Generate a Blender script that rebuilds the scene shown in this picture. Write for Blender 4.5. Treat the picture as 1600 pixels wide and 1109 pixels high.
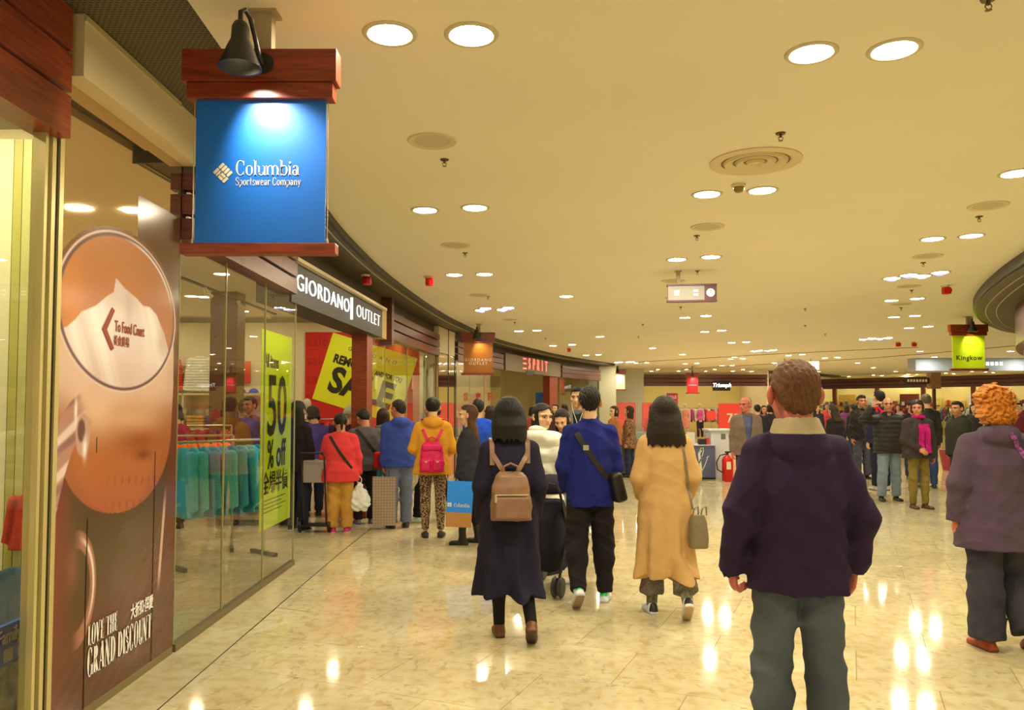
import bpy, bmesh, math, random
import numpy as np
from mathutils import Vector, Matrix
sc = bpy.context.scene
for _o in list(bpy.data.objects):
    bpy.data.objects.remove(_o)
random.seed(7); np.random.seed(7)
COL = sc.collection
# ------------------------------------------------------------------ camera
FPX = 1230.0
cam_d = bpy.data.cameras.new('camera'); cam = bpy.data.objects.new('camera', cam_d); COL.objects.link(cam)
cam_d.sensor_fit = 'HORIZONTAL'; cam_d.sensor_width = 36.0; cam_d.lens = 36.0*FPX/1600.0
cam_d.shift_y = 26.0/1600.0; cam_d.clip_start = 0.05; cam_d.clip_end = 300
cam.location = (0, 0, 1.57); cam.rotation_euler = (math.radians(90)+math.atan(0.0444), 0, 0)
sc.camera = cam
# ------------------------------------------------------------------ light and exposure
w = bpy.data.worlds.new('world'); sc.world = w; w.use_nodes = True
w.node_tree.nodes['Background'].inputs[0].default_value = (1.0, .88, .62, 1)
w.node_tree.nodes['Background'].inputs[1].default_value = 0.9
vs = sc.view_settings
sc.display_settings.display_device = 'sRGB'
vs.view_transform = 'Standard'; vs.look = 'None'; vs.gamma = 1.0; vs.exposure = 0.14; vs.use_curve_mapping = False
sc.cycles.max_bounces = 8; sc.cycles.glossy_bounces = 4; sc.cycles.transmission_bounces = 4
LAMP_COL = (1.0, .86, .60); LAMP_STR = 215.0; SHOP_STR = 120.0
# ------------------------------------------------------------------ helpers
def lin(v):
    v = v/255.0
    return v/12.92 if v <= .04045 else ((v+.055)/1.055)**2.4
def S(r, g, b): return (lin(r), lin(g), lin(b))
ILL = (0.95, .80, .46)
def A(r, g, b):      # albedo that shows about this colour under the hall's warm light
    c = S(r, g, b); return tuple(min(.9, max(.004, c[i]/ILL[i])) for i in range(3))
MATS = {}
def mat(name, col, rough=.55, metal=0.0, spec=.5, noise=0.0, nscale=30.0, bump=0.0, bscale=200.0, emit=None, estr=0.0, coat=0.0, stretch=None, vcol=False, sheen=0.0, ior=None):
    if name in MATS: return MATS[name]
    m = bpy.data.materials.new(name); m.use_nodes = True; nt = m.node_tree; N = nt.nodes; L = nt.links
    p = N['Principled BSDF']
    p.inputs['Base Color'].default_value = (*col, 1); p.inputs['Roughness'].default_value = rough
    p.inputs['Metallic'].default_value = metal; p.inputs['Specular IOR Level'].default_value = spec
    if coat: p.inputs['Coat Weight'].default_value = coat; p.inputs['Coat Roughness'].default_value = .05
    if sheen: p.inputs['Sheen Weight'].default_value = sheen
    if ior: p.inputs['IOR'].default_value = ior
    if emit is not None:
        p.inputs['Emission Color'].default_value = (*emit, 1); p.inputs['Emission Strength'].default_value = estr
    base = None
    if vcol:
        a = N.new('ShaderNodeVertexColor'); a.layer_name = 'Col'; base = a.outputs['Color']
    if noise or bump:
        tc = N.new('ShaderNodeTexCoord'); vec = tc.outputs['Object']
        if stretch:
            mp = N.new('ShaderNodeMapping'); mp.inputs['Scale'].default_value = stretch
            L.new(vec, mp.inputs['Vector']); vec = mp.outputs['Vector']
    if noise:
        t = N.new('ShaderNodeTexNoise'); t.inputs['Scale'].default_value = nscale; t.inputs['Detail'].default_value = 4
        L.new(vec, t.inputs['Vector'])
        mr = N.new('ShaderNodeMapRange'); mr.inputs[1].default_value = .3; mr.inputs[2].default_value = .7
        mr.inputs[3].default_value = 1-noise; mr.inputs[4].default_value = 1+noise
        L.new(t.outputs[0], mr.inputs[0])
        mx = N.new('ShaderNodeMix'); mx.data_type = 'RGBA'; mx.blend_type = 'MULTIPLY'; mx.inputs[0].default_value = 1
        if base is not None: L.new(base, mx.inputs[6])
        else: mx.inputs[6].default_value = (*col, 1)
        L.new(mr.outputs[0], mx.inputs[7]); base = mx.outputs[2]
    if base is not None: L.new(base, p.inputs['Base Color'])
    if bump:
        t2 = N.new('ShaderNodeTexNoise'); t2.inputs['Scale'].default_value = bscale; t2.inputs['Detail'].default_value = 3
        L.new(vec, t2.inputs['Vector'])
        b = N.new('ShaderNodeBump'); b.inputs['Strength'].default_value = bump; b.inputs['Distance'].default_value = .004
        L.new(t2.outputs[0], b.inputs['Height']); L.new(b.outputs[0], p.inputs['Normal'])
    MATS[name] = m; return m
def fabric(name, col, rough=.85, noise=.12, nscale=9.0, bump=.35, bscale=260.0, **k):
    return mat(name, col, rough=rough, noise=noise, nscale=nscale, bump=bump, bscale=bscale, spec=.25, **k)
def glow(name, col, s):
    return mat(name, (.8, .8, .8), emit=col, estr=s)
def glass(name, tint=(.96, .97, .93), refl=1.0, ior=1.5):
    if name in MATS: return MATS[name]
    m = bpy.data.materials.new(name); m.use_nodes = True; nt = m.node_tree; N = nt.nodes; L = nt.links
    N.remove(N['Principled BSDF']); out = N['Material Output']
    tr = N.new('ShaderNodeBsdfTransparent'); tr.inputs[0].default_value = (*tint, 1)
    gl = N.new('ShaderNodeBsdfGlossy'); gl.inputs['Roughness'].default_value = .01; gl.inputs[0].default_value = (refl, refl, refl, 1)
    fr = N.new('ShaderNodeFresnel'); fr.inputs[0].default_value = ior
    mx = N.new('ShaderNodeMixShader'); L.new(fr.outputs[0], mx.inputs[0]); L.new(tr.outputs[0], mx.inputs[1]); L.new(gl.outputs[0], mx.inputs[2])
    L.new(mx.outputs[0], out.inputs[0]); MATS[name] = m; return m

def link(o, parent=None):
    COL.objects.link(o)
    if parent is not None: o.parent = parent
    return o
def tag(o, label=None, cat=None, group=None, kind=None):
    if label: o['label'] = label
    if cat: o['category'] = cat
    if group: o['group'] = group
    if kind: o['kind'] = kind
    return o
def thing(name, label, cat, loc=(0, 0, 0), rz=0.0, group=None):
    o = bpy.data.objects.new(name, None); o.empty_display_size = .1
    link(o); o.location = loc; o.rotation_euler = (0, 0, rz)
    return tag(o, label, cat, group)
def obj_mesh(name, me, m=None, parent=None):
    o = bpy.data.objects.new(name, me)
    if m is not None and not me.materials: me.materials.append(m)
    return link(o, parent)
def pydata(name, v, f, m=None, parent=None, smooth=False, cols=None):
    me = bpy.data.meshes.new(name)
    v = np.asarray(v, dtype=np.float32)
    me.from_pydata(v.tolist() if len(v) < 3000 else v, [], f)
    if smooth: me.shade_smooth()
    if cols is not None:
        a = me.color_attributes.new('Col', 'FLOAT_COLOR', 'POINT')
        c4 = np.ones((len(v), 4), dtype=np.float32); c4[:, :3] = cols
        a.data.foreach_set('color', c4.ravel())
    return obj_mesh(name, me, m, parent)

class MB:
    """collects shapes of ONE piece"""
    def __init__(s): s.v = []; s.f = []
    def add(s, v, f):
        n = len(s.v); s.v += [tuple(p) for p in v]; s.f += [tuple(i+n for i in q) for q in f]; return s
    def box(s, x0, x1, y0, y1, z0, z1):
        return s.add([(x0, y0, z0), (x1, y0, z0), (x1, y1, z0), (x0, y1, z0), (x0, y0, z1), (x1, y0, z1), (x1, y1, z1), (x0, y1, z1)],
                     [(0, 3, 2, 1), (4, 5, 6, 7), (0, 1, 5, 4), (1, 2, 6, 5), (2, 3, 7, 6), (3, 0, 4, 7)])
    def bbox(s, x0, x1, y0, y1, z0, z1, b=.006):        # box with chamfered edges
        bm = bmesh.new(); bmesh.ops.create_cube(bm, size=1)
        for v in bm.verts: v.co = Vector(((x0+x1)/2+v.co.x*(x1-x0), (y0+y1)/2+v.co.y*(y1-y0), (z0+z1)/2+v.co.z*(z1-z0)))
        bmesh.ops.bevel(bm, geom=list(bm.edges), offset=b, segments=2, affect='EDGES', profile=.6)
        bm.verts.index_update(); s.add([v.co[:] for v in bm.verts], [[v.index for v in f.verts] for f in bm.faces]); bm.free(); return s
    def prism(s, poly, z0, z1):
        n = len(poly)
        v = [(x, y, z0) for x, y in poly]+[(x, y, z1) for x, y in poly]
        return s.add(v, [tuple(range(n-1, -1, -1)), tuple(range(n, 2*n))]+[(i, (i+1) % n, n+(i+1) % n, n+i) for i in range(n)])
    def lathe(s, prof, n=24, c=(0, 0, 0), cap=True):
        v = []; f = []; k = len(prof)
        for i in range(n):
            a = 2*math.pi*i/n
            for r, z in prof: v.append((c[0]+r*math.cos(a), c[1]+r*math.sin(a), c[2]+z))
        for i in range(n):
            j = (i+1) % n
            for q in range(k-1): f.append((i*k+q, j*k+q, j*k+q+1, i*k+q+1))
        if cap:
            if prof[0][0] > 1e-5: f.append(tuple(i*k for i in range(n-1, -1, -1)))
            if prof[-1][0] > 1e-5: f.append(tuple(i*k+k-1 for i in range(n)))
        return s.add(v, f)
    def tube(s, path, r, n=8, flat=None, cap=True):
        P = [Vector(p) for p in path]; m = len(P); rs = r if isinstance(r, (list, tuple)) else [r]*m
        v = []; f = []; up = Vector((0, 0, 1)); prev = None
        for i in range(m):
            t = (P[min(i+1, m-1)]-P[max(i-1, 0)]).normalized()
            if prev is None: a = t.cross(up if abs(t.z) < .95 else Vector((1, 0, 0))).normalized()
            else:
                a = prev-t*prev.dot(t); a = a.normalized() if a.length > 1e-6 else t.cross(up).normalized()
            b = t.cross(a).normalized(); prev = a
            for k in range(n):
                g = 2*math.pi*k/n; v.append(tuple(P[i]+a*math.cos(g)*rs[i]+b*math.sin(g)*rs[i]*(flat or 1)))
        for i in range(m-1):
            for k in range(n):
                f.append((i*n+k, i*n+(k+1) % n, (i+1)*n+(k+1) % n, (i+1)*n+k))
        if cap: f += [tuple(range(n-1, -1, -1)), tuple((m-1)*n+k for k in range(n))]
        return s.add(v, f)
    def ribbon(s, path, nrm, wid, th):           # flat strap: path, outward normals, width, thickness
        P = [Vector(p) for p in path]; m = len(P); v = []; f = []
        for i in range(m):
            t = (P[min(i+1, m-1)]-P[max(i-1, 0)]).normalized(); nn = Vector(nrm[i] if isinstance(nrm, list) else nrm)
            nn = (nn-t*nn.dot(t)).normalized(); b = t.cross(nn)
            for sx, sz in ((-.5, 0), (.5, 0), (.5, 1), (-.5, 1)): v.append(tuple(P[i]+b*wid*sx+nn*th*sz))
        for i in range(m-1):
            for k in range(4): f.append((i*4+k, i*4+(k+1) % 4, (i+1)*4+(k+1) % 4, (i+1)*4+k))
        f += [(3, 2, 1, 0), tuple((m-1)*4+k for k in range(4))]
        return s.add(v, f)
    def xf(s, M):
        s.v = [tuple(M @ Vector(p)) for p in s.v]; return s
    def build(s, name, m=None, parent=None, smooth=False):
        o = pydata(name, s.v, s.f, m, parent)
        if smooth:
            o.data.shade_smooth()
            try: o.data.set_sharp_from_angle(angle=math.radians(38))
            except Exception: pass
        return o
def copy_tree(o, parent=None):
    c = o.copy(); COL.objects.link(c); c.parent = parent
    for ch in list(o.children): copy_tree(ch, c)
    return c
def text_obj(name, txt, size, m, parent=None, M=None, depth=.004, sx=1.0, align='CENTER', bold=0.0, space=1.0, shear=0.0):
    """flat lettering lying in local XZ, facing -Y; converted to a mesh"""
    cu = bpy.data.curves.new(name, 'FONT'); cu.body = txt; cu.size = size; cu.extrude = depth/2; cu.align_x = align; cu.align_y = 'CENTER'
    cu.offset = bold; cu.space_character = space; cu.resolution_u = 3; cu.shear = shear
    t = bpy.data.objects.new(name, cu); COL.objects.link(t)
    dg = bpy.context.evaluated_depsgraph_get(); me = bpy.data.meshes.new_from_object(t.evaluated_get(dg))
    bpy.data.objects.remove(t)
    R = Matrix.Diagonal((sx, 1, 1, 1)); R = Matrix.Rotation(math.pi/2, 4, 'X') @ R
    me.transform((M @ R) if M is not None else R); me.name = name
    me.materials.clear()
    return obj_mesh(name, me, m, parent)
def frame(px, py, pz, ang):      # local X along 'ang' (radians in plan), faces -Y local
    return Matrix.Translation((px, py, pz)) @ Matrix.Rotation(ang, 4, 'Z')

# the shop-front curve: EDGE is the rim of the ceiling, everything else is offset from it
_pts = [(-1.40, -9), (-1.40, -4), (-1.41, 0), (-1.46, 3.47), (-1.71, 7.17), (-1.75, 8.69), (-1.72, 10.6), (-1.56, 13.1), (-1.34, 15.46), (-1.10, 17.25), (-.44, 20.97), (.47, 24.14), (1.95, 28.4), (4.4, 33.6), (7.2, 38.2)]
def _cr(p, n=24):
    p = [np.array(q, float) for q in p]; out = []
    for i in range(len(p)-1):
        a, b, c, d = p[max(i-1, 0)], p[i], p[i+1], p[min(i+2, len(p)-1)]
        for k in range(n):
            t = k/n; out.append(.5*((2*b)+(-a+c)*t+(2*a-5*b+4*c-d)*t*t+(-a+3*b-3*c+d)*t**3))
    out.append(p[-1]); return np.array(out)
EDGE = _cr(_pts)
for _ in range(30): EDGE[1:-1] = (EDGE[:-2]+2*EDGE[1:-1]+EDGE[2:])/4
_tan = np.gradient(EDGE, axis=0); _tan /= np.linalg.norm(_tan, axis=1)[:, None]
_nrm = np.stack([-_tan[:, 1], _tan[:, 0]], 1)      # towards the shops (left)
def fpt(y, off=0.0):
    """point of the front at edge-parameter y, pushed off metres into the shops"""
    i = np.interp(y, EDGE[:, 1], np.arange(len(EDGE)))
    k = np.arange(len(EDGE))
    e = np.array([np.interp(i, k, EDGE[:, 0]), np.interp(i, k, EDGE[:, 1])]); n = np.array([np.interp(i, k, _nrm[:, 0]), np.interp(i, k, _nrm[:, 1])])
    n /= np.linalg.norm(n); return e+n*off
def fang(y):
    a = fpt(y-.05); b = fpt(y+.05); return math.atan2(b[1]-a[1], b[0]-a[0])
def strip(mb, y0, y1, o0, o1, z0, z1, step=.5):
    n = max(1, int(math.ceil((y1-y0)/step)))
    ys = [y0+(y1-y0)*i/n for i in range(n+1)]; v = []; f = []
    for y in ys:
        a = fpt(y, o0); b = fpt(y, o1)
        v += [(a[0], a[1], z0), (b[0], b[1], z0), (b[0], b[1], z1), (a[0], a[1], z1)]
    for i in range(n):
        for k in range(4): f.append((i*4+(k+1) % 4, i*4+k, (i+1)*4+k, (i+1)*4+(k+1) % 4))
    f += [(0, 1, 2, 3), (n*4+3, n*4+2, n*4+1, n*4)]
    return mb.add(v, f)
# ------------------------------------------------------------------ sculpting with distance fields (people, clothes, bags)
def V3(*a): return np.array(a, float)
def unit(v): v = np.asarray(v, float); return v/np.linalg.norm(v)
class Field:
    def __init__(s, k=.03): s.p = []; s.post = []; s.k = k
    def _add(s, fn, lo, hi): s.p.append((fn, np.array(lo, float), np.array(hi, float))); return s
    def cone(s, a, b, ra, rb, cut=False, k=None):
        a = np.asarray(a, float); b = np.asarray(b, float); ba = b-a; L2 = max(float(ba @ ba), 1e-9); un = ba/math.sqrt(L2); r = max(ra, rb)
        def fn(P):
            q = P-a; t = np.clip((q @ ba)/L2, 0, 1)
            d = np.linalg.norm(q-t[:, None]*ba, axis=1)-(ra+(rb-ra)*t)
            if cut: d = np.maximum(d, (P-b) @ un)
            return d
        return s._add(fn, np.minimum(a, b)-r, np.maximum(a, b)+r)
    def ell(s, c, r, R=None):
        c = np.asarray(c, float); r = np.asarray(r, float); m = float(r.min()); e = r if R is None else np.full(3, r.max())
        def fn(P):
            q = P-c
            if R is not None: q = q @ R
            return (np.linalg.norm(q/r, axis=1)-1)*m
        return s._add(fn, c-e, c+e)
    def loft(s, secs, ex=2.3, rnd=.0):
        secs = sorted(secs); Z, CX, CY, RX, RY = [np.array([q[i] for q in secs]) for i in range(5)]
        def fn(P):
            z = P[:, 2]; rx = np.interp(z, Z, RX); ry = np.interp(z, Z, RY)
            x = np.abs(P[:, 0]-np.interp(z, Z, CX))/rx; y = np.abs(P[:, 1]-np.interp(z, Z, CY))/ry
            d = ((x**ex+y**ex)**(1/ex)-1)*np.minimum(rx, ry)
            return np.maximum(d, np.maximum(Z[0]-z, z-Z[-1]))
        return s._add(fn, (min(CX-RX), min(CY-RY), Z[0]), (max(CX+RX), max(CY+RY), Z[-1]))
    def box(s, c, r, R=None, rnd=.01):
        c = np.asarray(c, float); r = np.asarray(r, float); e = r if R is None else np.full(3, np.linalg.norm(r))
        def fn(P):
            q = P-c
            if R is not None: q = q @ R
            q = np.abs(q)-(r-rnd)
            return np.linalg.norm(np.maximum(q, 0), axis=1)+np.minimum(q.max(axis=1), 0)-rnd
        return s._add(fn, c-e, c+e)
    def sub(s, fn, k=.01): s.post.append(('sub', fn, k)); return s
    def disp(s, fn): s.post.append(('disp', fn, 0)); return s
    def bounds(s, pad=.03):
        return np.min([q[1] for q in s.p], 0)-pad, np.max([q[2] for q in s.p], 0)+pad
    def ev(s, P, groups=None):
        d = np.full(len(P), .6); k = s.k
        for fn, lo, hi in s.p:
            m = np.all((P > lo-2*k-.05) & (P < hi+2*k+.05), axis=1)
            if m.any(): d[m] = s._smin(d[m], fn(P[m]), k)
        return s._post(P, d)
    @staticmethod
    def _smin(a, b, k):
        h = np.clip(.5+.5*(b-a)/k, 0, 1); return b+(a-b)*h-k*h*(1-h)
    def _post(s, P, d):
        for t, fn, k in s.post:
            if t == 'disp': d = d+fn(P)
            else:
                e = -fn(P); h = np.clip(.5-.5*(e-d)/k, 0, 1); d = e+(d-e)*h+k*h*(1-h)
        return d
    def mesh(s, vox):
        lo, hi = s.bounds(); B = 10
        nb = np.ceil((hi-lo)/(vox*B)).astype(int)+0; n = nb*B+1
        bi = np.stack(np.meshgrid(*[np.arange(q) for q in nb], indexing='ij'), -1).reshape(-1, 3)
        bc = lo+(bi+.5)*B*vox; half = B*vox*.87
        # distance at block centres (all shapes)
        d0 = np.full(len(bc), 9.)
        for fn, l, h in s.p: d0 = np.minimum(d0, fn(bc))
        keep = np.abs(d0) < half+s.k+.035
        V = np.where(d0 < 0, -1., 1.).reshape(nb)
        V = np.repeat(np.repeat(np.repeat(V, B, 0), B, 1), B, 2)
        V = np.pad(V, ((0, 1),)*3, mode='edge').astype(np.float32)
        g = np.stack(np.meshgrid(*[np.arange(B+1)]*3, indexing='ij'), -1).reshape(-1, 3)
        kb = bi[keep]; idx = (kb[:, None, :]*B+g[None]); P = lo+idx*vox; D = np.full(P.shape[:2], .6)
        blo = lo+kb*B*vox; bhi = blo+B*vox; mg = 2*s.k+.02
        for fn, l, h in s.p:
            m = np.all((bhi > l-mg) & (blo < h+mg), axis=1)
            if m.any(): D[m] = s._smin(D[m], fn(P[m].reshape(-1, 3)).reshape(-1, P.shape[1]), s.k)
        D = s._post(P.reshape(-1, 3), D.ravel())
        I = idx.reshape(-1, 3); V[I[:, 0], I[:, 1], I[:, 2]] = D
        return nets(V, lo, vox)
def nets(V, lo, vox):
    ins = V < 0; nx, ny, nz = V.shape
    cnt = np.zeros((nx-1, ny-1, nz-1), np.int8)
    for a in (0, 1):
        for b in (0, 1):
            for c in (0, 1): cnt += ins[a:nx-1+a, b:ny-1+b, c:nz-1+c]
    act = (cnt > 0) & (cnt < 8); ijk = np.argwhere(act); idm = np.full(act.shape, -1, np.int32); idm[act] = np.arange(len(ijk))
    cor = {(a, b, c): V[ijk[:, 0]+a, ijk[:, 1]+b, ijk[:, 2]+c] for a in (0, 1) for b in (0, 1) for c in (0, 1)}
    acc = np.zeros((len(ijk), 3)); num = np.zeros(len(ijk))
    for ax in range(3):
        for u in (0, 1):
            for v in (0, 1):
                p0 = [u, v]; p0.insert(ax, 0); p1 = list(p0); p1[ax] = 1
                f0 = cor[tuple(p0)]; f1 = cor[tuple(p1)]; m = (f0 < 0) != (f1 < 0)
                t = np.where(m, f0/np.where(m, f0-f1, 1), 0); q = np.tile(np.array(p0, float), (len(ijk), 1)); q[:, ax] += t
                acc += q*m[:, None]; num += m
    vert = lo+(ijk+acc/num[:, None])*vox
    faces = []
    for ax in range(3):
        o1, o2 = [(1, 2), (2, 0), (0, 1)][ax]
        sl0 = [slice(1, -1)]*3; sl1 = [slice(1, -1)]*3; sl0[ax] = slice(0, -1); sl1[ax] = slice(1, None)
        a = ins[tuple(sl0)]; b = ins[tuple(sl1)]; ch = a != b; e = np.argwhere(ch)
        if not len(e): continue
        off = np.ones(3, int); off[ax] = 0; e = e+off
        def cid(d1, d2):
            q = e.copy(); q[:, o1] -= d1; q[:, o2] -= d2; return idm[q[:, 0], q[:, 1], q[:, 2]]
        qd = np.stack([cid(1, 1), cid(0, 1), cid(0, 0), cid(1, 0)], 1)
        fl = ~a[ch]; qd[fl] = qd[fl][:, ::-1]
        faces.append(qd[(qd >= 0).all(1)])
    return vert, (np.concatenate(faces) if faces else np.zeros((0, 4), int))
def mesh_np(name, v, q, cols=None, smooth=True):
    me = bpy.data.meshes.new(name); nv = len(v); nf = len(q)
    me.vertices.add(nv); me.vertices.foreach_set('co', np.ascontiguousarray(v, np.float32).ravel())
    me.loops.add(nf*4); me.loops.foreach_set('vertex_index', np.ascontiguousarray(q, np.int32).ravel())
    me.polygons.add(nf); me.polygons.foreach_set('loop_start', np.arange(nf, dtype=np.int32)*4)
    me.update(calc_edges=True)
    if smooth: me.shade_smooth()
    if cols is not None:
        a = me.color_attributes.new('Col', 'FLOAT_COLOR', 'POINT'); c4 = np.ones((nv, 4), np.float32); c4[:, :3] = cols
        a.data.foreach_set('color', c4.ravel())
    return me
def field_obj(name, F, vox, m, parent=None, colfn=None):
    v, q = F.mesh(vox); return obj_mesh(name, mesh_np(name, v, q, colfn(v) if colfn else None), m, parent)
def rotm(yaw=0, pitch=0, roll=0):    # columns are local axes; yaw + turns left, pitch + looks up
    y, p, r = map(math.radians, (yaw, pitch, roll))
    Rz = np.array([[math.cos(y), -math.sin(y), 0], [math.sin(y), math.cos(y), 0], [0, 0, 1]])
    Rx = np.array([[1, 0, 0], [0, math.cos(p), -math.sin(p)], [0, math.sin(p), math.cos(p)]])
    Ry = np.array([[math.cos(r), 0, math.sin(r)], [0, 1, 0], [-math.sin(r), 0, math.cos(r)]])
    return Rz @ Rx @ Ry
def folds(amp, ph=0.0, f=1.0):
    def fn(P):
        x, y, z = P[:, 0]*f, P[:, 1]*f, P[:, 2]*f
        a = np.sin(15*z+13*x+2.2*np.sin(9*y+7*z+ph)+ph); b = np.sin(27*x-12*z+2.5*np.sin(8*z+ph)+2*ph); c = np.sin(34*z-9*y+2*np.sin(15*x+ph))
        return amp*(1.3*np.abs(a)**.7+.9*np.abs(b)**.7+.5*c-1.3)
    return fn
def vfolds(amp, n=9, ph=0.0, z0=0., z1=1.):      # hanging folds growing towards the hem
    def fn(P):
        a = np.arctan2(P[:, 1], P[:, 0]); g = np.clip((z1-P[:, 2])/(z1-z0), 0, 1)
        return amp*g*(np.sin(n*a+ph+2*P[:, 2])+.5*np.sin((n*2-3)*a-3*P[:, 2]+ph))
    return fn
def quilt(amp, per, ph=0.0):
    def fn(P): return amp*(1-2*np.abs(np.sin(math.pi*(P[:, 2]/per+ph)))**.6)
    return fn

SKIN = {'asian': A(214, 160, 98), 'pale': A(205, 120, 85), 'ruddy': A(196, 105, 70), 'tan': A(190, 120, 70)}
def skin_mat(): return mat('skin', (.6, .4, .25), rough=.5, vcol=True, noise=.05, nscale=40, bump=.1, bscale=300)
def joints(h, sex, pose):
    s = h/1.75; J = {'s': s, 'hs': pose.get('hs', 1)}; wide = (.158 if sex == 'm' else .138)*s*pose.get('broad', 1.0); lean = pose.get('lean', 0.0)
    hz = .915*s
    for side, sg in (('L', -1), ('R', 1)):
        th, sh = pose.get('leg'+side, ((.03, .02, -1), (.0, -.02, -1)))
        fv = lambda v: unit((v[0]*sg, v[1], v[2]))
        hip = V3(sg*.088*s, 0, hz); kn = hip+fv(th)*.435*s; an = kn+fv(sh)*.405*s
        J['hip'+side], J['knee'+side], J['ank'+side] = hip, kn, an
        fp = pose.get('foot'+side, (8, 0)); J['foot'+side] = rotm(-sg*fp[0], fp[1])
    sole = lambda q: min((J['ank'+q]+J['foot'+q] @ V3(0, yy, -.075)*s)[2] for yy in (.15, -.06))
    flat = [q for q in 'LR' if pose.get('foot'+q, (8, 0))[1] == 0] or ['L', 'R']
    low = min(sole(q) for q in flat)
    for q in 'LR':              # a lifted foot must clear the floor: bend its knee until it does
        if q in flat: continue
        v = (J['ank'+q]-J['knee'+q]); L_ = np.linalg.norm(v); k_ = 0
        while sole(q) < low+.004 and k_ < 60:
            v = unit(v)+V3(0, -.03, 0); J['ank'+q] = J['knee'+q]+unit(v)*L_; k_ += 1
    for k in list(J):
        if k[:3] in ('hip', 'kne', 'ank'): J[k][2] -= low
    hz -= low; J['hz'] = hz
    def up(x, y, z): return V3(x*s, y*s+lean*(z*s), hz+z*s)
    J['waist'] = up(0, 0, .14); J['chest'] = up(0, 0, .36); J['neck'] = up(0, -.01, .57)
    hd = pose.get('head', (0, 0)); J['headR'] = rotm(hd[0], hd[1], hd[2] if len(hd) > 2 else 0)
    J['headC'] = J['neck']+V3(0, .012, .03)*s+(J['headR'] @ V3(0, .012, .118))*s
    for side, sg in (('L', -1), ('R', 1)):
        ua, fa = pose.get('arm'+side, ((.16, -.05, -1), (.06, .12, -1)))
        fv = lambda v: unit((v[0]*sg, v[1], v[2]))
        shd = V3(sg*wide, lean*.5*s-.005, hz+.482*s); el = shd+fv(ua)*.295*s; wr = el+fv(fa)*.25*s
        J['sho'+side], J['elb'+side], J['wri'+side] = shd, el, wr; J['fd'+side] = fv(fa)
    J['wide'] = wide
    return J
def head_field(J, fat=1.0, nose=1.0):
    R = J['headR']; C = J['headC']; s = J['s']**.5*1.07*J.get('hs', 1)
    f = Field(.016*s); T = lambda x, y, z: C+R @ (V3(x, y, z)*s)
    f.ell(T(0, -.012, .03), V3(.076, .096, .088)*s, R); f.ell(T(0, .024, -.032), V3(.060*fat, .066, .082)*s, R)
    f.ell(T(0, .05, -.088), V3(.034*fat, .032, .026)*s, R)
    for q in (-1, 1):
        f.ell(T(q*.043, .055, -.022), V3(.024, .026, .022)*s, R); f.ell(T(q*.032, .074, .030), V3(.03, .016, .008)*s, R)
    nz = Field(.01); 
    f.cone(T(0, .088, .014), T(0, .106*nose, -.022), .006*s, .011*s); f.ell(T(0, .098, -.026), V3(.017, .012, .009)*s, R)
    f.ell(T(0, .086, -.05), V3(.023, .010, .006)*s, R); f.ell(T(0, .084, -.061), V3(.019, .010, .007)*s, R)
    f.cone(T(0, -.03, -.07), J['neck']+V3(0, -.005, -.02), .052*s*(.5+.5*fat), .060*s*(.5+.5*fat))
    for q in (-1, 1):
        e = T(q*.031, .106, .008); f.sub((lambda e: lambda P: np.linalg.norm(P-e, axis=1)-.021*s)(e), .012)
    return f, T
def build_head(J, skin, brow=(.02, .014, .01), vox=.006, fat=1.0, beard=None, lip=None, fem=False):
    f, T = head_field(J, fat*(.93 if fem else 1), .96 if fem else 1.0); v, q = f.mesh(vox); R = J['headR']; s = J['s']**.5*1.07*J.get('hs', 1)
    g = Field(.004)
    for sg in (-1, 1):
        g.ell(T(sg*.084, -.010, .0), V3(.011, .023, .035)*s, R @ rotm(sg*38, 0))
        g.ell(T(sg*.031, .080, .006), V3(.013, .0125, .0078)*s, R)
    g.sub(lambda P: np.minimum(np.linalg.norm(P-T(.098, .004, .004), axis=1), np.linalg.norm(P-T(-.098, .004, .004), axis=1))-.017*s, .006)
    v2, q2 = g.mesh(vox*.75)
    q2 = q2+len(v); v = np.concatenate([v, v2]); q = np.concatenate([q, q2])
    loc = ((v-J['headC']) @ R)/s; c = np.tile(np.array(skin), (len(v), 1)); x, y, z = np.abs(loc[:, 0]), loc[:, 1], loc[:, 2]
    def put(mask, col, a=1.0): c[mask] = c[mask]*(1-a)+np.array(col)*a
    put((x < .024) & (z < -.043) & (z > -.068) & (y > .076), lip or ((skin[0]*.8, skin[1]*.28, skin[2]*.3) if fem else (skin[0]*.74, skin[1]*.5, skin[2]*.45)), .75)
    put((y > .07) & (np.abs(z-(.03-.0016*(x/.01-3)**2)) < (.0036 if fem else .0055)) & (x > .013) & (x < .050), brow, .6 if fem else .85)
    n1 = len(v)-len(v2); eye = np.zeros(len(v), bool); eye[n1:] = y[n1:] > .06
    put(eye, (.42, .36, .28)); put(eye & ((x-.031)**2+(z-.006)**2 < .0088**2) & (y > .078), (.015, .01, .008))
    put((y > .066) & (np.abs(z-.0165) < .0035) & (np.abs(x-.031) < .019), brow, .8)
    put((x > .03) & (x < .058) & (z < -.005) & (z > -.04) & (y > .03), (skin[0], skin[1]*.82, skin[2]*.75), .4)
    put(x > .079, (skin[0], skin[1]*.75, skin[2]*.65), .5)
    if beard: put((z < -.03) & (y > .01), beard, .35)
    return v, q, c
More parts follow.
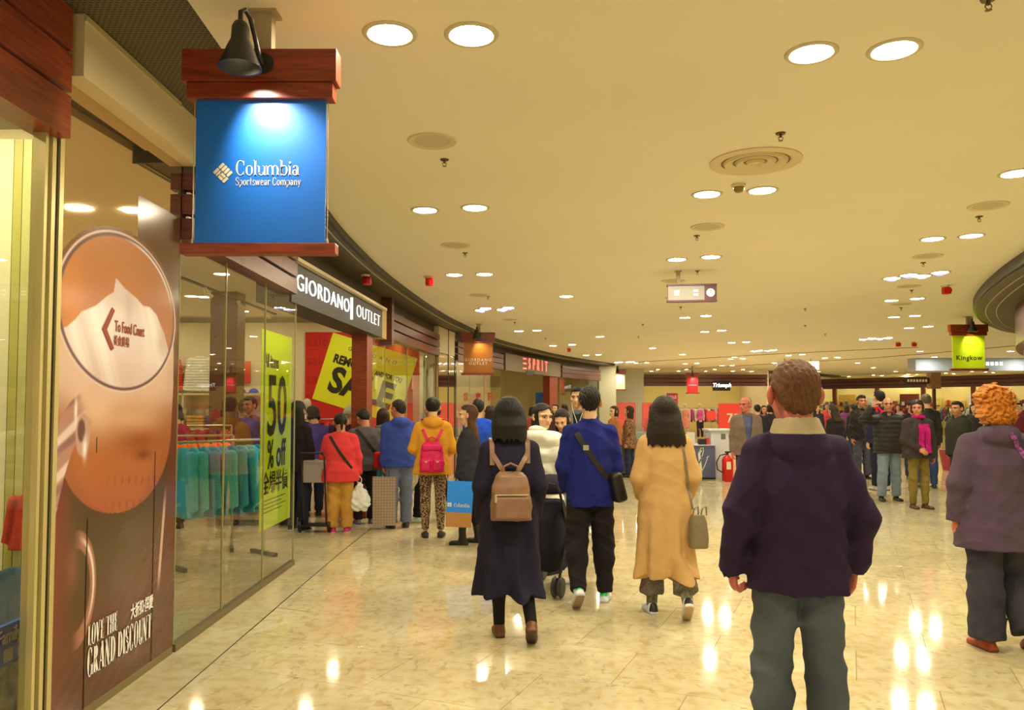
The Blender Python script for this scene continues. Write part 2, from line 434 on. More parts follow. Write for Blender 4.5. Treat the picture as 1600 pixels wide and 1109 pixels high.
def build_hand(J, side, skin, pose, vox=.006):
    sg = -1 if side == 'L' else 1; s = J['s']; hp = pose.get('hand'+side, {})
    W = J['wri'+side]; d = unit(hp.get('dir', J['fd'+side])); n = np.array(hp.get('palm', (-sg, 0, 0)), float); n = unit(n-d*(n @ d))
    t = np.cross(d, n)*1.0
    th = np.array(hp.get('thumb', (0, 1, 0)), float)
    if t @ th < 0: t = -t
    curl = hp.get('curl', .55)
    f = Field(.008); P = lambda a, b, c: W+(d*a+t*b+n*c)*s*.95
    R = np.stack([d, t, n], 1)
    f.cone(W-d*.05*s, W+d*.02*s, .026*s, .024*s); f.ell(P(.055, 0, 0), V3(.052, .041, .017)*s, R)
    for i, (o, L) in enumerate(((.030, .070), (.011, .078), (-.009, .073), (-.028, .058))):
        p = P(.088-abs(o)*.25, o, 0); ang = 0.0
        for k, (fr, cu) in enumerate(((.45, .55), (.32, .9), (.26, .7))):
            ang += cu*curl*(1+.12*i); dv = d*math.cos(ang)+n*math.sin(ang)+t*o*(1.6 if curl < .5 else .2); e = p+unit(dv)*L*fr*s*1.05
            f.cone(p, e, (.0095-.0008*k)*s, (.0088-.0012*k)*s); p = e
    p = P(.022, .03, .006); dv = unit(d*.75+t*.62+n*.25); e = p+dv*.045*s; f.cone(p, e, .013*s, .011*s)
    dv2 = unit(d*.95+t*.1+n*(.2+.5*curl)); f.cone(e, e+dv2*.032*s, .0108*s, .009*s)
    v, q = f.mesh(vox); c = np.tile(np.array((skin[0]*1.0, skin[1]*.9, skin[2]*.85)), (len(v), 1))
    return v, q, c
def hair_field(J, style, vol=1.0, p={}):
    R = J['headR']; C = J['headC']; s = J['s']**.5*1.07*J.get('hs', 1); T = lambda x, y, z: C+R @ (V3(x, y, z)*s)
    f = Field(.02*s); loc = lambda P: ((P-C) @ R)/s; z0 = p.get('len', -.1)
    cap = lambda e: f.ell(T(0, -.014, .036), V3(.079+e, .099+e, .089+e)*s, R)
    strand = lambda amp, n: f.disp(lambda P: amp*np.sin(n*np.arctan2(loc(P)[:, 0], -loc(P)[:, 1]-.0)+9*loc(P)[:, 2]+3*np.sin(25*loc(P)[:, 2])))
    if style in ('short', 'balding', 'crop'):
        cap(.006*vol if style != 'crop' else .003)
        if style == 'short': f.ell(T(0, .03, .092), V3(.06, .055, .04)*s*vol, R); f.ell(T(0, -.075, -.005), V3(.062, .03, .06)*s, R)
        else: f.ell(T(0, -.07, -.015), V3(.06, .03, .055)*s, R)
        def cut(P):
            l = loc(P); face = np.minimum(.078-l[:, 2]-.0, l[:, 1]-.012-.25*np.maximum(l[:, 2], 0))          # in front of the ears and below the hairline
            nape = -.066-l[:, 2]+.3*l[:, 1]; side = np.minimum(np.minimum(l[:, 1]+.03, .012-l[:, 2]), np.abs(l[:, 0])-.05)
            o = np.maximum(np.maximum(face, nape), side)
            if style == 'balding': o = np.maximum(o, np.minimum(l[:, 2]-.045, l[:, 1]+.075))
            return -o
        f.sub(cut, .008); f.disp(lambda P: .003*np.sin(140*P[:, 0]+3*np.sin(60*P[:, 2]))*np.sin(110*P[:, 2]+4*np.sin(80*P[:, 0]+50*P[:, 1]))+.002*np.sin(260*P[:, 0]+90*P[:, 2]))
    elif style == 'curly':
        cap(.028*vol); f.ell(T(0, -.05, -.03), V3(.105, .085, .085)*s*vol, R); f.ell(T(0, -.02, .075), V3(.09, .095, .06)*s*vol, R)
        f.sub(lambda P: -np.minimum(.07-loc(P)[:, 2], loc(P)[:, 1]-.03), .02)
        f.disp(lambda P: .012*np.sin(55*P[:, 0]+4*np.sin(38*P[:, 2]+2))*np.sin(60*P[:, 2]+3*np.sin(45*P[:, 0]))+.006*np.sin(120*P[:, 0]+5*np.sin(90*P[:, 2]))*np.sin(95*P[:, 2]+4*np.sin(70*P[:, 0]+1))+.004*np.sin(230*P[:, 0]+60*P[:, 2]+4*np.sin(60*P[:, 2])))
    elif style in ('bob', 'long'):
        cap(.010*vol); w = p.get('w', .098); wb = p.get('wb', w); dd = p.get('d', .07); yb = p.get('yb', -.03); zz = z0
        pts = [(.115, 0, -.016, .045, .055), (.085, 0, -.018, w*.62, .078), (.05, 0, -.02, w*.80, .090), (.0, 0, -.026, w*.94, .088), (-.06, 0, -.032, w, dd+.006), ((zz-.06)/2, 0, yb-.004, (w+wb)/2, dd), (zz, 0, yb-.01, wb, dd*.85)]
        Zs = sorted(pts); Z, CX, CY, RX, RY = [np.array([q[i] for q in Zs]) for i in range(5)]
        def fn(P):
            l = loc(P); z = l[:, 2]; rx = np.interp(z, Z, RX); ry = np.interp(z, Z, RY)
            d = (((np.abs(l[:, 0])/rx)**2.2+(np.abs(l[:, 1]-np.interp(z, Z, CY))/ry)**2.2)**(1/2.2)-1)*np.minimum(rx, ry)
            fr = .012*np.sin(l[:, 0]*150+2*np.sin(l[:, 0]*43))
            return np.maximum(d, np.maximum(Z[0]+fr-z, z-Z[-1]))*s
        e = max(abs(z0), w, .12)+.03; f._add(fn, C-e*s, C+e*s)
        def cut(P):
            l = loc(P); part = np.abs(l[:, 0]+p.get('part', .0)); fr = p.get('front', .022)
            o = np.minimum(l[:, 1]-fr, (.088-.35*part-p.get('fringe', 0))-l[:, 2])
            return -np.minimum(o, .080-np.abs(l[:, 0])+p.get('side', 0)+.0*l[:, 2])
        f.sub(cut, .012); strand(.0016, 90)
    elif style in ('pony', 'bun', 'up'):
        cap(.007*vol)
        def cut(P):
            l = loc(P); face = np.minimum(.085-.3*np.abs(l[:, 0])-l[:, 2], l[:, 1]-.016-.2*np.maximum(l[:, 2], 0)); nape = -.055-l[:, 2]+.35*l[:, 1]
            return -np.maximum(np.maximum(face, nape), np.minimum(np.minimum(l[:, 1]+.03, .015-l[:, 2]), np.abs(l[:, 0])-.055))
        f.sub(cut, .008); strand(.0018, 60)
    elif style == 'cap':
        f.ell(T(0, -.012, .05), V3(.09, .11, .075)*s, R); f.sub(lambda P: -(.028-loc(P)[:, 2]), .004)
    elif style == 'beanie':
        cap(.016); f.ell(T(0, -.02, .1), V3(.06, .07, .05)*s, R); f.sub(lambda P: -(.018-loc(P)[:, 2]), .006)
        f.disp(lambda P: .003*np.sin(220*loc(P)[:, 2])*np.sin(40*np.arctan2(loc(P)[:, 0], loc(P)[:, 1])))
    return f, T
def hair_mat(name, col): return mat(name, col, rough=.5, spec=.35, noise=.45, nscale=16, stretch=(16, 16, 1.2), bump=.8, bscale=45)
TOPW = {'m': [(.0, .168, .118), (.14, .160, .115), (.34, .168, .122), (.44, .150, .108), (.52, .100, .084), (.575, .060, .064)],
        'f': [(.0, .165, .118), (.14, .135, .100), (.34, .142, .116), (.43, .128, .098), (.51, .086, .076), (.57, .052, .056)]}
def top_field(J, sex, g, pose):
    """g: hem (m below hip +down), ease, flare, sleeve, cuff, collar, hood, quilt, fold"""
    s = J['s']; e = g.get('ease', .03); hz = J['hz']; hem = g.get('hem', .08); fl = g.get('flare', 0.0); lean = pose.get('lean', 0.0)
    f = Field(g.get('k', .026)); secs = []; br = pose.get('broad', 1.0); bel = pose.get('belly', 0.0)
    for z, rx, ry in TOPW[sex]:
        ee = e*(1 if z < .4 else max(.35, 1-(z-.4)*3.6)); secs.append((hz+z*s, 0, lean*z*s+(bel*.5 if .05 < z < .3 else 0), rx*s*br+ee, ry*s+ee*.9+(bel*.5 if .0 <= z < .3 else 0)))
    zb = hz-hem*s; n = 4
    for i in range(1, n+1):
        t = i/n; secs.append((hz-hem*s*t, 0, g.get('swing', 0)*t, .168*s*br+e+fl*t, .118*s+e*.9+fl*t*.9+bel*.3*(1-t)))
    f.loft(secs, ex=g.get('ex', 2.3))
    se = g.get('sleeve', .016); cu = g.get('cuff', .0)
    for side in 'LR':
        a, b, c = J['sho'+side], J['elb'+side], J['wri'+side]; fd = J['fd'+side]
        f.cone(J['neck']+V3(0, 0, -.042*s), a+V3(0, 0, -.006), .050*s+e*.3, .050*s+e*.32)
        f.cone(a+V3(0, 0, -.02), b, .053*s+se+e*.2, .045*s+se)
        sl = g.get('slen', 1.0)
        if sl > 0: f.cone(b, b+(c-b)*sl+fd*.01, .045*s+se, .035*s+se+cu, cut=True)
    if hem > .2:
        for side in 'LR':
            a, b, c = J['hip'+side], J['knee'+side], J['ank'+side]; f.cone(a, b, .10*s+.02, .075*s+.035); f.cone(b, b+(c-b)*.8, .075*s+.035, .075*s+.05)
        f.sub(lambda P: P[:, 2]-zb-.0*P[:, 0], .004)
    N = J['neck']
    if g.get('collar'):
        hc = g['collar']; f.cone(N+V3(0, .002, -.04), N+V3(0, .008+lean*.05, hc), .068*s+e*.2, .064*s+e*.2, cut=True)
        nr = .056*s; f.sub(lambda P: np.maximum(np.linalg.norm((P-N-V3(0, .01, 0))[:, :2], axis=1)-nr, N[2]+.0-P[:, 2]), .006)
    if g.get('hood'):
        q = g['hood']; f.ell(N+V3(0, -.085*q, -.035), V3(.115, .065, .075)*q); f.ell(N+V3(0, -.03, -.005), V3(.105, .085, .045)*q)
        f.sub(lambda P: np.linalg.norm((P-N-V3(0, .03, .06)), axis=1)-.078, .02)
    if g.get('open'):
        o = g['open']; f.sub(lambda P: np.maximum(np.abs(P[:, 0])-(o*.3+o*np.clip((P[:, 2]-hz)/.5, 0, 1)), .06+lean*(P[:, 2]-hz)-P[:, 1]), .008)
    elif g.get('vneck', .05):
        vn = g.get('vneck', .05); f.sub(lambda P: np.maximum(np.linalg.norm((P-N-V3(0, .065, .01))*np.array([1, .9, .7]), axis=1)-vn, -.5), .01)
    if g.get('quilt'): f.disp(quilt(g.get('qamp', .007), g['quilt']))
    fo = g.get('fold', .004); f.disp(folds(fo, ph=g.get('ph', 1.0)))
    if hem > .3: f.disp(vfolds(.016, 7, g.get('ph', 0.), zb, hz+.1))
    return f
def leg_field(J, sex, g):
    s = J['s']; e = g.get('ease', .012); hz = J['hz']; f = Field(.03)
    if not g.get('low'): f.loft([(hz-.09*s, 0, 0, .150*s+e, .104*s+e), (hz+.0*s, 0, 0, .150*s+e*.6, .104*s+e*.6), (hz+.06*s, 0, 0, .130*s, .092*s)])
    kr = g.get('knee', .062); ar = g.get('ankle', .055); L = g.get('len', 1.0)
    for side in 'LR':
        a, b, c = J['hip'+side], J['knee'+side], J['ank'+side]; e2 = c+(c-b)*(L-1)
        if g.get('low'): f.cone(b+(c-b)*.25, e2, kr*s+e, ar*s+e, cut=True); continue
        f.cone(a+V3(0, 0, -.05), b, .086*s+e, kr*s+e); f.cone(b, e2, kr*s+e, ar*s+e, cut=True)
        f.ell(b+(c-b)*.28+V3(0, -.018, 0)*s, V3(kr*s+e*.9, kr*s+e*.9, .12*s))
    if not g.get('tight'): f.disp(folds(g.get('fold', .0045), ph=g.get('ph', 2.0), f=1.2))
    return f
def shoe(J, side, parent, g, vox):
    s = J['s']; R = J['foot'+side]; an = J['ank'+side]; T = lambda x, y, z: an+R @ (V3(x, y, z)*s)
    f = Field(.02); heel = g.get('heel', 0.0); w = g.get('w', .042)
    f.ell(T(0, .085, -.048), V3(w*1.02, .085, .030)*s, R); f.ell(T(0, -.015, -.035), V3(w*.82, .058, .045)*s, R); f.box(T(0, .045, -.063), V3(w*.86, .118, .018)*s, R, .012)
    f.cone(T(0, -.01, -.03), T(0, -.005, g.get('top', .012)), .040*s, .040*s, cut=True)
    if g.get('boot'): f.cone(an, an+unit(J['knee'+side]-an)*g['boot'], .046*s, .05*s, cut=True)
    f.sub(lambda P: ((P-an) @ R)[:, 2]+.0755*s, .002)
    def col(v):
        l = ((v-an) @ R)/s; c = np.tile(np.array(g['col']), (len(v), 1)); sl = g.get('sole', (.03, .025, .02)); c[l[:, 2] < g.get('st', -.058)] = sl
        c[l[:, 2] < -.074] = g.get('under', sl)
        if 'tab' in g: c[(l[:, 1] < -.042) & (l[:, 2] > g.get('tz', -.035))] = g['tab']
        return c
    return field_obj('shoe', f, vox, mat('shoe_leather', (.2, .2, .2), rough=.45, vcol=True), parent, col)
def person(label, x, y, heading, h, sex='m', pose={}, skin='asian', hair=('short', (.012, .009, .007)), top=None, legs=None, shoes=None, q=1, under=None, hairp={}, fat=1.0, beard=None, z=0.0, hvol=1.0):
    """heading in degrees: 0 looks along +Y (away from the camera), + turns left. q: detail class 0 near .. 2 far"""
    J = joints(h, sex, pose); vh = (.0058, .0075, .011)[q]; vc = (.0075, .012, .019)[q]
    root = thing('person', label, 'person', (x, y, z), math.radians(heading))
    sk = SKIN[skin] if isinstance(skin, str) else skin; hc = hair[1]
    parts = [build_head(J, sk, tuple(min(.08, v) for v in hc), vh, fat, beard, fem=(sex == 'f'))]
    for side in 'LR':
        if not pose.get('nohand'+side): parts.append(build_hand(J, side, sk, pose, (.0055, .007, .009)[q]))
    core = Field(.014); s = J['s']; hz = J['hz']
    core.cone(V3(0, 0, hz), J['chest'], .10*s, .10*s); core.cone(J['chest'], J['neck'], .085*s, .05*s)
    for side in 'LR':
        core.cone(J['chest']+V3(0, 0, .1*s), J['sho'+side], .06*s, .05*s); core.cone(J['sho'+side], J['elb'+side], .046*s, .036*s); core.cone(J['elb'+side], J['wri'+side], .036*s, .024*s)
        core.cone(V3(0, 0, hz), J['hip'+side], .09*s, .08*s); core.cone(J['hip'+side], J['knee'+side], .074*s, .046*s); core.cone(J['knee'+side], J['ank'+side], .046*s, .031*s)
    v, qd = core.mesh(.016); parts.append((v, qd, np.tile(np.array(sk), (len(v), 1))))
    n = 0; VV = []; QQ = []; CC = []
    for a, b, c in parts: VV.append(a); QQ.append(b+n); CC.append(c); n += len(a)
    obj_mesh('body', mesh_np('body', np.concatenate(VV), np.concatenate(QQ), np.concatenate(CC)), skin_mat(), root)
    if hair[0] != 'bald':
        hf, T = hair_field(J, hair[0], hvol, hairp)
        field_obj({'cap': 'cap', 'beanie': 'knit_hat'}.get(hair[0], 'hair'), hf, vh*1.05, hair[2] if len(hair) > 2 else hair_mat('hair_%d_%d_%d' % tuple(int(v*500) for v in hc), hc), root)
        if hair[0] == 'pony':
            f2 = Field(.02); f2.cone(T(0, -.10, .03), T(.0, -.135, -.01), .028, .03); f2.cone(T(0, -.135, -.01), T(.0, -.125, -.13), .03, .014); f2.disp(lambda P: .003*np.sin(240*P[:, 0]+20*P[:, 2]))
            field_obj('ponytail', f2, vh*1.2, hair_mat('hair_%d_%d_%d' % tuple(int(v*500) for v in hc), hc), root)
        if hair[0] == 'bun':
            f2 = Field(.02); f2.ell(T(0, -.105, .045), V3(.045, .04, .045)); f2.disp(folds(.003, f=5))
            field_obj('bun', f2, vh*1.2, hair_mat('hair_%d_%d_%d' % tuple(int(v*500) for v in hc), hc), root)
    tf = None
    if top:
        tf = top_field(J, sex, top, pose); field_obj(top.get('name', 'jacket'), tf, top.get('vox', vc), top['mat'], root)
    if under: field_obj(under.get('name', 'shirt'), top_field(J, sex, under, pose), vc, under['mat'], root)
    if legs:
        if legs.get('mesh', True): field_obj(legs.get('name', 'trousers'), leg_field(J, sex, legs), vc, legs['mat'], root)
    if shoes:
        for side in 'LR': shoe(J, side, root, shoes, vc*.8)
    J['top'] = tf; J['root'] = root
    M = Matrix.Translation((x, y, z)) @ Matrix.Rotation(math.radians(heading), 4, 'Z'); J['M'] = M
    return J
def snap(F, p, d, n=80, gap=.003, far=None):
    """walk from p along d until just outside the field's surface"""
    p = np.array(p, float); d = unit(d)
    for _ in range(n):
        e = float(F.ev(p[None])[0])
        if e < gap: break
        p = p+d*max(min(e, .04)*.6, .0015)
    return p
def wrap(F, pts, d):
    return [snap(F, q, d) for q in pts]
def dense(pts, n=10):
    P = [np.array(q, float) for q in pts]; out = []
    for a, b in zip(P[:-1], P[1:]):
        for i in range(n): out.append(a+(b-a)*i/n)
    out.append(P[-1]); return out
def strap_on(mb, F, pts, d, wid, th, smooth=3):
    """strap following a garment: pts are start points, each pushed along d to the cloth"""
    P = [snap(F, q, d) for q in dense(pts)]; P = np.array(P)
    for _ in range(smooth): P[1:-1] = (P[:-2]+2*P[1:-1]+P[2:])/4
    d = -unit(d); P = P+d*.003
    return mb.ribbon([tuple(p) for p in P], tuple(d), wid, th)
# ------------------------------------------------------------------ the setting
class Curve:
    def __init__(s, pts, sm=20):
        s.p = _cr(pts)
        for _ in range(sm): s.p[1:-1] = (s.p[:-2]+2*s.p[1:-1]+s.p[2:])/4
        t = np.gradient(s.p, axis=0); t /= np.linalg.norm(t, axis=1)[:, None]; s.n = np.stack([-t[:, 1], t[:, 0]], 1)
    def at(s, y, off=0.0):
        k = np.arange(len(s.p)); i = np.interp(y, s.p[:, 1], k); g = lambda a: np.array([np.interp(i, k, a[:, 0]), np.interp(i, k, a[:, 1])])
        n = g(s.n); n /= np.linalg.norm(n); return g(s.p)+n*off
    def ang(s, y):
        a = s.at(y-.05); b = s.at(y+.05); return math.atan2(b[1]-a[1], b[0]-a[0])
    def strip(s, mb, y0, y1, o0, o1, z0, z1, step=.5):
        n = max(1, int(math.ceil((y1-y0)/step))); v = []; f = []
        for i in range(n+1):
            y = y0+(y1-y0)*i/n; a = s.at(y, o0); b = s.at(y, o1)
            v += [(a[0], a[1], z0), (b[0], b[1], z0), (b[0], b[1], z1), (a[0], a[1], z1)]
        for i in range(n):
            for k in range(4): f.append((i*4+(k+1) % 4, i*4+k, (i+1)*4+k, (i+1)*4+(k+1) % 4))
        f += [(0, 1, 2, 3), (n*4+3, n*4+2, n*4+1, n*4)]
        return mb.add(v, f)
    def post(s, mb, y, w, o0, o1, z0, z1): return s.strip(mb, y-w/2, y+w/2, o0, o1, z0, z1)
RIM = Curve([(-1.40, -9), (-1.40, -4), (-1.41, 0), (-1.46, 3.47), (-1.71, 7.17), (-1.75, 8.69), (-1.72, 10.6), (-1.56, 13.1), (-1.34, 15.46), (-1.10, 17.25), (-.44, 20.97), (.47, 24.14), (1.95, 28.4), (4.4, 33.6)])
FR = Curve([(-2.17, -9), (-2.17, 0), (-2.17, 4), (-2.18, 7.5), (-2.17, 9.2), (-2.13, 10.8), (-1.99, 13.1), (-1.77, 15.5), (-1.53, 17.4), (-.86, 21.2), (.07, 24.5), (1.57, 28.8), (4.0, 34.0)])
CEIL = 3.40
def marble(name, lines=False, dark=1.0, tint=(1, 1, 1)):
    m = bpy.data.materials.new(name); m.use_nodes = True; nt = m.node_tree; N = nt.nodes; L = nt.links; p = N['Principled BSDF']
    g = N.new('ShaderNodeNewGeometry'); pos = g.outputs['Position']
    def noise(sc_, det=4, st=(1, 1, 1), rz=0):
        mp = N.new('ShaderNodeMapping'); mp.inputs['Scale'].default_value = st; mp.inputs['Rotation'].default_value = (0, 0, rz); L.new(pos, mp.inputs[0])
        t = N.new('ShaderNodeTexNoise'); t.inputs['Scale'].default_value = sc_; t.inputs['Detail'].default_value = det; L.new(mp.outputs[0], t.inputs['Vector']); return t.outputs[0]
    def ramp(src, a, b, c0, c1):
        r = N.new('ShaderNodeValToRGB'); r.color_ramp.elements[0].position = a; r.color_ramp.elements[1].position = b
        r.color_ramp.elements[0].color = (*c0, 1); r.color_ramp.elements[1].color = (*c1, 1); L.new(src, r.inputs[0]); return r.outputs[0]
    def mixc(fac, a, b, mode='MIX'):
        x = N.new('ShaderNodeMix'); x.data_type = 'RGBA'; x.blend_type = mode
        for i, q in ((0, fac), (6, a), (7, b)):
            if hasattr(q, 'node'): L.new(q, x.inputs[i])
            else: x.inputs[i].default_value = q if i == 0 else (*q, 1)
        return x.outputs[2]
    c = ramp(noise(2.2, 5), .32, .68, tuple(.565*t for t in (1.0*tint[0], .88*tint[1], .56*tint[2])), tuple(.665*t for t in (tint[0], .93*tint[1], .64*tint[2])))
    c2 = ramp(noise(12, 6), .45, .70, (1, 1, 1), (.88, .78, .58)); c = mixc(1.0, c, c2, 'MULTIPLY')
    for sc_, th, st, rz, col in ((15, .62, (1, .40, 1), .5, (.44, .33, .17)), (26, .66, (.35, 1, 1), -.3, (.28, .19, .09)), (7, .63, (1, .5, 1), 1.1, (.54, .43, .22))):
        f = ramp(noise(sc_, 2, st, rz), th, th+.035, (0, 0, 0), (1, 1, 1))
        bw = N.new('ShaderNodeRGBToBW'); L.new(f, bw.inputs[0])
        ml = N.new('ShaderNodeMath'); ml.operation = 'MULTIPLY'; ml.inputs[1].default_value = .5*dark; L.new(bw.outputs[0], ml.inputs[0])
        c = mixc(ml.outputs[0], c, col)
    oi = N.new('ShaderNodeObjectInfo'); mr = N.new('ShaderNodeMapRange'); mr.inputs[3].default_value = .93; mr.inputs[4].default_value = 1.05; L.new(oi.outputs['Random'], mr.inputs[0])
    c = mixc(1.0, c, mr.outputs[0], 'MULTIPLY')
    if lines:
        mp = N.new('ShaderNodeMapping'); mp.inputs['Rotation'].default_value = (0, 0, math.radians(23.3)); L.new(pos, mp.inputs[0])
        b = N.new('ShaderNodeTexBrick'); b.inputs['Color1'].default_value = b.inputs['Color2'].default_value = (1, 1, 1, 1); b.inputs['Mortar'].default_value = (.35, .28, .18, 1)
        b.inputs['Scale'].default_value = 1; b.inputs['Brick Width'].default_value = .85; b.inputs['Row Height'].default_value = .615; b.inputs['Mortar Size'].default_value = .002; L.new(mp.outputs[0], b.inputs['Vector'])
        c = mixc(1.0, c, b.outputs[0], 'MULTIPLY')
    L.new(c, p.inputs['Base Color']); p.inputs['Roughness'].default_value = .075; p.inputs['Specular IOR Level'].default_value = .32
    nb = N.new('ShaderNodeBump'); nb.inputs['Strength'].default_value = .02; nb.inputs['Distance'].default_value = .002; L.new(noise(6, 2), nb.inputs['Height']); L.new(nb.outputs[0], p.inputs['Normal'])
    MATS[name] = m; return m
M_floor = marble('marble_floor', lines=True); M_tile = marble('marble_tile'); M_border = marble('marble_border', dark=.25, tint=(.86, .88, .86))
M_ceil = mat('ceiling_paint', (.88, .81, .65), rough=.7, noise=.02, nscale=.6, spec=.2)
WOOD = dict(rough=.32, noise=.35, nscale=5, stretch=(1.2, 1.2, 14), spec=.5, bump=.08, bscale=60)
M_wood = mat('mahogany', A(132, 50, 18), **WOOD); M_wood2 = mat('dark_mahogany', A(100, 52, 34), **WOOD); M_woodd = mat('deep_brown_wood', A(66, 34, 20), **WOOD)
M_dark = mat('black_metal', (.012, .011, .010), rough=.4); M_brass = mat('brushed_brass', A(206, 178, 96), rough=.3, metal=.35, noise=.1, nscale=20, stretch=(1, 1, .1))
M_cream = mat('cream_panel', (.74, .62, .40), rough=.5, noise=.03, nscale=3); M_wall = mat('pale_shop_wall', (.80, .70, .46), rough=.7, noise=.03, nscale=2)
M_glass = glass('shop_glass', ior=1.42); M_glass2 = glass('shop_glass_green', tint=(.86, .93, .82), ior=1.5)
M_mirror = mat('mirror_steel', (.72, .68, .58), rough=.04, metal=1.0)
M_red = mat('red_panel', A(200, 28, 12), rough=.6, noise=.05, nscale=4); M_yel = mat('yellow_print', A(232, 222, 20), rough=.5); M_blk = mat('black_print', (.012, .012, .012), rough=.5)
# perforated dark soffit
def perforated():
    m = bpy.data.materials.new('perforated_soffit'); m.use_nodes = True; nt = m.node_tree; N = nt.nodes; L = nt.links; p = N['Principled BSDF']
    g = N.new('ShaderNodeNewGeometry'); mp = N.new('ShaderNodeMapping'); mp.inputs['Scale'].default_value = (1, 1, 0); L.new(g.outputs['Position'], mp.inputs[0])
    b = N.new('ShaderNodeTexBrick'); b.inputs['Scale'].default_value = 1; b.inputs['Brick Width'].default_value = .030; b.inputs['Row Height'].default_value = .022; b.inputs['Mortar Size'].default_value = .0065; b.inputs['Mortar Smooth'].default_value = .25
    b.inputs['Color1'].default_value = b.inputs['Color2'].default_value = (.02, .016, .009, 1); b.inputs['Mortar'].default_value = (.13, .105, .06, 1); L.new(mp.outputs[0], b.inputs['Vector'])
    L.new(b.outputs[0], p.inputs['Base Color']); p.inputs['Roughness'].default_value = .55; MATS[m.name] = m; return m
M_perf = perforated()
def struct(o, label=None): return tag(o, label, None, None, 'structure')
# floor: bed, 300 nearest tiles, border along the fronts
fl = struct(MB().box(-12, 34, -9, 62, -.2, -.003).build('floor', M_floor), 'polished cream marble floor with brown flecks')
_a = math.radians(23.3); _vx = np.array([math.cos(_a), -math.sin(_a)]); _vy = np.array([math.sin(_a), math.cos(_a)])
cand = []
for r in range(-4, 30):
    for k in range(-20, 24):
        al = (.42 if r % 2 == 0 else 0)+.85*k+.425+.0; pe = 5.0-.615+.615*r+.3075
        c = al*_vx+pe*_vy
        if c[1] < 2.5 or c[0] < -2.0: continue
        if abs(c[0]) < .75*c[1]+.5: cand.append((c[1], c[0]))
cand.sort(); cand = cand[:295]
bed = MB(); 
for cy, cx in cand:
    q = [np.array((cx, cy))+_vx*sx*.425+_vy*sy*.3075 for sx, sy in ((-1, -1), (1, -1), (1, 1), (-1, 1))]; bed.add([(p[0], p[1], -.0022) for p in q], [(0, 1, 2, 3)])
bed.build('grout_bed', mat('grout', (.16, .12, .07), rough=.9), fl)
tm = MB().bbox(-.4235, .4235, -.306, .306, -.0022, 0, b=.0008).build('floor_tile', M_tile, fl)
for i, (cy, cx) in enumerate(cand):
    t = tm if i == 0 else tm.copy()
    if i: COL.objects.link(t)
    t.location = (cx, cy, 0); t.rotation_euler = (0, 0, -_a)
mb = MB(); FR.strip(mb, -9, 34, -.33, .6, .0, .0016); bo = struct(mb.build('trim_1', M_border), 'pale stone border strip running along the shop fronts')
mb = MB(); FR.strip(mb, -9, 34, -.337, -.330, .0, .0019); struct(mb.build('trim_2', mat('seam_metal', (.03, .022, .012), rough=.5)), 'thin dark seam between stone border and marble floor')
# ceiling and walls
ce = struct(MB().box(.6, 40, -9, 62, CEIL+.001, CEIL+.2).build('ceiling', M_ceil), 'flat cream suspended ceiling of the mall hall')
mb = MB(); RIM.strip(mb, -9, 33.6, 0, -3.0, CEIL, CEIL+.2); mb.build('ceiling_edge', M_ceil, ce)
mb = MB(); FR.strip(mb, -9, 34, .3, 9, CEIL+.02, CEIL+.1, step=2); mb.build('ceiling_over_shops', M_ceil, ce)
mb = MB(); RIM.strip(mb, 5.6, 33.6, -.004, .03, 3.33, CEIL); struct(mb.build('trim_3', M_dark), 'black vertical rim where the cream ceiling ends')
mb = MB(); RIM.strip(mb, 5.6, 33.6, .025, .9, 3.315, 3.335); so = struct(mb.build('trim_4', M_perf), 'dark perforated metal soffit band following the shop fronts')
mb = MB(); RIM.strip(mb, 5.6, 33.6, .075, .087, 3.305, 3.318); mb.build('soffit_bead', mat('pale_bead', A(190, 165, 95), rough=.4), so)
mb = MB(); RIM.strip(mb, -9, 5.6, .0, .95, 3.455, 3.475); mb.build('upper_soffit', M_perf, so)
mb = MB(); RIM.strip(mb, 5.58, 5.6, .0, .9, 3.315, 3.47); mb.build('soffit_step', M_dark, so)
mb = MB(); FR.strip(mb, 5.3, 33.6, .065, .30, 3.05, 3.33); struct(mb.build('wall_left', mat('umber_bulkhead', A(78, 62, 34), rough=.6, noise=.06, nscale=2)), 'umber brown bulkhead above the shop signs')
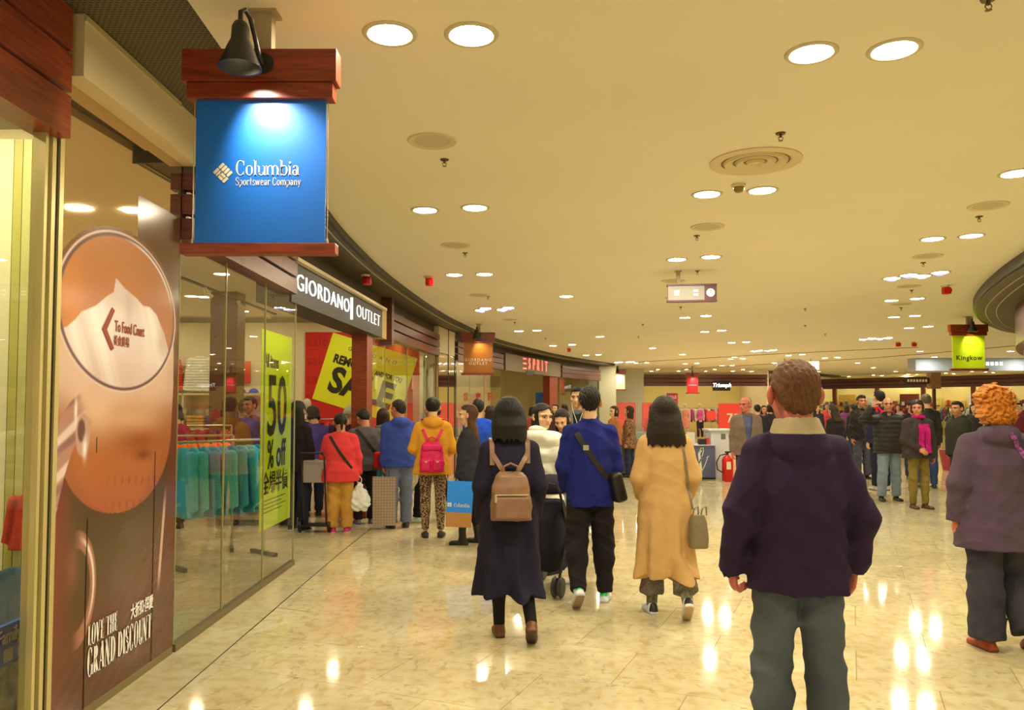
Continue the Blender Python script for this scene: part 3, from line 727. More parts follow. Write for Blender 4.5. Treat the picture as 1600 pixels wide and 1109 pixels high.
# ------------------------------------------------------------------ shop fronts
def boards(y0, y1, zs, m, label, cat='transom', out=-.09, back=.06):
    root = thing('transom', label, cat, (*FR.at((y0+y1)/2), zs[0][0]))
    inv = root.matrix_world.inverted() if False else Matrix.Translation(-Vector(root.location))
    for z0, z1 in zs:
        mb = MB(); FR.strip(mb, y0, y1, out, back, z0, z1); mb.xf(inv).build('board', m, root)
    mb = MB(); FR.strip(mb, y0, y1, back-.07, back, zs[0][0]+.02, zs[-1][1]); mb.xf(inv).build('backing_board', M_woodd, root)
    for z0, z1 in zs[:-1]:
        mb = MB(); FR.strip(mb, y0, y1, out+.03, out+.05, z1, z1+.012); mb.xf(inv).build('light_strip', mat('pale_strip', A(215, 190, 150), rough=.3), root)
    return root
def panes(ys, z0, z1, label, m=M_glass, edge=True):
    """one shop window: each pane of glass its own part"""
    root = thing('shop_window', label, 'window', (*FR.at((ys[0]+ys[-1])/2), 0)); inv = Matrix.Translation(-Vector(root.location))
    for a, b in zip(ys[:-1], ys[1:]):
        mb = MB(); p0 = FR.at(a+.006); p1 = FR.at(b-.006); n = np.array([-(p1-p0)[1], (p1-p0)[0]]); n /= np.linalg.norm(n)
        mb.add([(*p0, z0), (*p1, z0), (*p1, z1), (*p0, z1)], [(0, 1, 2, 3)]); mb.xf(inv).build('pane', m, root)
    if edge:
        for a in ys:
            mb = MB(); FR.post(mb, a, .008, -.006, .008, z0, z1); mb.xf(inv).build('pane_edge', mat('glass_edge', A(150, 140, 70), rough=.15, spec=.8), root)
    mb = MB(); FR.strip(mb, ys[0], ys[-1], -.02, .03, 0, z0); mb.xf(inv).build('sill', mat('bronze_sill', A(120, 100, 55), rough=.35, metal=.4), root)
    return root
Z3 = [(2.66, 2.80), (2.83, 2.96), (2.99, 3.10)]
# first shop (left edge of the picture)
panes([1.2, 2.3, 3.12, 3.60], .06, 2.85, 'tall window of the shop at the left edge, gold framed')
boards(-4, 3.655, [(2.83, 3.03), (3.05, 3.23), (3.25, 3.45)], M_wood, 'red-brown wooden fascia boards above the window at the left edge')
_r = thing('window_frame', 'narrow gold metal mullions beside the brown poster wall', 'frame', (*FR.at(3.3), 0)); _i = Matrix.Translation(-Vector(_r.location))
for y, w, m in ((3.12, .03, M_brass), (3.575, .022, M_brass), (3.635, .03, M_brass)):
    mb = MB(); FR.post(mb, y, w, -.03, .03, .0, 2.86); mb.xf(_i).build('mullion', m, _r)
mb = MB(); FR.strip(mb, 3.652, 3.70, -.01, .04, 0, 3.3); struct(mb.build('trim_5', M_dark), 'black post between first shop window and poster wall')
mb = MB(); FR.strip(mb, 3.70, 3.735, -.02, .04, 0, 3.3); struct(mb.build('trim_6', M_brass), 'thin gold edge strip left of the brown poster')
# poster wall, cream head band
mb = MB(); FR.strip(mb, 3.735, 5.08, .035, .06, 0, 3.45); struct(mb.build('wall_poster_pier', M_woodd), 'pier that carries the brown poster')
mb = MB(); FR.strip(mb, 3.70, 4.80, -.12, .2, 3.15, 3.454); hb = struct(mb.build('trim_7', M_cream), 'cream head band above the brown poster')
mb = MB(); FR.strip(mb, 3.70, 4.80, -.128, -.118, 3.42, 3.45); mb.build('edge_bead', mat('pale_bead', A(190, 165, 95)), hb)
mb = MB(); FR.strip(mb, 4.80, 5.12, -.105, .2, 3.15, 3.454); mb.build('band_return', M_cream, hb)
mb = MB(); FR.strip(mb, 3.735, 5.08, -.012, .035, 0, .05); struct(mb.build('baseboard_left', mat('bronze_base', A(120, 98, 50), rough=.4)), 'low bronze skirting below the poster wall')
# outlet shop window, transom, sign, posts
panes([5.11, 5.96, 6.93, 7.90], .05, 2.68, 'large frameless outlet window beside the brown poster, three panes')
boards(5.1, 7.62, Z3, M_wood2, 'brown wooden boards above the outlet window, behind the blue sign')
panes([11.55, 12.55, 14.2, 15.8, 16.7], .05, 2.68, 'outlet window beyond the wooden post, behind the queue')
boards(12.55, 16.75, Z3, M_wood2, 'brown wooden boards above the second outlet window')
mb = MB(); FR.post(mb, 12.62, .16, -.11, .1, 2.55, 3.3); struct(mb.build('trim_8', M_wood2), 'short dark wooden post at the end of the outlet sign')
mb = MB(); FR.post(mb, 11.30, .34, -.06, .16, 0, 2.66); struct(mb.build('trim_9', M_wood), 'square red-brown wooden post right of the outlet entrance')
# mirrored column
mb = MB(); FR.strip(mb, 16.85, 18.35, -.04, .3, 0, 2.72); mc = struct(mb.build('wall_mirror_column', M_mirror), 'mirror-clad column between the two fashion shops')
mb = MB(); FR.strip(mb, 16.85, 18.35, -.04, .3, 2.74, 3.30); mb.build('head_panel', M_cream, mc)
mb = MB(); FR.strip(mb, 17.72, 17.75, -.05, .0, 0, 3.30); mb.build('joint_strip', M_dark, mc)
mb = MB(); FR.strip(mb, 18.35, 18.5, -.05, .3, 0, 3.30); mb.build('column_edge', mat('black_gloss', (.02, .018, .015), rough=.08), mc)
# second fashion shop
panes([18.55, 20.1, 21.6, 23.2], .05, 2.66, 'far fashion shop window behind the brown hanging sign')
boards(18.5, 23.2, Z3, M_wood2, 'brown boards above the far fashion window, behind brown hanging sign')
boards(29.3, 33.3, Z3, M_wood2, 'brown boards above glass, far end of the left shop fronts')
panes([29.3, 31.2, 33.2], .05, 2.66, 'glass front beyond the red lettered sign', m=M_glass2)
mb = MB(); FR.strip(mb, 28.1, 28.9, -.05, .2, 0, 2.66); struct(mb.build('trim_10', M_wood), 'red-brown post right of the far entrance')
# interior shells of the shops
def shell(name, x0, x1, y0, y1, z0, z1, m, label=None): return struct(MB().box(x0, x1, y0, y1, z0, z1).build(name, m), label)
shell('wall_outlet_end', -9.2, -1.95, 16.2, 16.35, 0, 3.3, M_wall, 'pale end wall inside the outlet shop')
shell('wall_outlet_back', -9.2, -9.0, 3.4, 16.3, 0, 3.3, M_wall, 'pale rear wall inside the outlet shop')
shell('wall_outlet_side', -9.2, -2.25, 4.85, 4.98, 0, 3.3, M_wall, 'pale partition behind the poster wall')
shell('wall_first_shop', -7.0, -6.85, -6, 4.85, 0, 3.3, M_wall, 'pale rear wall of the first shop')
shell('wall_fashion_end', -8, 4.1, 34.2, 34.4, 0, 3.3, mat('tan_wall', A(214, 176, 100), rough=.7), 'tan end wall inside the far fashion shop')
shell('wall_fashion_display', -4.6, -.75, 27.0, 27.15, 0, 3.3, M_wall, 'bright display wall inside the far fashion shop')
shell('wall_fashion_back', -8.2, -8, 16.35, 34.4, 0, 3.3, M_wall, 'rear wall of the far fashion shop')
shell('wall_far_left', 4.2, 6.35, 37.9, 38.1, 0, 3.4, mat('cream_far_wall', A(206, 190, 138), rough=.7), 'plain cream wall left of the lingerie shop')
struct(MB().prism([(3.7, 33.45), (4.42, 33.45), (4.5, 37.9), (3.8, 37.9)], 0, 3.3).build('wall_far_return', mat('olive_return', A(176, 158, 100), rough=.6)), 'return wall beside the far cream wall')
shell('wall_far_end', -12, 40, 61.8, 62, 0, 3.5, M_wall); shell('wall_far_right', 39.8, 40, -9, 62, 0, 3.5, M_wall)
# right-hand block with a rounded dark soffit
RB = Curve([(4.6, -9), (4.7, 0), (5.0, 5.0), (5.5, 7.6), (6.1, 9.4), (6.6, 10.7), (7.27, 12.2), (8.0, 13.6), (8.9, 15.0), (9.95, 16.4), (11.5, 18.0), (14, 19.4), (20, 21)], 6)
mb = MB(); RB.strip(mb, -9, 20.8, -.004, -.05, 3.26, CEIL, .4); struct(mb.build('trim_11', M_dark), 'black curved rim of the soffit at the right edge')
mb = MB(); RB.strip(mb, -9, 20.8, -.04, -.9, 3.24, 3.26, .4); rs = struct(mb.build('trim_12', M_perf), 'dark soffit band curving round the right-hand shop corner')
for o in (.18, .34):
    mb = MB(); RB.strip(mb, -9, 20.8, -o, -o-.014, 3.228, 3.242, .4); mb.build('soffit_bead', mat('pale_bead', A(190, 165, 95)), rs)
mb = MB(); RB.strip(mb, -9, 20.8, -.62, -.80, 2.6, 3.24, .4); struct(mb.build('wall_right_bulkhead', M_wood2), 'dark wooden bulkhead on the right-hand shop corner')
mb = MB(); RB.strip(mb, -9, 20.8, -.74, -.80, 0, 2.6, .4); struct(mb.build('wall_right', mat('green_glass_wall', A(170, 165, 90), rough=.12, spec=.7)), 'glossy olive shop wall along the right edge')
# ------------------------------------------------------------------ ceiling fittings
M_trim = mat('lamp_trim', (.62, .56, .40), rough=.4); M_lens = glow('lamp_lens', LAMP_COL, LAMP_STR); M_blue = glow('halide_lens', (.16, .20, 1.0), 1.1); M_cool = glow('halide_rim', (1.0, .94, .75), 200.0)
ORD = ['first', 'second', 'third', 'fourth', 'fifth', 'sixth', 'seventh', 'eighth', 'ninth', 'tenth', 'eleventh', 'twelfth']
_dl = {}
def downlight(x, y, label, r=.105, group='round ceiling downlights'):
    t = thing('downlight', label, 'downlight', (x, y, CEIL), 0, group)
    if not _dl:
        _dl['ring'] = MB().lathe([(r, .0), (r, -.006), (r+.006, -.010), (r+.024, -.009), (r+.030, -.003), (r+.030, 0)], 28, cap=False).build('trim_ring', M_trim, t, True)
        _dl['lens'] = MB().lathe([(0, -.003), (r*.5, -.003), (r, -.002)], 28, cap=False).build('lens', M_lens, t)
    else:
        for k in ('ring', 'lens'): c = _dl[k].copy(); link(c, t)
    return t
rows = {'along the left shop fronts': [((-.60, 3.79), (-.20, 3.80)), ((-.81, 7.26), (-.34, 7.17)), ((-.80, 10.86), (-.38, 10.81)), ((.17, 19.0), (.60, 18.85)), ((1.23, 23.6), (1.77, 23.14)), ((2.63, 28.0), (3.05, 27.7))],
        'down the middle of the hall': [((1.55, 4.0), (1.96, 3.96)), ((1.68, 6.71), (2.12, 6.59)), ((2.05, 9.72), (2.43, 9.55)), ((3.56, 16.13), (3.91, 15.79)), ((4.71, 19.18), (5.04, 18.85)), ((6.28, 22.45), (6.63, 22.22)), ((9.88, 28.07), (10.2, 27.6)), ((11.77, 29.55), (12.1, 29.2))],
        'on the right of the hall': [((3.96, 6.10), (4.36, 6.0)), ((4.59, 8.52), (4.92, 8.36)), ((6.54, 13.5), (6.86, 13.26)), ((7.81, 16.02), (8.12, 15.79)), ((9.23, 18.24), (9.5, 17.9))],
        'before the far lingerie shop': [((5.2, 33.0), (5.6, 32.7)), ((7.4, 33.6), (7.8, 33.2)), ((9.4, 35.2), (9.8, 35)), ((8.4, 30.2), (8.8, 30)), ((13.4, 36.5), (13.9, 36.2))]}
for rn, prs in rows.items():
    for i, (a, b) in enumerate(prs):
        for sd, (x, y) in (('left', a), ('right', b)):
            downlight(x, y, '%s round downlight of the %s pair %s' % (sd, ORD[i], rn))
for i, (x, y) in enumerate(((-.5, .4), (1.5, .6), (3.6, 2.9), (-.5, -3), (1.5, -2.6), (3.6, -1.2), (1.5, -6), (3.5, -5))):
    downlight(x, y, '%s round downlight outside the picture, behind the camera' % ORD[i])
for r_, (y, xs_) in enumerate(((22, (12.5, 16, 20, 24)), (26, (13.5, 16.5, 20, 26)), (29, (8.2, 15.6, 19, 24)), (33, (11, 14.5, 18, 22, 27)), (37, (13.5, 17, 21, 25)), (41, (12.5, 16, 20, 24)), (46, (9.5, 13, 18, 23)))):
    for k, x in enumerate(xs_): downlight(x, y, '%s round downlight from the left in the %s row of the far hall' % (ORD[k], ORD[r_]))
for k, (x, y) in enumerate(((.9, 13.0), (3.0, 13.0), (2.3, 20.5), (4.4, 24.6), (6.0, 27.6))): downlight(x, y, '%s single downlight added as fill between the middle and left lamp rows' % ORD[k])  # extra lamps added between the rows to brighten the farther floor and ceiling
_sp = {}
def twin_spot(x, y, label):
    t = thing('spotlight', label, 'spotlight', (x, y, CEIL), 0, 'bluish twin spotlights')
    if not _sp:
        mb = MB()
        for dx, dy in ((-.05, .14), (.05, -.14)): mb.lathe([(.105, 0), (.105, -.008), (.14, -.008), (.14, 0)], 20, (dx, dy, 0), cap=False)
        _sp['a'] = mb.build('trim_ring', M_trim, t, True)
        for k, (dx, dy) in enumerate(((-.05, .14), (.05, -.14))):
            _sp['r%d' % k] = MB().lathe([(.068, -.004), (.104, -.003)], 20, (dx, dy, 0), cap=False).build('reflector', M_cool, t)
            _sp['b%d' % k] = MB().lathe([(0, -.050), (.035, -.046), (.058, -.030), (.068, -.004)], 20, (dx, dy, 0), cap=False).build('lens', M_blue, t)
    else:
        for k in _sp.values(): link(k.copy(), t)
for x, y, l in ((-.54, 14.75, 'bluish twin spotlight left of its pair, before the brown hanging sign'), (-.12, 14.65, 'bluish twin spotlight right of its pair, before the brown hanging sign'), (5.47, 11.02, 'bluish twin spotlight left of the pair near the right edge'), (5.79, 10.81, 'bluish twin spotlight right of the pair near the right edge'),
                (8.03, 25.8, 'small bluish spotlight left of the far middle pair'), (8.4, 25.5, 'small bluish spotlight right of the far middle pair'), (4.40, 32.5, 'small bluish spotlight left above the far cream sign'), (4.81, 32.1, 'small bluish spotlight right above the far cream sign'), (9.6, 21.2, 'bluish spotlight left of the yellow hanging sign'), (9.95, 21.0, 'bluish spotlight beside the yellow hanging sign')):
    twin_spot(x, y, l)
M_spk = mat('speaker_mesh', (.60, .52, .34), rough=.7, bump=.5, bscale=300); M_spr = mat('sprinkler_brass', A(110, 82, 40), rough=.35, metal=.6)
_k = {}
def speaker(x, y, label):
    t = thing('ceiling_speaker', label, 'speaker', (x, y, CEIL), 0, 'round ceiling speakers')
    if 's' not in _k:
        _k['s'] = MB().lathe([(.128, -.004), (.165, -.010), (.172, -.002), (.172, 0)], 28, cap=False).build('rim', mat('speaker_rim', (.70, .60, .38), rough=.5), t, True)
        _k['m'] = MB().lathe([(0, -.003), (.128, -.004)], 28, cap=False).build('mesh_cover', M_spk, t)
    else: link(_k['s'].copy(), t); link(_k['m'].copy(), t)
def sprinkler(x, y, label):
    t = thing('sprinkler', label, 'sprinkler', (x, y, CEIL), 0, 'ceiling sprinkler heads')
    if 'e' not in _k:
        _k['e'] = MB().lathe([(.034, 0), (.030, -.008), (.010, -.010)], 14, cap=False).build('escutcheon', M_spr, t, True)
        mb = MB().lathe([(.008, -.008), (.008, -.022), (.012, -.026), (.005, -.03)], 10)
        for s in (-1, 1): mb.tube([(s*.011, 0, -.024), (s*.016, 0, -.036), (s*.004, 0, -.05)], .0025, 6)
        _k['f'] = mb.build('frame', M_spr, t, True); _k['d'] = MB().lathe([(.0, -.05), (.016, -.052), (.0, -.054)], 12).build('deflector', M_spr, t)
    else:
        for q in 'efd': link(_k[q].copy(), t)
def vpos(i): return '%s from the camera' % ORD[i]
for i, (x, y) in enumerate(((-.55, 5.35), (-.64, 8.86), (-.53, 12.87), (-.04, 16.49))): speaker(x, y, 'flat round ceiling speaker in the left row, %s' % vpos(i))
for i, (x, y) in enumerate(((1.99, 7.94), (2.35, 11.4), (2.75, 13.2))): speaker(x, y, 'flat round ceiling speaker in the middle row, %s' % vpos(i))
for i, (x, y) in enumerate(((4.34, 7.1), (5.06, 9.51), (6.04, 11.91), (6.96, 14.0))): speaker(x, y, 'flat round ceiling speaker in the right row, %s' % vpos(i))
for i, (x, y) in enumerate(((-.50, 5.76), (-.56, 9.31), (-.40, 13.02), (.06, 16.99), (.9, 21))): sprinkler(x, y, 'small brass sprinkler head in the left row, %s' % vpos(i))
for i, (x, y) in enumerate(((1.80, 5.20), (1.98, 8.36), (2.5, 10.55), (2.8, 12.2), (3.1, 14.4))): sprinkler(x, y, 'small brass sprinkler head in the middle row, %s' % vpos(i))
for i, (x, y) in enumerate(((2.14, 3.46), (4.50, 7.51), (5.23, 9.94), (6.28, 12.3), (7.2, 14.5))): sprinkler(x, y, 'small brass sprinkler head in the right row, %s' % vpos(i))
for i, (x, y) in enumerate(((5.48, 14.65), (6.60, 17.66), (7.9, 19.8), (2.9, 17.4), (3.3, 20.5))): sprinkler(x, y, 'small sprinkler head far off on the bare ceiling, %s' % vpos(i))
t = thing('air_diffuser', 'large round ceiling air diffuser with concentric rings', 'air vent', (1.82, 5.81, CEIL))
MB().lathe([(.335, 0), (.335, -.008), (.315, -.014), (.27, -.016), (.25, -.004)], 40, cap=False).build('outer_ring', mat('vent_paint', (.72, .60, .36), rough=.5), t, True)
for r0, r1 in ((.165, .235), (.085, .15), (.03, .07)): MB().lathe([(r1, -.004), (r1-.012, -.022), (r0+.01, -.010), (r0, -.002)], 36, cap=False).build('ring', mat('vent_paint', (.72, .60, .36)), t, True)
MB().lathe([(0, -.001), (.25, -.0012)], 36, cap=False).build('dark_throat', mat('vent_throat', (.22, .17, .09), rough=.8), t)
MB().lathe([(.0, -.02), (.028, -.012), (.03, -.002)], 20, cap=False).build('centre_cap', mat('vent_paint', (.72, .60, .36)), t, True)
t = thing('security_camera', 'small dome security camera between the two middle downlights', 'camera', (1.87, 6.42, CEIL))
MB().lathe([(.06, 0), (.058, -.018), (.048, -.024)], 20, cap=False).build('mount', M_cream, t, True); MB().lathe([(.046, -.022), (.044, -.045), (.030, -.064), (0, -.072)], 20, cap=False).build('dome', mat('smoked_dome', A(140, 110, 40), rough=.1), t, True)
M_alarm = mat('alarm_red', A(200, 20, 12), rough=.35)
for x, y, z, l in ((-1.93, 10.3, 3.305, 'red alarm sounder under the dark soffit by the outlet sign'), (-1.18, 11.0, CEIL, 'red alarm sounder on the cream ceiling left of the downlights'), (6.55, 11.84, CEIL, 'red alarm sounder near the right soffit'), (10.9, 22.2, CEIL, 'left one of two far red alarm sounders'), (11.35, 22.2, CEIL, 'right one of two far red alarm sounders'), (1.75, 24.4, CEIL, 'red alarm sounder right above the red lettered sign')):
    t = thing('alarm_sounder', l, 'alarm', (x, y, z), 0, 'red alarm sounders')
    MB().lathe([(.06, 0), (.055, -.025), (.04, -.03)], 16, cap=False).build('base', M_cream, t, True)
    MB().bbox(-.035, .075, -.05, .05, -.135, -.028, b=.02).build('housing', M_alarm, t, True); MB().lathe([(.034, -.0), (.040, .02), (.024, .024)], 14).xf(Matrix.Translation((.03, -.05, -.08)) @ Matrix.Rotation(math.pi/2, 4, 'X')).build('horn', M_alarm, t, True)
# ------------------------------------------------------------------ lettering with serifs
def serif_text(txt, hgt, bold=.11, thin=.03, sx=1.0, sp=.06):
    """returns (verts, faces, width) in the XZ plane; units of cap height hgt"""
    V = []; F = []; X = 0.0; XH = .66; t = bold; h = thin
    def poly(p):
        n = len(V); V.extend(p); F.append(tuple(range(n, n+len(p))))
    for ch in txt:
        if ch == ' ': X += .34; continue
        w = [0]
        def rect(x0, y0, x1, y1): poly([(X+x0, y0), (X+x1, y0), (X+x1, y1), (X+x0, y1)]); w[0] = max(w[0], x1)
        def diag(x0, y0, x1, y1, tt): poly([(X+x0-tt/2, y0), (X+x0+tt/2, y0), (X+x1+tt/2, y1), (X+x1-tt/2, y1)]); w[0] = max(w[0], x0+tt/2, x1+tt/2)
        def stem(x, y0, y1, sf='both', tt=None):
            tt = tt or t; rect(x, y0, x+tt, y1); e = .055
            if sf in ('both', 'bot'): rect(x-e, y0, x+tt+e, y0+h)
            if sf in ('both', 'top'): rect(x-e, y1-h, x+tt+e, y1)
            if sf == 'tl': rect(x-e-.01, y1-h, x+tt, y1)
            if sf in ('lb', 'tlb'): rect(x-e, y0, x+tt+e, y0+h); rect(x-e-.01, y1-h*1.2, x+tt, y1)
        def bowl(cx, cy, rx, ry, a0=0, a1=360, tm=None, n=22):
            tm = tm or t*1.05; P = []
            for i in range(n+1):
                a = math.radians(a0+(a1-a0)*i/n); k = h+(tm-h)*abs(math.cos(a))**1.3
                P.append(((X+cx+rx*math.cos(a), cy+ry*math.sin(a)), (X+cx+(rx-k)*math.cos(a), cy+(ry-max(h, k*.45))*math.sin(a))))
            for i in range(n): poly([P[i][0], P[i+1][0], P[i+1][1], P[i][1]])
            w[0] = max(w[0], cx+rx)
        o = .06
        if ch == 'C' or ch == 'G':
            bowl(.36, .5, .36, .52, 42, 318); rect(.60, .68, .64, .98); 
            if ch == 'G': rect(.52, .04, .52+t, .42); rect(.45, .42-h, .70, .42)
            else: rect(.60, .03, .63, .26)
        elif ch in 'Oo': (bowl(.38, .5, .38, .52) if ch == 'O' else bowl(.29, XH/2, .29, XH/2+.015))
        elif ch == 'l': stem(o, 0, 1.04, 'lb')
        elif ch == 'i': stem(o, 0, XH, 'lb'); bowl(o+t/2, .86, .075, .075, tm=.07)
        elif ch == 'u': stem(o, .12, XH, 'tl'); bowl(o+.24, .2, .24, .21, 180, 360); stem(o+.44, 0, XH, 'tl')
        elif ch in 'nmr':
            stem(o, 0, XH, 'lb')
            if ch == 'r': bowl(o+t+.12, XH-.17, .16, .18, 40, 170); bowl(o+t+.22, XH-.09, .07, .07, tm=.06)
            else:
                for k in range(2 if ch == 'm' else 1):
                    xo = o+k*.40; bowl(xo+t/2+.2, XH-.21, .255-.03, .225, 0, 160); stem(xo+.40-.0, 0, XH-.2, 'bot')
        elif ch == 'b': stem(o, 0, 1.04, 'tl'); bowl(o+.26, XH/2, .29, XH/2+.015)
        elif ch == 'p': stem(o, -.28, XH, 'lb'); bowl(o+.26, XH/2, .29, XH/2+.015)
        elif ch == 'a': stem(.38, .0, XH-.12, 'bot'); bowl(.26, XH-.19, .22, .2, 0, 165); bowl(.22, .19, .21, .20, 0, 360)
        elif ch == 'e': bowl(.28, XH/2, .28, XH/2+.015, 0, 320); rect(.06, XH/2, .54, XH/2+h*1.3)
        elif ch == 't': stem(.12, .05, .88, None); rect(0, XH-h, .40, XH); bowl(.30, .14, .19, .15, 180, 300)
        elif ch in 'Ss':
            H_ = 1.0 if ch == 'S' else XH; r = .29 if ch == 'S' else .21; q = H_/4
            bowl(r, H_-q+.0, r, q+.02, 45, 265, tm=t*.9); bowl(r, q, r, q+.02, -135, 90, tm=t*.95); diag(r-.1, H_*.62, r+.1, H_*.38, t*1.3); rect(2*r-.06, H_*.72, 2*r-.02, H_); rect(.0, .0, .035, H_*.27)
        elif ch == 'w':
            for x0, x1, tt in ((.02+.18, .08, t), (.24, .38, h*1.3), (.56, .42, t), (.60, .76, h*1.3)): diag(x0, 0, x1, XH, tt)
            rect(-.02, XH-h, .2, XH); rect(.32, XH-h, .54, XH); rect(.66, XH-h, .88, XH)
        elif ch == 'y': diag(.30, 0, .08, XH, t); diag(.17, -.26, .52, XH, h*1.3); rect(-.03, XH-h, .22, XH); rect(.40, XH-h, .64, XH); bowl(.13, -.24, .06, .06, tm=.05)
        elif ch == 'L': stem(o, 0, 1); rect(o, 0, .58, h*1.2); rect(.545, 0, .58, .30)
        elif ch == 'E': stem(o, 0, 1); rect(o, 0, .58, h*1.2); rect(o, 1-h*1.2, .56, 1); rect(o, .49, .42, .49+h*1.2); rect(.545, 0, .58, .28); rect(.525, .74, .56, 1); rect(.40, .38, .43, .62)
        elif ch == 'V': diag(.36, 0, .12, 1, t*1.1); diag(.38, 0, .62, 1, h*1.6); rect(-.04, 1-h, .28, 1); rect(.5, 1-h, .76, 1)
        elif ch == 'A': diag(.06, 0, .34, 1, h*1.6); diag(.62, 0, .38, 1, t*1.1); rect(.16, .3, .54, .3+h*1.2); rect(-.06, 0, .2, h); rect(.48, 0, .80, h)
        elif ch == 'T': stem(.30, 0, 1, 'bot'); rect(.0, 1-h*1.2, .72, 1); rect(.0, .72, .035, 1); rect(.685, .72, .72, 1)
        elif ch == 'H': stem(o, 0, 1); stem(.50, 0, 1); rect(o, .49, .52, .49+h*1.2)
        elif ch == 'N': stem(o, 0, 1, 'both', h*1.5); stem(.58, 0, 1, 'top', h*1.5); diag(.60, 0, .10, 1, t*1.1)
        elif ch == 'I': stem(o, 0, 1)
        elif ch == 'D': stem(o, 0, 1, 'both'); bowl(o+t*.6, .5, .54, .5, -90, 90)
        elif ch == 'R': stem(o, 0, 1, 'both'); bowl(o+t*.6, .745, .40, .255, -90, 90); diag(.62, 0, .30, .49, t*1.05); rect(.52, 0, .78, h)
        elif ch == 'U': stem(o, .22, 1, 'top'); stem(.58, .22, 1, 'top', h*1.6); bowl(o+.31, .26, .31, .28, 180, 360)
        X += w[0]+sp
    vv = [(x*hgt*sx, 0, y*hgt) for x, y in V]
    return vv, F, X*hgt*sx
def put_serif(name, txt, hgt, m, parent, M, **k):
    v, f, wd = serif_text(txt, hgt, **k); mb = MB()
    mb.add([M @ Vector(p) for p in v], f); return mb.build(name, m, parent), wd
# ------------------------------------------------------------------ hanging signs
M_shade = mat('lamp_black', (.022, .020, .016), rough=.38); M_post = mat('painted_post', A(170, 145, 90), rough=.5); M_wire = mat('steel_wire', A(180, 160, 110), rough=.3, metal=.7)
def hanging_sign(name, label, x, y, pm, lamp=True, w=.60, zt=3.21, s=1.0, lp=18, hw=None, spot=None, edge=None):
    t = thing(name, label, 'sign', (x, y, 0)); hw = hw or (w+.11)/2; d = .05
    MB().bbox(-hw, hw, -d, d, zt-.15, zt, b=.004).build('header', M_wood, t)
    MB().bbox(-hw+.02, hw+.012-.03, -d+.012, d-.012, zt-.225, zt-.15, b=.004).build('header_moulding', M_wood, t)
    pn = MB().bbox(-w/2, w/2, -.006, .006, zt-.895, zt-.222, b=.002).build('panel', pm, t)
    MB().bbox(-hw, hw, -d*.7, d*.7, zt-.945, zt-.895, b=.004).build('bottom_bar', M_wood, t)
    MB().box(-.03, .05, -.03, .03, zt, CEIL-.005).build('post', M_post, t); MB().box(-.055, .075, -.05, .05, CEIL-.012, CEIL).build('ceiling_plate', M_post, t)
    for q in (-1, 1):
        MB().tube([(q*(hw-.045), 0, zt-.225), (q*(hw-.045), 0, zt-.895)], .0022, 6).build('cable', M_wire, t)
        MB().lathe([(.006, 0), (.007, .02), (.003, .03)], 8, (q*(hw-.045), 0, zt-.897)).build('cable_end', M_wire, t)
    if lamp:
        lx = -.03; ly = -.21; L = thing_part = bpy.data.objects.new('lamp', None); link(L, t)
        MB().lathe([(.0, 0), (.05, 0), (.05, -.015), (.02, -.022)], 18).xf(Matrix.Translation((.02, -d-.001, zt-.07)) @ Matrix.Rotation(-math.pi/2, 4, 'X') @ Matrix.Scale(-1, 4, (0, 0, 1))).build('wall_disc', M_shade, L, True)
        MB().tube([(.02, -d, zt-.07), (.015, -.10, zt-.05), (.005, -.125, zt+.02), (-.008, -.15, zt+.09), (lx+.01, -.185, zt+.112), (lx, ly, zt+.09), (lx, ly, zt+.04)], .011, 10).build('gooseneck', M_shade, L, True)
        MB().lathe([(.015, .05), (.028, .04), (.037, .02), (.040, -.035), (.054, -.065), (.074, -.115), (.090, -.15), (.093, -.160), (.086, -.158), (.048, -.075), (.02, -.03)], 28, (lx, ly, zt), cap=False).build('shade', M_shade, L, True)
        MB().lathe([(0, -.115), (.02, -.11), (.027, -.09), (.018, -.06)], 14, (lx, ly, zt), cap=False).build('bulb', glow('sign_bulb', (1, .85, .6), 12), L, True)
        ld = bpy.data.lights.new('sign_lamp', 'SPOT'); ld.energy = lp; ld.color = (1, .86, .62); ld.spot_size = math.radians(86); ld.spot_blend = 1.0; ld.shadow_soft_size = .03
        lo = bpy.data.objects.new('sign_lamp_light', ld); link(lo, t); lo.location = (lx, ly, zt-.14)
        dv = Vector((.12, .2, -.33)); lo.rotation_euler = dv.to_track_quat('-Z', 'Y').to_euler()
    return t, pn
M_cblue = mat('blue_sign_print', (.004, .155, .74), rough=.42, spec=.6)
t, pn = hanging_sign('hanging_sign', 'large blue hanging shop sign with white diamond emblem and lettering', -1.16, 3.59, M_cblue, lp=46)
M_signw = mat('white_print', (.80, .74, .56), rough=.5)
Mx = lambda x, z: Matrix.Translation((x, -.0085, z))
put_serif('lettering', 'Columbia', .068, M_signw, pn, Mx(-.112, 2.635), bold=.13, thin=.045, sx=.86, sp=.05)
put_serif('lettering', 'Sportswear Company', .036, M_signw, pn, Mx(-.112, 2.588), bold=.14, thin=.06, sx=.70, sp=.07)
_c = np.array((-.172, 2.648)); _e1 = np.array((1, 1))/math.sqrt(2); _e2 = np.array((-1, 1))/math.sqrt(2)
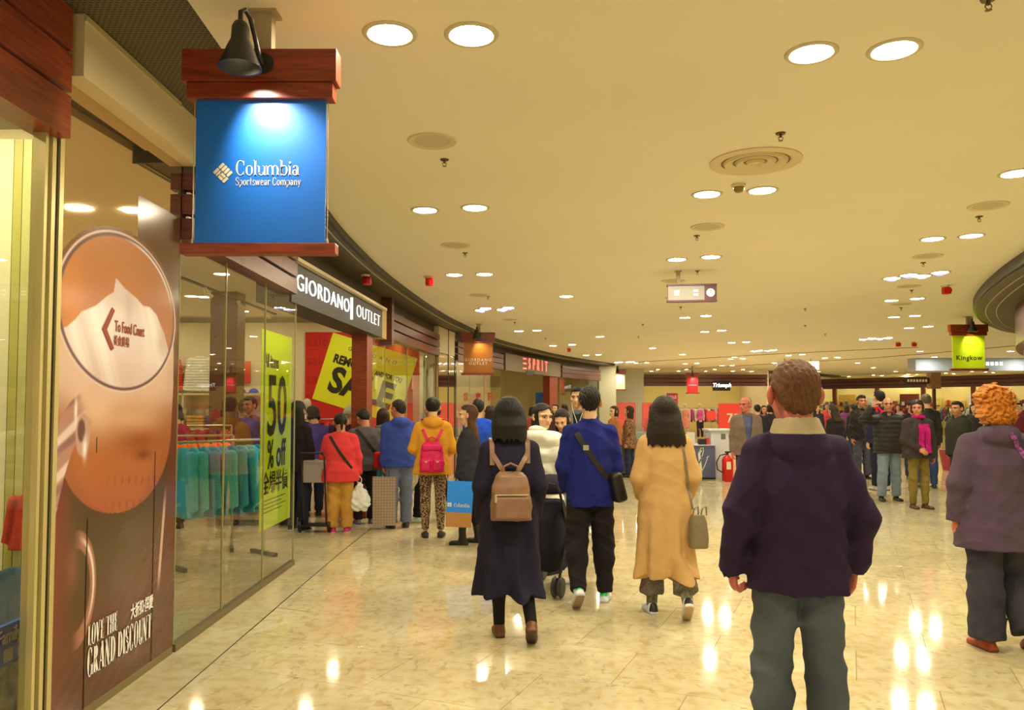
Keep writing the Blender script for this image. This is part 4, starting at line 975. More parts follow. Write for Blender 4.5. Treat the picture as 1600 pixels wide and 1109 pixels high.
for (a, b), (la, lb) in ((( -.5, .75), (.9, .4)), ((.5, .75), (.9, .4)), ((-.75, -.25), (.4, .9)), ((-.25, -.25), (.4, .9)), ((.5, .25), (.9, .4)), ((.5, -.25), (.9, .4)), ((-.5, -.98), (.9, .4)), ((.5, -.78), (.9, .4)), ((-.5, .25), (.9, .4))):
    u_ = .034; P = [_c+_e1*(a+sx*la/2)*u_+_e2*(b+sy*lb/2)*u_ for sx, sy in ((-1, -.6), (-.85, -1), (.85, -1), (1, -.6), (1, .6), (.85, 1), (-.85, 1), (-1, .6))]
    MB().add([(p[0], -.0085, p[1]) for p in P], [tuple(range(8))]).build('emblem_tile', M_signw, pn)
t, pn = hanging_sign('hanging_sign', 'brown hanging sign with spaced cream lettering before the far window', -.75, 17.4, mat('brown_sign_print', A(172, 96, 12), rough=.4), w=.64, lp=16)
for k, tx in enumerate(('GIORDANO', 'OUTLET')): text_obj('lettering', tx, .085, M_signw, pn, Mx(0.0, 2.60-.08*k), space=1.45, depth=.003, bold=.001)
t, pn = hanging_sign('hanging_sign', 'yellow-green hanging sign reading Kingkow near the right soffit', 9.30, 16.0, mat('lime_sign_print', A(205, 225, 20), rough=.45), w=.66, lp=22, zt=3.24)
text_obj('lettering', 'Kingkow', .135, mat('dark_green_print', (.05, .08, .02)), pn, Mx(0, 2.56), depth=.003, bold=.002, space=1.12)
t, pn = hanging_sign('hanging_sign', 'plain cream hanging sign before the far cream wall', 4.72, 35.2, mat('cream_sign_print', A(240, 222, 150), rough=.5), w=.66, lp=30, zt=3.24)
t, pn = hanging_sign('hanging_sign', 'small red hanging sign before the lingerie shop', 8.16, 35.6, mat('red_sign_print', A(215, 25, 30), rough=.5), w=.5, lp=40, zt=3.1)
MB().box(-.2, .2, -.01, -.007, 2.52, 2.56).build('lettering', mat('pale_red_print', A(240, 120, 110)), pn)
# clock sign
t = thing('clock_sign', 'long hanging sign box with lit panel and round white clock', 'sign', (2.42, 10.55, 0), math.radians(-6)); M_purple = mat('plum_frame', A(92, 48, 48), rough=.4)
MB().bbox(-.33, .33, -.05, .05, 3.19, 3.215, b=.003).build('top_rail', M_purple, t); MB().bbox(-.33, .33, -.05, .05, 2.975, 3.0, b=.003).build('bottom_rail', M_purple, t)
MB().box(-.315, .165, -.04, .04, 3.0, 3.19).build('lit_panel', mat('lit_panel', (.30, .28, .26), rough=.4, emit=(1, .93, .82), estr=.06), t); MB().box(.165, .325, -.042, .042, 3.0, 3.19).build('clock_housing', M_purple, t)
ck = MB().lathe([(0, 0), (.056, 0), (.056, .006), (0, .006)], 28).xf(Matrix.Translation((.245, -.043, 3.095)) @ Matrix.Rotation(math.pi/2, 4, 'X')).build('clock_face', mat('clock_white', (.5, .52, .55), emit=(.85, .9, 1), estr=.35), t)
MB().box(.243, .247, -.054, -.051, 3.093, 3.135).build('hand', M_blk, ck); MB().add([(.245, -.053, 3.097), (.247, -.053, 3.092), (.270, -.053, 3.070), (.268, -.053, 3.075)], [(0, 1, 2, 3)]).build('hand', M_blk, ck)
for i, (x, z, w_) in enumerate(((-.20, 3.115, .07), (-.20, 3.075, .06), (.05, 3.125, .06), (.05, 3.07, .06))): MB().box(x-w_/2, x+w_/2, -.0425, -.0405, z-.012, z+.012).build('lit_text_line', glow('sign_text_white', (1, 1, .95), 1.3), t)
MB().box(-.20, -.15, -.025, .025, 3.2, CEIL).build('post', M_post, t); MB().box(-.22, -.13, -.045, .045, CEIL-.01, CEIL).build('ceiling_plate', M_post, t)
# far white sign, arrow sign
t = thing('hanging_sign', 'far white lit sign box hung on two rods behind the man', 'sign', (10.9, 30, 0))
MB().bbox(-.8, .8, -.06, .06, 2.97, 3.3, b=.01).build('box', mat('grey_lit_box', (.5, .5, .46), emit=(1, .97, .85), estr=.12), t)
text_obj('lettering', 'C/Austin', .2, glow('sign_text_white', (1, 1, .95), 1.3), t, Matrix.Translation((.1, -.065, 3.18))); [MB().box(q, q+.1, -.066, -.06, 3.01, 3.09).build('lettering_block', glow('sign_text_white', (1, 1, .95), 1.3), t) for q in (-.08, .06)]
for q in (-.5, .5): MB().tube([(q, 0, 3.3), (q, 0, CEIL)], .02, 8).build('rod', M_post, t)
t = thing('direction_sign', 'brown arrow-shaped direction board on a wooden post', 'sign', (13.3, 25.2, 0))
MB().prism([(-.85, .0), (-.75, .1), (.05, .1), (.05, -.1), (-.75, -.1)], 0, .04).xf(Matrix.Translation((0, 0, 2.40)) @ Matrix.Rotation(math.pi/2, 4, 'X')).build('board', M_woodd, t)
for i in range(7): MB().box(-.66+i*.095, -.60+i*.095, -.05, -.041, 2.36, 2.44).build('symbol', M_signw, t)
MB().bbox(.05, .36, -.15, .15, 2.14, 2.66, b=.01).build('post_head', mat('oak_box', A(130, 88, 40), **WOOD), t); MB().box(.17, .24, -.05, .05, 0, 2.14).build('post', M_woodd, t)
# ------------------------------------------------------------------ brown poster on the pier
PY0, PY1, PZ0, PZ1 = 3.735, 5.08, .05, 3.16
ECY, ECZ, ERY, ERZ = 4.365, 2.09, .645, .425
def poster_paint(y, z):
    n = len(y); st = lambda t: t*t*(3-2*t); sm = lambda a, b, x: st(np.clip((x-a)/(b-a), 0, 1)); aa = lambda d: np.clip(.5+d/.009, 0, 1)
    C = lambda *c: np.array(A(*c)); col = np.zeros((n, 3)); ga = lambda y0, z0, sy, sz: np.exp(-(((y-y0)/sy)**2+((z-z0)/sz)**2))
    def mix(m, c):
        nonlocal col
        m = np.clip(m, 0, 1)[:, None]; col = col*(1-m)+np.asarray(c)*m
    u = (y-PY0)/(PY1-PY0)
    col[:] = C(74, 50, 12); mix(sm(.4, 1.6, z)*.7, C(86, 54, 18)); mix(sm(1.5, 2.9, z), C(92, 54, 24))
    mix((1-sm(.0, .17, u))*.9, C(122, 48, 26)); mix(sm(.84, .99, u)*(1-sm(1.6, 2.4, z))*.6, C(112, 48, 26)); mix((1-sm(.30, .70, z-.35*u))*.7, C(98, 44, 22))
    mix((1-sm(.1, .5, z-.5*u))*.35*(.5+.5*np.sin(60*(z-.7*y))), C(70, 28, 14))
    # mirrored handle and gleams on the table
    rg = np.hypot((y-3.93)/.17, (z-.66)/.25); mix(aa(.035-np.abs(rg-1)*.2)*sm(3.9, 4.0, y)*.85, C(166, 104, 66)); mix(aa(.010-np.abs(rg-1.02)*.2)*sm(3.95, 4.05, y)*sm(.42, .6, z), C(226, 196, 150)); mix(ga(3.9, .78, .05, .1)*.5, C(150, 80, 50))
    g = np.abs((y-4.88)-.13*(z-.62)); mix(aa(.016-g)*sm(.42, .6, z)*(1-sm(.85, 1.1, z))*.9, C(206, 160, 116))
    # halo behind the cup
    e = np.hypot((y-ECY)/ERY, (z-ECZ)/ERZ); mix(aa((1.10-e)*.4)*sm(1.9, 2.1, z), C(112, 66, 26))
    # cup body
    yl = np.interp(z, [.985, 1.04, 1.12, 1.245, 1.434, 1.68, 1.95], [4.42, 4.17, 3.98, 3.832, 3.752, 3.745, 3.735]); yr = np.interp(z, [.985, 1.05, 1.19, 1.39, 1.71, 2.0], [4.50, 4.76, 4.912, 4.995, 5.019, 5.01])
    rb_ = np.sqrt(np.clip(1-np.clip((1.434-z)/.446, 0, 1)**2.1, 0, 1)); yl = np.where(z < 1.434, 4.40-.648*rb_, yl); yr = np.where(z < 1.434, 4.42+.578*rb_, yr)
    b = aa(np.minimum(np.minimum(y-yl, yr-y), z-.988))*aa(2.05-z); mid = np.clip((y-yl)/np.maximum(yr-yl, .05), 0, 1)
    mix(b, C(172, 96, 40)); mix(b*sm(1.30, 1.75, z)*.95, C(208, 160, 104)); mix(b*(1-sm(.0, .30, z-.98))*.6, C(158, 66, 34)); mix(b*(sm(.72, 1, mid)+.8*(1-sm(0, .16, mid)))*.45, C(128, 66, 28))
    mix(b*ga(4.60, 1.37, .25, .06)*.8, C(138, 62, 12)); mix(b*ga(4.63, 1.29, .10, .035)*.8, C(112, 44, 12)); mix(b*ga(4.10, 1.58, .16, .14)*.6, C(228, 184, 126)); mix(b*ga(4.45, 1.50, .3, .05)*.35, C(222, 178, 120)); mix(b*sm(.55, .8, np.sin(41*y+17*z)*np.sin(37*y-29*z+2))*sm(1.4, 1.1, z)*sm(4.1, 4.4, y)*.35, C(110, 44, 14))
    inn = aa((1-e)*.42)
    mix(inn, C(176, 104, 48)); mix(inn*sm(2.1, 2.5, z)*.55, C(182, 118, 62)); mix(inn*ga(3.83, 2.05, .13, .3)*.7, C(206, 122, 44)); mix(inn*ga(4.75, 2.25, .2, .2)*.5, C(150, 88, 46))
    # whipped cream
    top = np.interp(y, [3.70, 3.80, 3.87, 3.93, 4.06, 4.17, 4.245, 4.262, 4.274, 4.31, 4.364, 4.508, 4.588, 4.67, 4.765, 4.80, 4.875, 4.955, 5.03], [1.93, 1.955, 1.997, 2.045, 2.09, 2.155, 2.19, 2.262, 2.268, 2.25, 2.228, 2.19, 2.158, 2.161, 2.126, 2.09, 2.02, 1.893, 1.8])
    cr = inn*aa(top-z); mix(cr, C(224, 196, 158))
    sw = np.sin(15*(y-4.3)+7*(z-2)+2.2*np.sin(6*y+4*z)); mix(cr*.35*sm(.2, .95, sw), C(184, 142, 104)); mix(cr*.6*sm(.3, 1, -sw), C(244, 224, 192)); mix(cr*ga(4.12, 2.0, .2, .12)*.5, C(248, 230, 196)); mix(cr*ga(4.42, 2.12, .05, .12)*.6, C(186, 150, 116)); mix(cr*ga(4.84, 1.95, .08, .1)*.5, C(170, 130, 98)); mix(cr*sm(1.92, 1.70, z)*.4, C(204, 158, 120))
    low = b*(1-inn)*sm(1.50, 1.74, z); mix(low*.8, C(216, 174, 128)); mix(low*sm(.3, 1, np.sin(14*y+1))*.25, C(186, 140, 100))
    mix(aa(.013-np.abs(e-1)*.5), C(104, 68, 56)); mix(aa(.006-np.abs(e-1.028)*.5), C(220, 184, 140)); mix(aa(.007-np.abs(e-.975)*.5)*sm(4.3, 4.6, y)*sm(2.1, 2.4, z), C(232, 206, 166))
    # glass handle on the left
    ax = (y-3.70)*.80+(z-1.16)*.60; ay = -(y-3.70)*.60+(z-1.16)*.80       # along / across the handle
    hl = aa(.095-np.abs(ay-.16*np.sin(ax*4.2))+0*ax)*sm(-.05, .02, ax)*(1-sm(.40, .50, ax)); mix(hl, C(176, 124, 86)); mix(hl*sm(.2, .95, np.sin(ay*42+ax*6))*.8, C(228, 196, 156)); mix(hl*sm(.5, 1, np.sin(ay*34+ax*9+2))*.6, C(112, 76, 66))
    mix(aa(.06-np.hypot((y-3.97)*.9, (z-1.43)*.55))*1.0, C(190, 142, 100)); mix(aa(.032-np.hypot((y-3.955)*.9, (z-1.45)*.55)), C(112, 70, 54)); mix(ga(3.99, 1.36, .018, .05), C(244, 224, 190)); mix(ga(3.90, 1.55, .012, .06), C(240, 216, 180))
    return col
ny, nz = 210, 520
yy = np.linspace(PY0, PY1, ny); zz = np.linspace(PZ0, PZ1, nz); YY, ZZ = np.meshgrid(yy, zz, indexing='ij'); xs = np.array([FR.at(v)[0] for v in yy])
Vp = np.stack([np.repeat(xs+.012, nz), YY.ravel(), ZZ.ravel()], 1); ii, jj = np.meshgrid(np.arange(ny-1), np.arange(nz-1), indexing='ij'); a0 = (ii*nz+jj).ravel()
Qp = np.stack([a0, a0+nz, a0+nz+1, a0+1], 1)
# printed part and the bare mirror-like board above it
yc = Vp[:, 1]; zc = Vp[:, 2]; e_ = np.hypot((yc-ECY)/ERY, (zc-ECZ)/ERZ)
pr = ((zc < 2.10) | (e_ < 1.10) | ((yc > 4.50) & (zc < 2.80)))
qm = pr[Qp].all(1)
pp = thing('poster', 'tall brown chocolate-cup poster with cream lettering on the pier', 'poster', (0, 0, 0))
pr_o = obj_mesh('print', mesh_np('print', Vp, Qp[qm], poster_paint(Vp[:, 1], Vp[:, 2]), smooth=False), mat('poster_print', (.3, .2, .1), rough=.16, vcol=True, spec=.5), pp)
# the bare board as a coarse grid (flat, so one quad per cell row is enough)
keep = ~qm; obj_mesh('glossy_board', mesh_np('glossy_board', Vp+np.array([.0006, 0, 0]), Qp[keep], smooth=False), mat('bronze_mirror_board', (.70, .55, .36), rough=.03, metal=.95), pp)
M_cream_ink = mat('cream_ink', A(240, 222, 180), rough=.5); M_brown_ink = mat('brown_ink', A(150, 52, 24), rough=.5)
def on_poster(y, z): return Matrix.Translation((FR.at(y)[0]+.016, y, z)) @ Matrix.Rotation(math.pi/2, 4, 'Z')
for tx, y, z, h_, wd in (('LOVE THE', 4.055, .352, .105, .30), ('GRAND DISCOUNT', 4.055, .195, .145, .71)):
    v, f, w0 = serif_text(tx, h_, bold=.26, thin=.045, sp=.05); put_serif('lettering', tx, h_, M_cream_ink, pp, on_poster(y, z), bold=.26, thin=.045, sp=.05, sx=wd/w0)
text_obj('lettering', '大折扣·超愛', .085, M_cream_ink, pp, on_poster(4.645, .40), sx=.62, depth=.002, bold=.002)
text_obj('lettering', 'To Food Court', .088, M_brown_ink, pp, on_poster(4.43, 2.005), sx=.62, depth=.002, bold=.0008); text_obj('lettering', '美食廣場', .062, M_brown_ink, pp, on_poster(4.335, 1.925), sx=.7, depth=.002)
_ar = [(4.225, 2.105), (4.255, 2.09), (4.175, 1.98), (4.255, 1.885), (4.225, 1.87), (4.125, 1.98)]
MB().add([(FR.at(4.2)[0]+.016, y, z) for y, z in _ar], [(0, 1, 2, 5), (5, 2, 3, 4)]).build('arrow', M_brown_ink, pp)
for y in (4.03, 4.78): MB().box(FR.at(y)[0]+.013, FR.at(y)[0]+.0145, y-.003, y+.003, .05, 1.0 if y < 4.5 else 1.3).build('joint_line', mat('joint_ink', (.02, .012, .005)), pp)
MB().box(FR.at(4.05)[0]+.013, FR.at(4.05)[0]+.0145, 4.1, 4.104, 1.33, 1.41).build('joint_line', mat('joint_ink', (.02, .012, .005)), pp)
# ------------------------------------------------------------------ outlet sign over the entrance
ang = math.atan2(1, .055); L_ = 4.06
t = thing('shop_sign', 'long dark sign box with glowing white outlet lettering', 'sign', (-2.59+.055*7.7, 7.7, 0), ang-math.pi/2)
def SL(x, o, z): return (o, x, z)     # local: y along the sign, -x away from the shop
MB().bbox(-.36, .0, 0, L_, 2.60, 3.01, b=.004).build('box', mat('sign_grey', A(62, 56, 40), rough=.5), t); MB().box(-.40, .06, 0, L_+.06, 3.01, 3.045).build('cap_board', M_cream, t)
MB().box(-.46, .0, L_, L_+.30, 2.60, 3.04).build('end_return', mat('ochre_return', A(196, 150, 60), rough=.5), t)
M_led = glow('white_led', (1, 1, .97), 1.0); Ms = lambda y, z: Matrix.Translation((.02, y, z)) @ Matrix.Rotation(math.pi/2, 4, 'Z')
text_obj('lettering', 'GIORDANO', .245, M_led, t, Ms(1.09, 2.81), depth=.012, space=1.12, bold=-.003, sx=1.42); MB().box(.0, .03, 2.215, 2.232, 2.67, 2.95).build('divider', M_led, t); text_obj('lettering', 'OUTLET', .245, M_led, t, Ms(3.13, 2.81), depth=.012, space=1.12, bold=-.007, sx=1.40)
# red lettered far sign
a_ = FR.at(23.35, -.08); b_ = FR.at(29.1, -.08); ang = math.atan2(b_[1]-a_[1], b_[0]-a_[0]); Lf = float(np.hypot(*(b_-a_)))
t = thing('shop_sign', 'far taupe sign box with glowing red letters over an entrance', 'sign', (*a_, 0), ang)
MB().box(0, Lf, -.02, .3, 2.65, 3.16).build('box', mat('taupe_sign', A(112, 92, 60), rough=.5), t)
M_rled = glow('red_led', (1, .02, .03), 1.15)
for k, ch in enumerate(('', 'S', 'P', 'R', 'I', 'T')):
    if k == 0:
        for zz_ in (2.78, 2.94, 3.09): MB().box(1.62, 1.90, -.06, -.02, zz_-.022, zz_+.022).build('letter_bar', M_rled, t)
    else: text_obj('letter', ch, .50, M_rled, t, Matrix.Translation((1.75+k*.47, -.05, 2.935)), depth=.03, bold=.006, sx=.8)
MB().box(1.95, 2.75, -.03, -.02, 2.58, 2.72).build('small_plate', M_dark, t)
# ------------------------------------------------------------------ what stands in the shops
M_shoplens = glow('shop_lamp_lens', (1.0, .88, .58), SHOP_STR)
_sl = {}; _sl_n = {}
def ORDN(n): return ORD[n-1] if n <= 12 else ['thirteenth', 'fourteenth', 'fifteenth', 'sixteenth', 'seventeenth', 'eighteenth', 'nineteenth', 'twentieth'][n-13]
def shop_lamp(x, y, z, where, r=.09):
    _sl_n[where] = _sl_n.get(where, 0)+1; t = thing('downlight', '%s small ceiling lamp inside the %s' % (ORDN(_sl_n[where]), where), 'downlight', (x, y, z), 0, 'ceiling lamps inside the %s' % where)
    if not _sl:
        _sl['a'] = MB().lathe([(r, 0), (r, -.008), (r+.02, -.008), (r+.02, 0)], 18, cap=False).build('trim_ring', M_trim, t, True); _sl['b'] = MB().lathe([(0, -.004), (r, -.003)], 18, cap=False).build('lens', M_shoplens, t)
    else: link(_sl['a'].copy(), t); link(_sl['b'].copy(), t)
ZS = CEIL+.02
for x in (-3.4, -5.2, -7.2):
    for y in (6.2, 8.6, 11.0, 13.2, 15.2): shop_lamp(x, y, ZS, 'outlet shop')
for x, y in ((-3.2, -1), (-3.2, 1.6), (-5, 3.2), (-3.3, 3.6)): shop_lamp(x, y, ZS, 'first shop')
for x, y in ((-2.6, 20), (-2.2, 23.5), (-1.6, 26.2), (-3.2, 26.2), (.2, 28.5), (1.4, 31.5), (-1, 31)): shop_lamp(x, y, ZS, 'far fashion shop')
# track rail with spot heads in the outlet
t = thing('track_light', 'dark ceiling track with small spot heads inside the outlet', 'track light', (-4.4, 12.0, 3.3))
MB().box(-.02, .02, -2.6, 2.6, -.03, .0).build('rail', M_dark, t)
for q in (-2, -.8, .6, 1.9): MB().tube([(0, q, -.03), (.02, q, -.1), (.1, q+.05, -.16)], .03, 8).build('spot_head', M_cream, t)
# garments
def shirt_mesh(hgt=.68, sleeve=.5, puff=False):
    f = Field(.025); f.loft([(0, 0, 0, .26, .035), (.3*hgt, 0, 0, .24, .038), (.8*hgt, 0, 0, .23, .034), (.93*hgt, 0, 0, .14, .03), (hgt, 0, 0, .06, .028)])
    for s in (-1, 1): f.cone((s*.19, 0, hgt*.86), (s*.285, 0, hgt*.86-sleeve), .065, .045, cut=True)
    if puff: f.disp(quilt(.008, .055))
    else: f.disp(vfolds(.01, 6, 0, 0, hgt))
    v, q = f.mesh(.018 if not puff else .012); return mesh_np('garment', v, q)
SH = shirt_mesh(); SHP = shirt_mesh(.72, .58, True)
_cm = {}
def cloth(c): 
    k = 'cloth_%d_%d_%d' % c; return fabric(k, A(*c))
def garment(x, y, z, rz, c, label, group, me=None, s=1.0, name='garment'):
    o = bpy.data.objects.new(name, me or SH); link(o); o.location = (x, y, z); o.rotation_euler = (0, 0, rz); o.scale = (s, s, s)
    if not (me or SH).materials: (me or SH).materials.append(fabric('cloth_default', (.5, .5, .5)))
    o.material_slots[0].link = 'OBJECT'; o.material_slots[0].material = cloth(c); return tag(o, label, 'clothing', group)
def rack(x, y, rz, L, zr, label):
    t = thing('clothes_rack', label, 'clothes rack', (x, y, 0), rz)
    for q in (-1, 1): MB().tube([(q*L/2, 0, .04), (q*L/2, 0, zr)], .014, 8).build('upright', M_wire, t); MB().box(q*L/2-.02, q*L/2+.02, -.22, .22, 0, .04).build('foot', M_dark, t)
    MB().tube([(-L/2, 0, zr), (L/2, 0, zr)], .014, 8).build('rail', M_wire, t); return t
def filled_rack(x, y, rz, L, cols, what, zr=1.32, n=10, me=None):
    rack(x, y, rz, L, zr, 'metal clothes rack holding %s' % what)
    for i in range(n):
        q = -L/2+.08+(L-.16)*i/(n-1); c = cols[i % len(cols)]; hgt = .68 if me is None else .72
        garment(x+q*math.cos(rz), y+q*math.sin(rz), zr-.05-hgt, rz+math.pi/2+random.uniform(-.15, .15), c, '%s from the left among the %s' % (ORDN(i+1), what), what, me)
filled_rack(-3.62, 8.6, .35, 1.1, [(236, 108, 22), (240, 120, 30)], 'orange tops behind the outlet window', 1.25, 10)
filled_rack(-2.95, 8.05, .9, 1.0, [(70, 168, 158), (84, 176, 160), (60, 150, 150)], 'teal tops behind the outlet window', 1.22, 9)
filled_rack(-4.6, 11.2, .1, 1.2, [(150, 30, 50), (60, 40, 40), (170, 60, 40)], 'wine-red tops deep in the outlet', 1.3, 9)
filled_rack(-3.1, 13.6, .0, 1.3, [(90, 30, 30), (190, 60, 40), (60, 40, 50)], 'dark red tops beside the sale poster', 1.35, 10)
filled_rack(-6.2, 9.2, .5, 1.2, [(70, 60, 90), (60, 110, 130)], 'blue-grey tops in the outlet corner', 1.3, 8)
# end wall display: puffer jackets on a shelf, price panel, hats
for x, c, l in ((-6.36, (232, 216, 160), 'pale quilted puffer jacket displayed high on the end wall'), (-7.02, (215, 52, 24), 'red quilted puffer jacket displayed at the poster edge'), (-7.75, (80, 60, 50), 'dark quilted jacket displayed behind the poster edge')):
    garment(x, 16.02, 1.88, 0, c, l, 'puffer jackets on the end wall', SHP)
t = thing('price_panel', 'orange-red price panel reading 390 beside the pale jacket', 'sign', (-5.75, 16.15, 2.05)); MB().box(-.38, .38, -.01, .01, 0, .45).build('panel', mat('price_red', A(222, 66, 30), rough=.6), t); text_obj('lettering', '390', .36, M_signw, t, Matrix.Translation((.02, -.014, .22)), depth=.003, sx=.85, bold=.004)
t = thing('wall_shelf', 'long pale shelf under the puffer jackets', 'shelf', (-6.3, 15.95, 0))
MB().box(-1.9, 1.3, -.2, .22, 1.80, 1.84).build('shelf_board', M_cream, t); MB().box(-1.9, 1.3, -.2, .22, 1.10, 1.14).build('shelf_board', M_cream, t); MB().box(-1.9, 1.3, -.2, .22, .4, .44).build('shelf_board', M_cream, t)
for q in (-1.9, -.3, 1.27): MB().box(q, q+.03, -.2, .22, 0, 1.84).build('upright', M_cream, t)
def folded(x, y, z, c, label, group, w_=.34, h_=.06):
    o = MB().bbox(-w_/2, w_/2, -.14, .14, 0, h_, b=.022).build('folded_garment', None); o.data.materials.append(cloth(c)); o.location = (x, y, z); o.rotation_euler = (0, 0, random.uniform(-.1, .1)); o.data.shade_smooth(); return tag(o, label, 'clothing', group)
for i, (x, c) in enumerate(((-7.6, (90, 40, 40)), (-7.2, (150, 30, 50)), (-6.8, (60, 50, 40)), (-6.35, (200, 150, 60)), (-5.95, (60, 70, 120)), (-5.5, (180, 60, 60)))):
    for k in range(4): folded(x, 15.9, 1.14+.062*k, c, '%s piece from below of the folded %s on the outlet shelf' % (ORD[k],  ['maroon tops', 'crimson tops', 'brown tops', 'mustard tops', 'navy tops', 'rose tops'][i]), 'folded clothes on the outlet shelf')
def cap_obj(x, y, z, c, label):
    t = thing('cap', label, 'cap', (x, y, z), random.uniform(2, 4)); f = Field(.01); f.ell((0, 0, 0), (.09, .10, .10)); f.sub(lambda P: P[:, 2], .004); field_obj('crown', f, .012, cloth(c), t)
    MB().prism([(.08*math.cos(a), .09+.09*math.sin(a)) for a in np.linspace(0, math.pi, 10)], .0, .012).build('brim', cloth(c), t)
for x, c, l in ((-5.2, (30, 70, 160), 'blue cap on the outlet shelf edge'), (-5.45, (40, 80, 150), 'second blue cap further left on the shelf'), (-6.0, (60, 40, 36), 'dark cap on the lower outlet shelf')): cap_obj(x, 15.86, 1.84 if c[2] > 100 else 1.4, c, l)
# inner column and slatted stand
struct(MB().bbox(-4.85, -4.42, 12.6, 13.0, 0, 3.42, b=.01).build('wall_inner_column', M_wood2), 'brown inner column in the outlet')
# red wall with the tilted yellow sale poster
t = thing('sale_poster', 'red wall graphic with tilted yellow sale poster inside the outlet', 'poster', (-3.05, 16.16, 0))
MB().box(-1.2, 1.15, -.012, .02, .2, 3.10).build('red_panel', M_red, t)
yp = MB().box(-.90, .92, -.02, -.012, -.70, .72).xf(Matrix.Translation((.02, 0, 2.14)) @ Matrix.Rotation(math.radians(17), 4, 'Y')).build('yellow_sheet', M_yel, t)
Mt = lambda x, z: Matrix.Translation((.02, -.024, 2.14)) @ Matrix.Rotation(math.radians(17), 4, 'Y') @ Matrix.Translation((x, 0, z))
M_ink = mat('olive_black_ink', (.03, .024, .008), rough=.6)
text_obj('lettering', 'G I O R D A N O', .11, M_ink, yp, Mt(.02, .50), depth=.002, space=1.3); text_obj('lettering', 'REMOVAL', .24, M_ink, yp, Mt(-.30, .22), depth=.002, bold=.011, sx=.80); text_obj('lettering', 'AND FOR YOU', .14, M_ink, yp, Mt(.46, .18), depth=.002, bold=.006, sx=.6)
text_obj('lettering', 'SALE', .72, M_ink, yp, Mt(.0, -.22), depth=.002, bold=.028, sx=.88)
for i in range(4):
    text_obj('tone_lettering', 'sale', .3, mat('dark_red_ink', A(170, 18, 8)), t, Matrix.Translation((-.95, -.0135, 2.9-.38*i)), depth=.001)
# mannequin / figure statues
def statue_mesh(pose=0):
    f = Field(.035); f.ell((0, 0, 1.62), (.075, .09, .11)); f.cone((0, 0, 1.5), (0, 0, 1.4), .045, .05); f.loft([(.8, 0, 0, .14, .10), (.95, 0, 0, .155, .11), (1.1, 0, 0, .115, .09), (1.3, 0, 0, .15, .11), (1.42, 0, 0, .12, .08), (1.47, 0, 0, .05, .05)])
    for s in (-1, 1):
        f.cone((s*.16, 0, 1.38), (s*.21, -.02, 1.1), .045, .036); f.cone((s*.21, -.02, 1.1), (s*.17, .08+.06*pose, .88), .034, .024); f.cone((s*.08, 0, .85), (s*.09, .02, .45), .08, .05); f.cone((s*.09, .02, .45), (s*.10, 0, .06), .05, .035); f.cone((s*.10, .02, .03), (s*.11, -.12, .02), .03, .02)
    v, q = f.mesh(.022); return mesh_np('mannequin', v, q)
ST = statue_mesh(); ST.materials.append(mat('mannequin_white', (.7, .62, .5), rough=.4))
def mannequin(x, y, rz, c, label, dress=True, z=0.0, c2=None):
    t = thing('mannequin', label, 'mannequin', (x, y, z), rz); o = bpy.data.objects.new('figure', ST); link(o, t)
    f = Field(.03); f.loft([(.52 if dress else .9, 0, 0, .20, .16), (.95, 0, 0, .17, .125), (1.1, 0, 0, .13, .105), (1.3, 0, 0, .165, .125), (1.42, 0, 0, .13, .09)]); field_obj('dress' if dress else 'top', f, .03, cloth(c), t)
    if c2: f = Field(.03); [f.cone((s*.08, 0, .9), (s*.1, 0, .1), .1, .06) for s in (-1, 1)]; field_obj('trousers', f, .03, cloth(c2), t)
mannequin(-3.95, 15.2, 0, (225, 190, 150), 'pale mannequin in a peach coat by the outlet red wall'); mannequin(-4.5, 15.0, 0, (226, 180, 120), 'pale mannequin in a sand coat left of the red wall')
# yellow window poster
t = thing('window_poster', 'narrow yellow-green poster on the outlet glass reading 50 percent off', 'poster', (FR.at(7.42)[0]-.035, 7.42, 0))
MB().box(-.002, .002, -.475, .475, .47, 2.26).build('sheet', mat('lime_yellow_print', A(206, 214, 8), rough=.45), t)
Mw = lambda y, z: Matrix.Translation((.005, y, z)) @ Matrix.Rotation(math.pi/2, 4, 'Z')
text_obj('lettering', 'All items', .17, M_blk, t, Mw(-.18, 1.98), sx=.7, depth=.002, bold=.003); text_obj('lettering', '50', .78, M_blk, t, Mw(.0, 1.55), sx=.80, depth=.002, bold=.012)
text_obj('lettering', '% off', .36, M_blk, t, Mw(.0, 1.12), sx=.78, depth=.002, bold=.006); text_obj('lettering', '全場半價', .215, M_blk, t, Mw(-.02, .86), sx=.92, depth=.002, bold=.003)
for i in range(4): MB().box(.0025, .0045, -.38, .30-.12*(i % 2), .72-.035*i, .727-.035*i).build('small_print', M_blk, t)
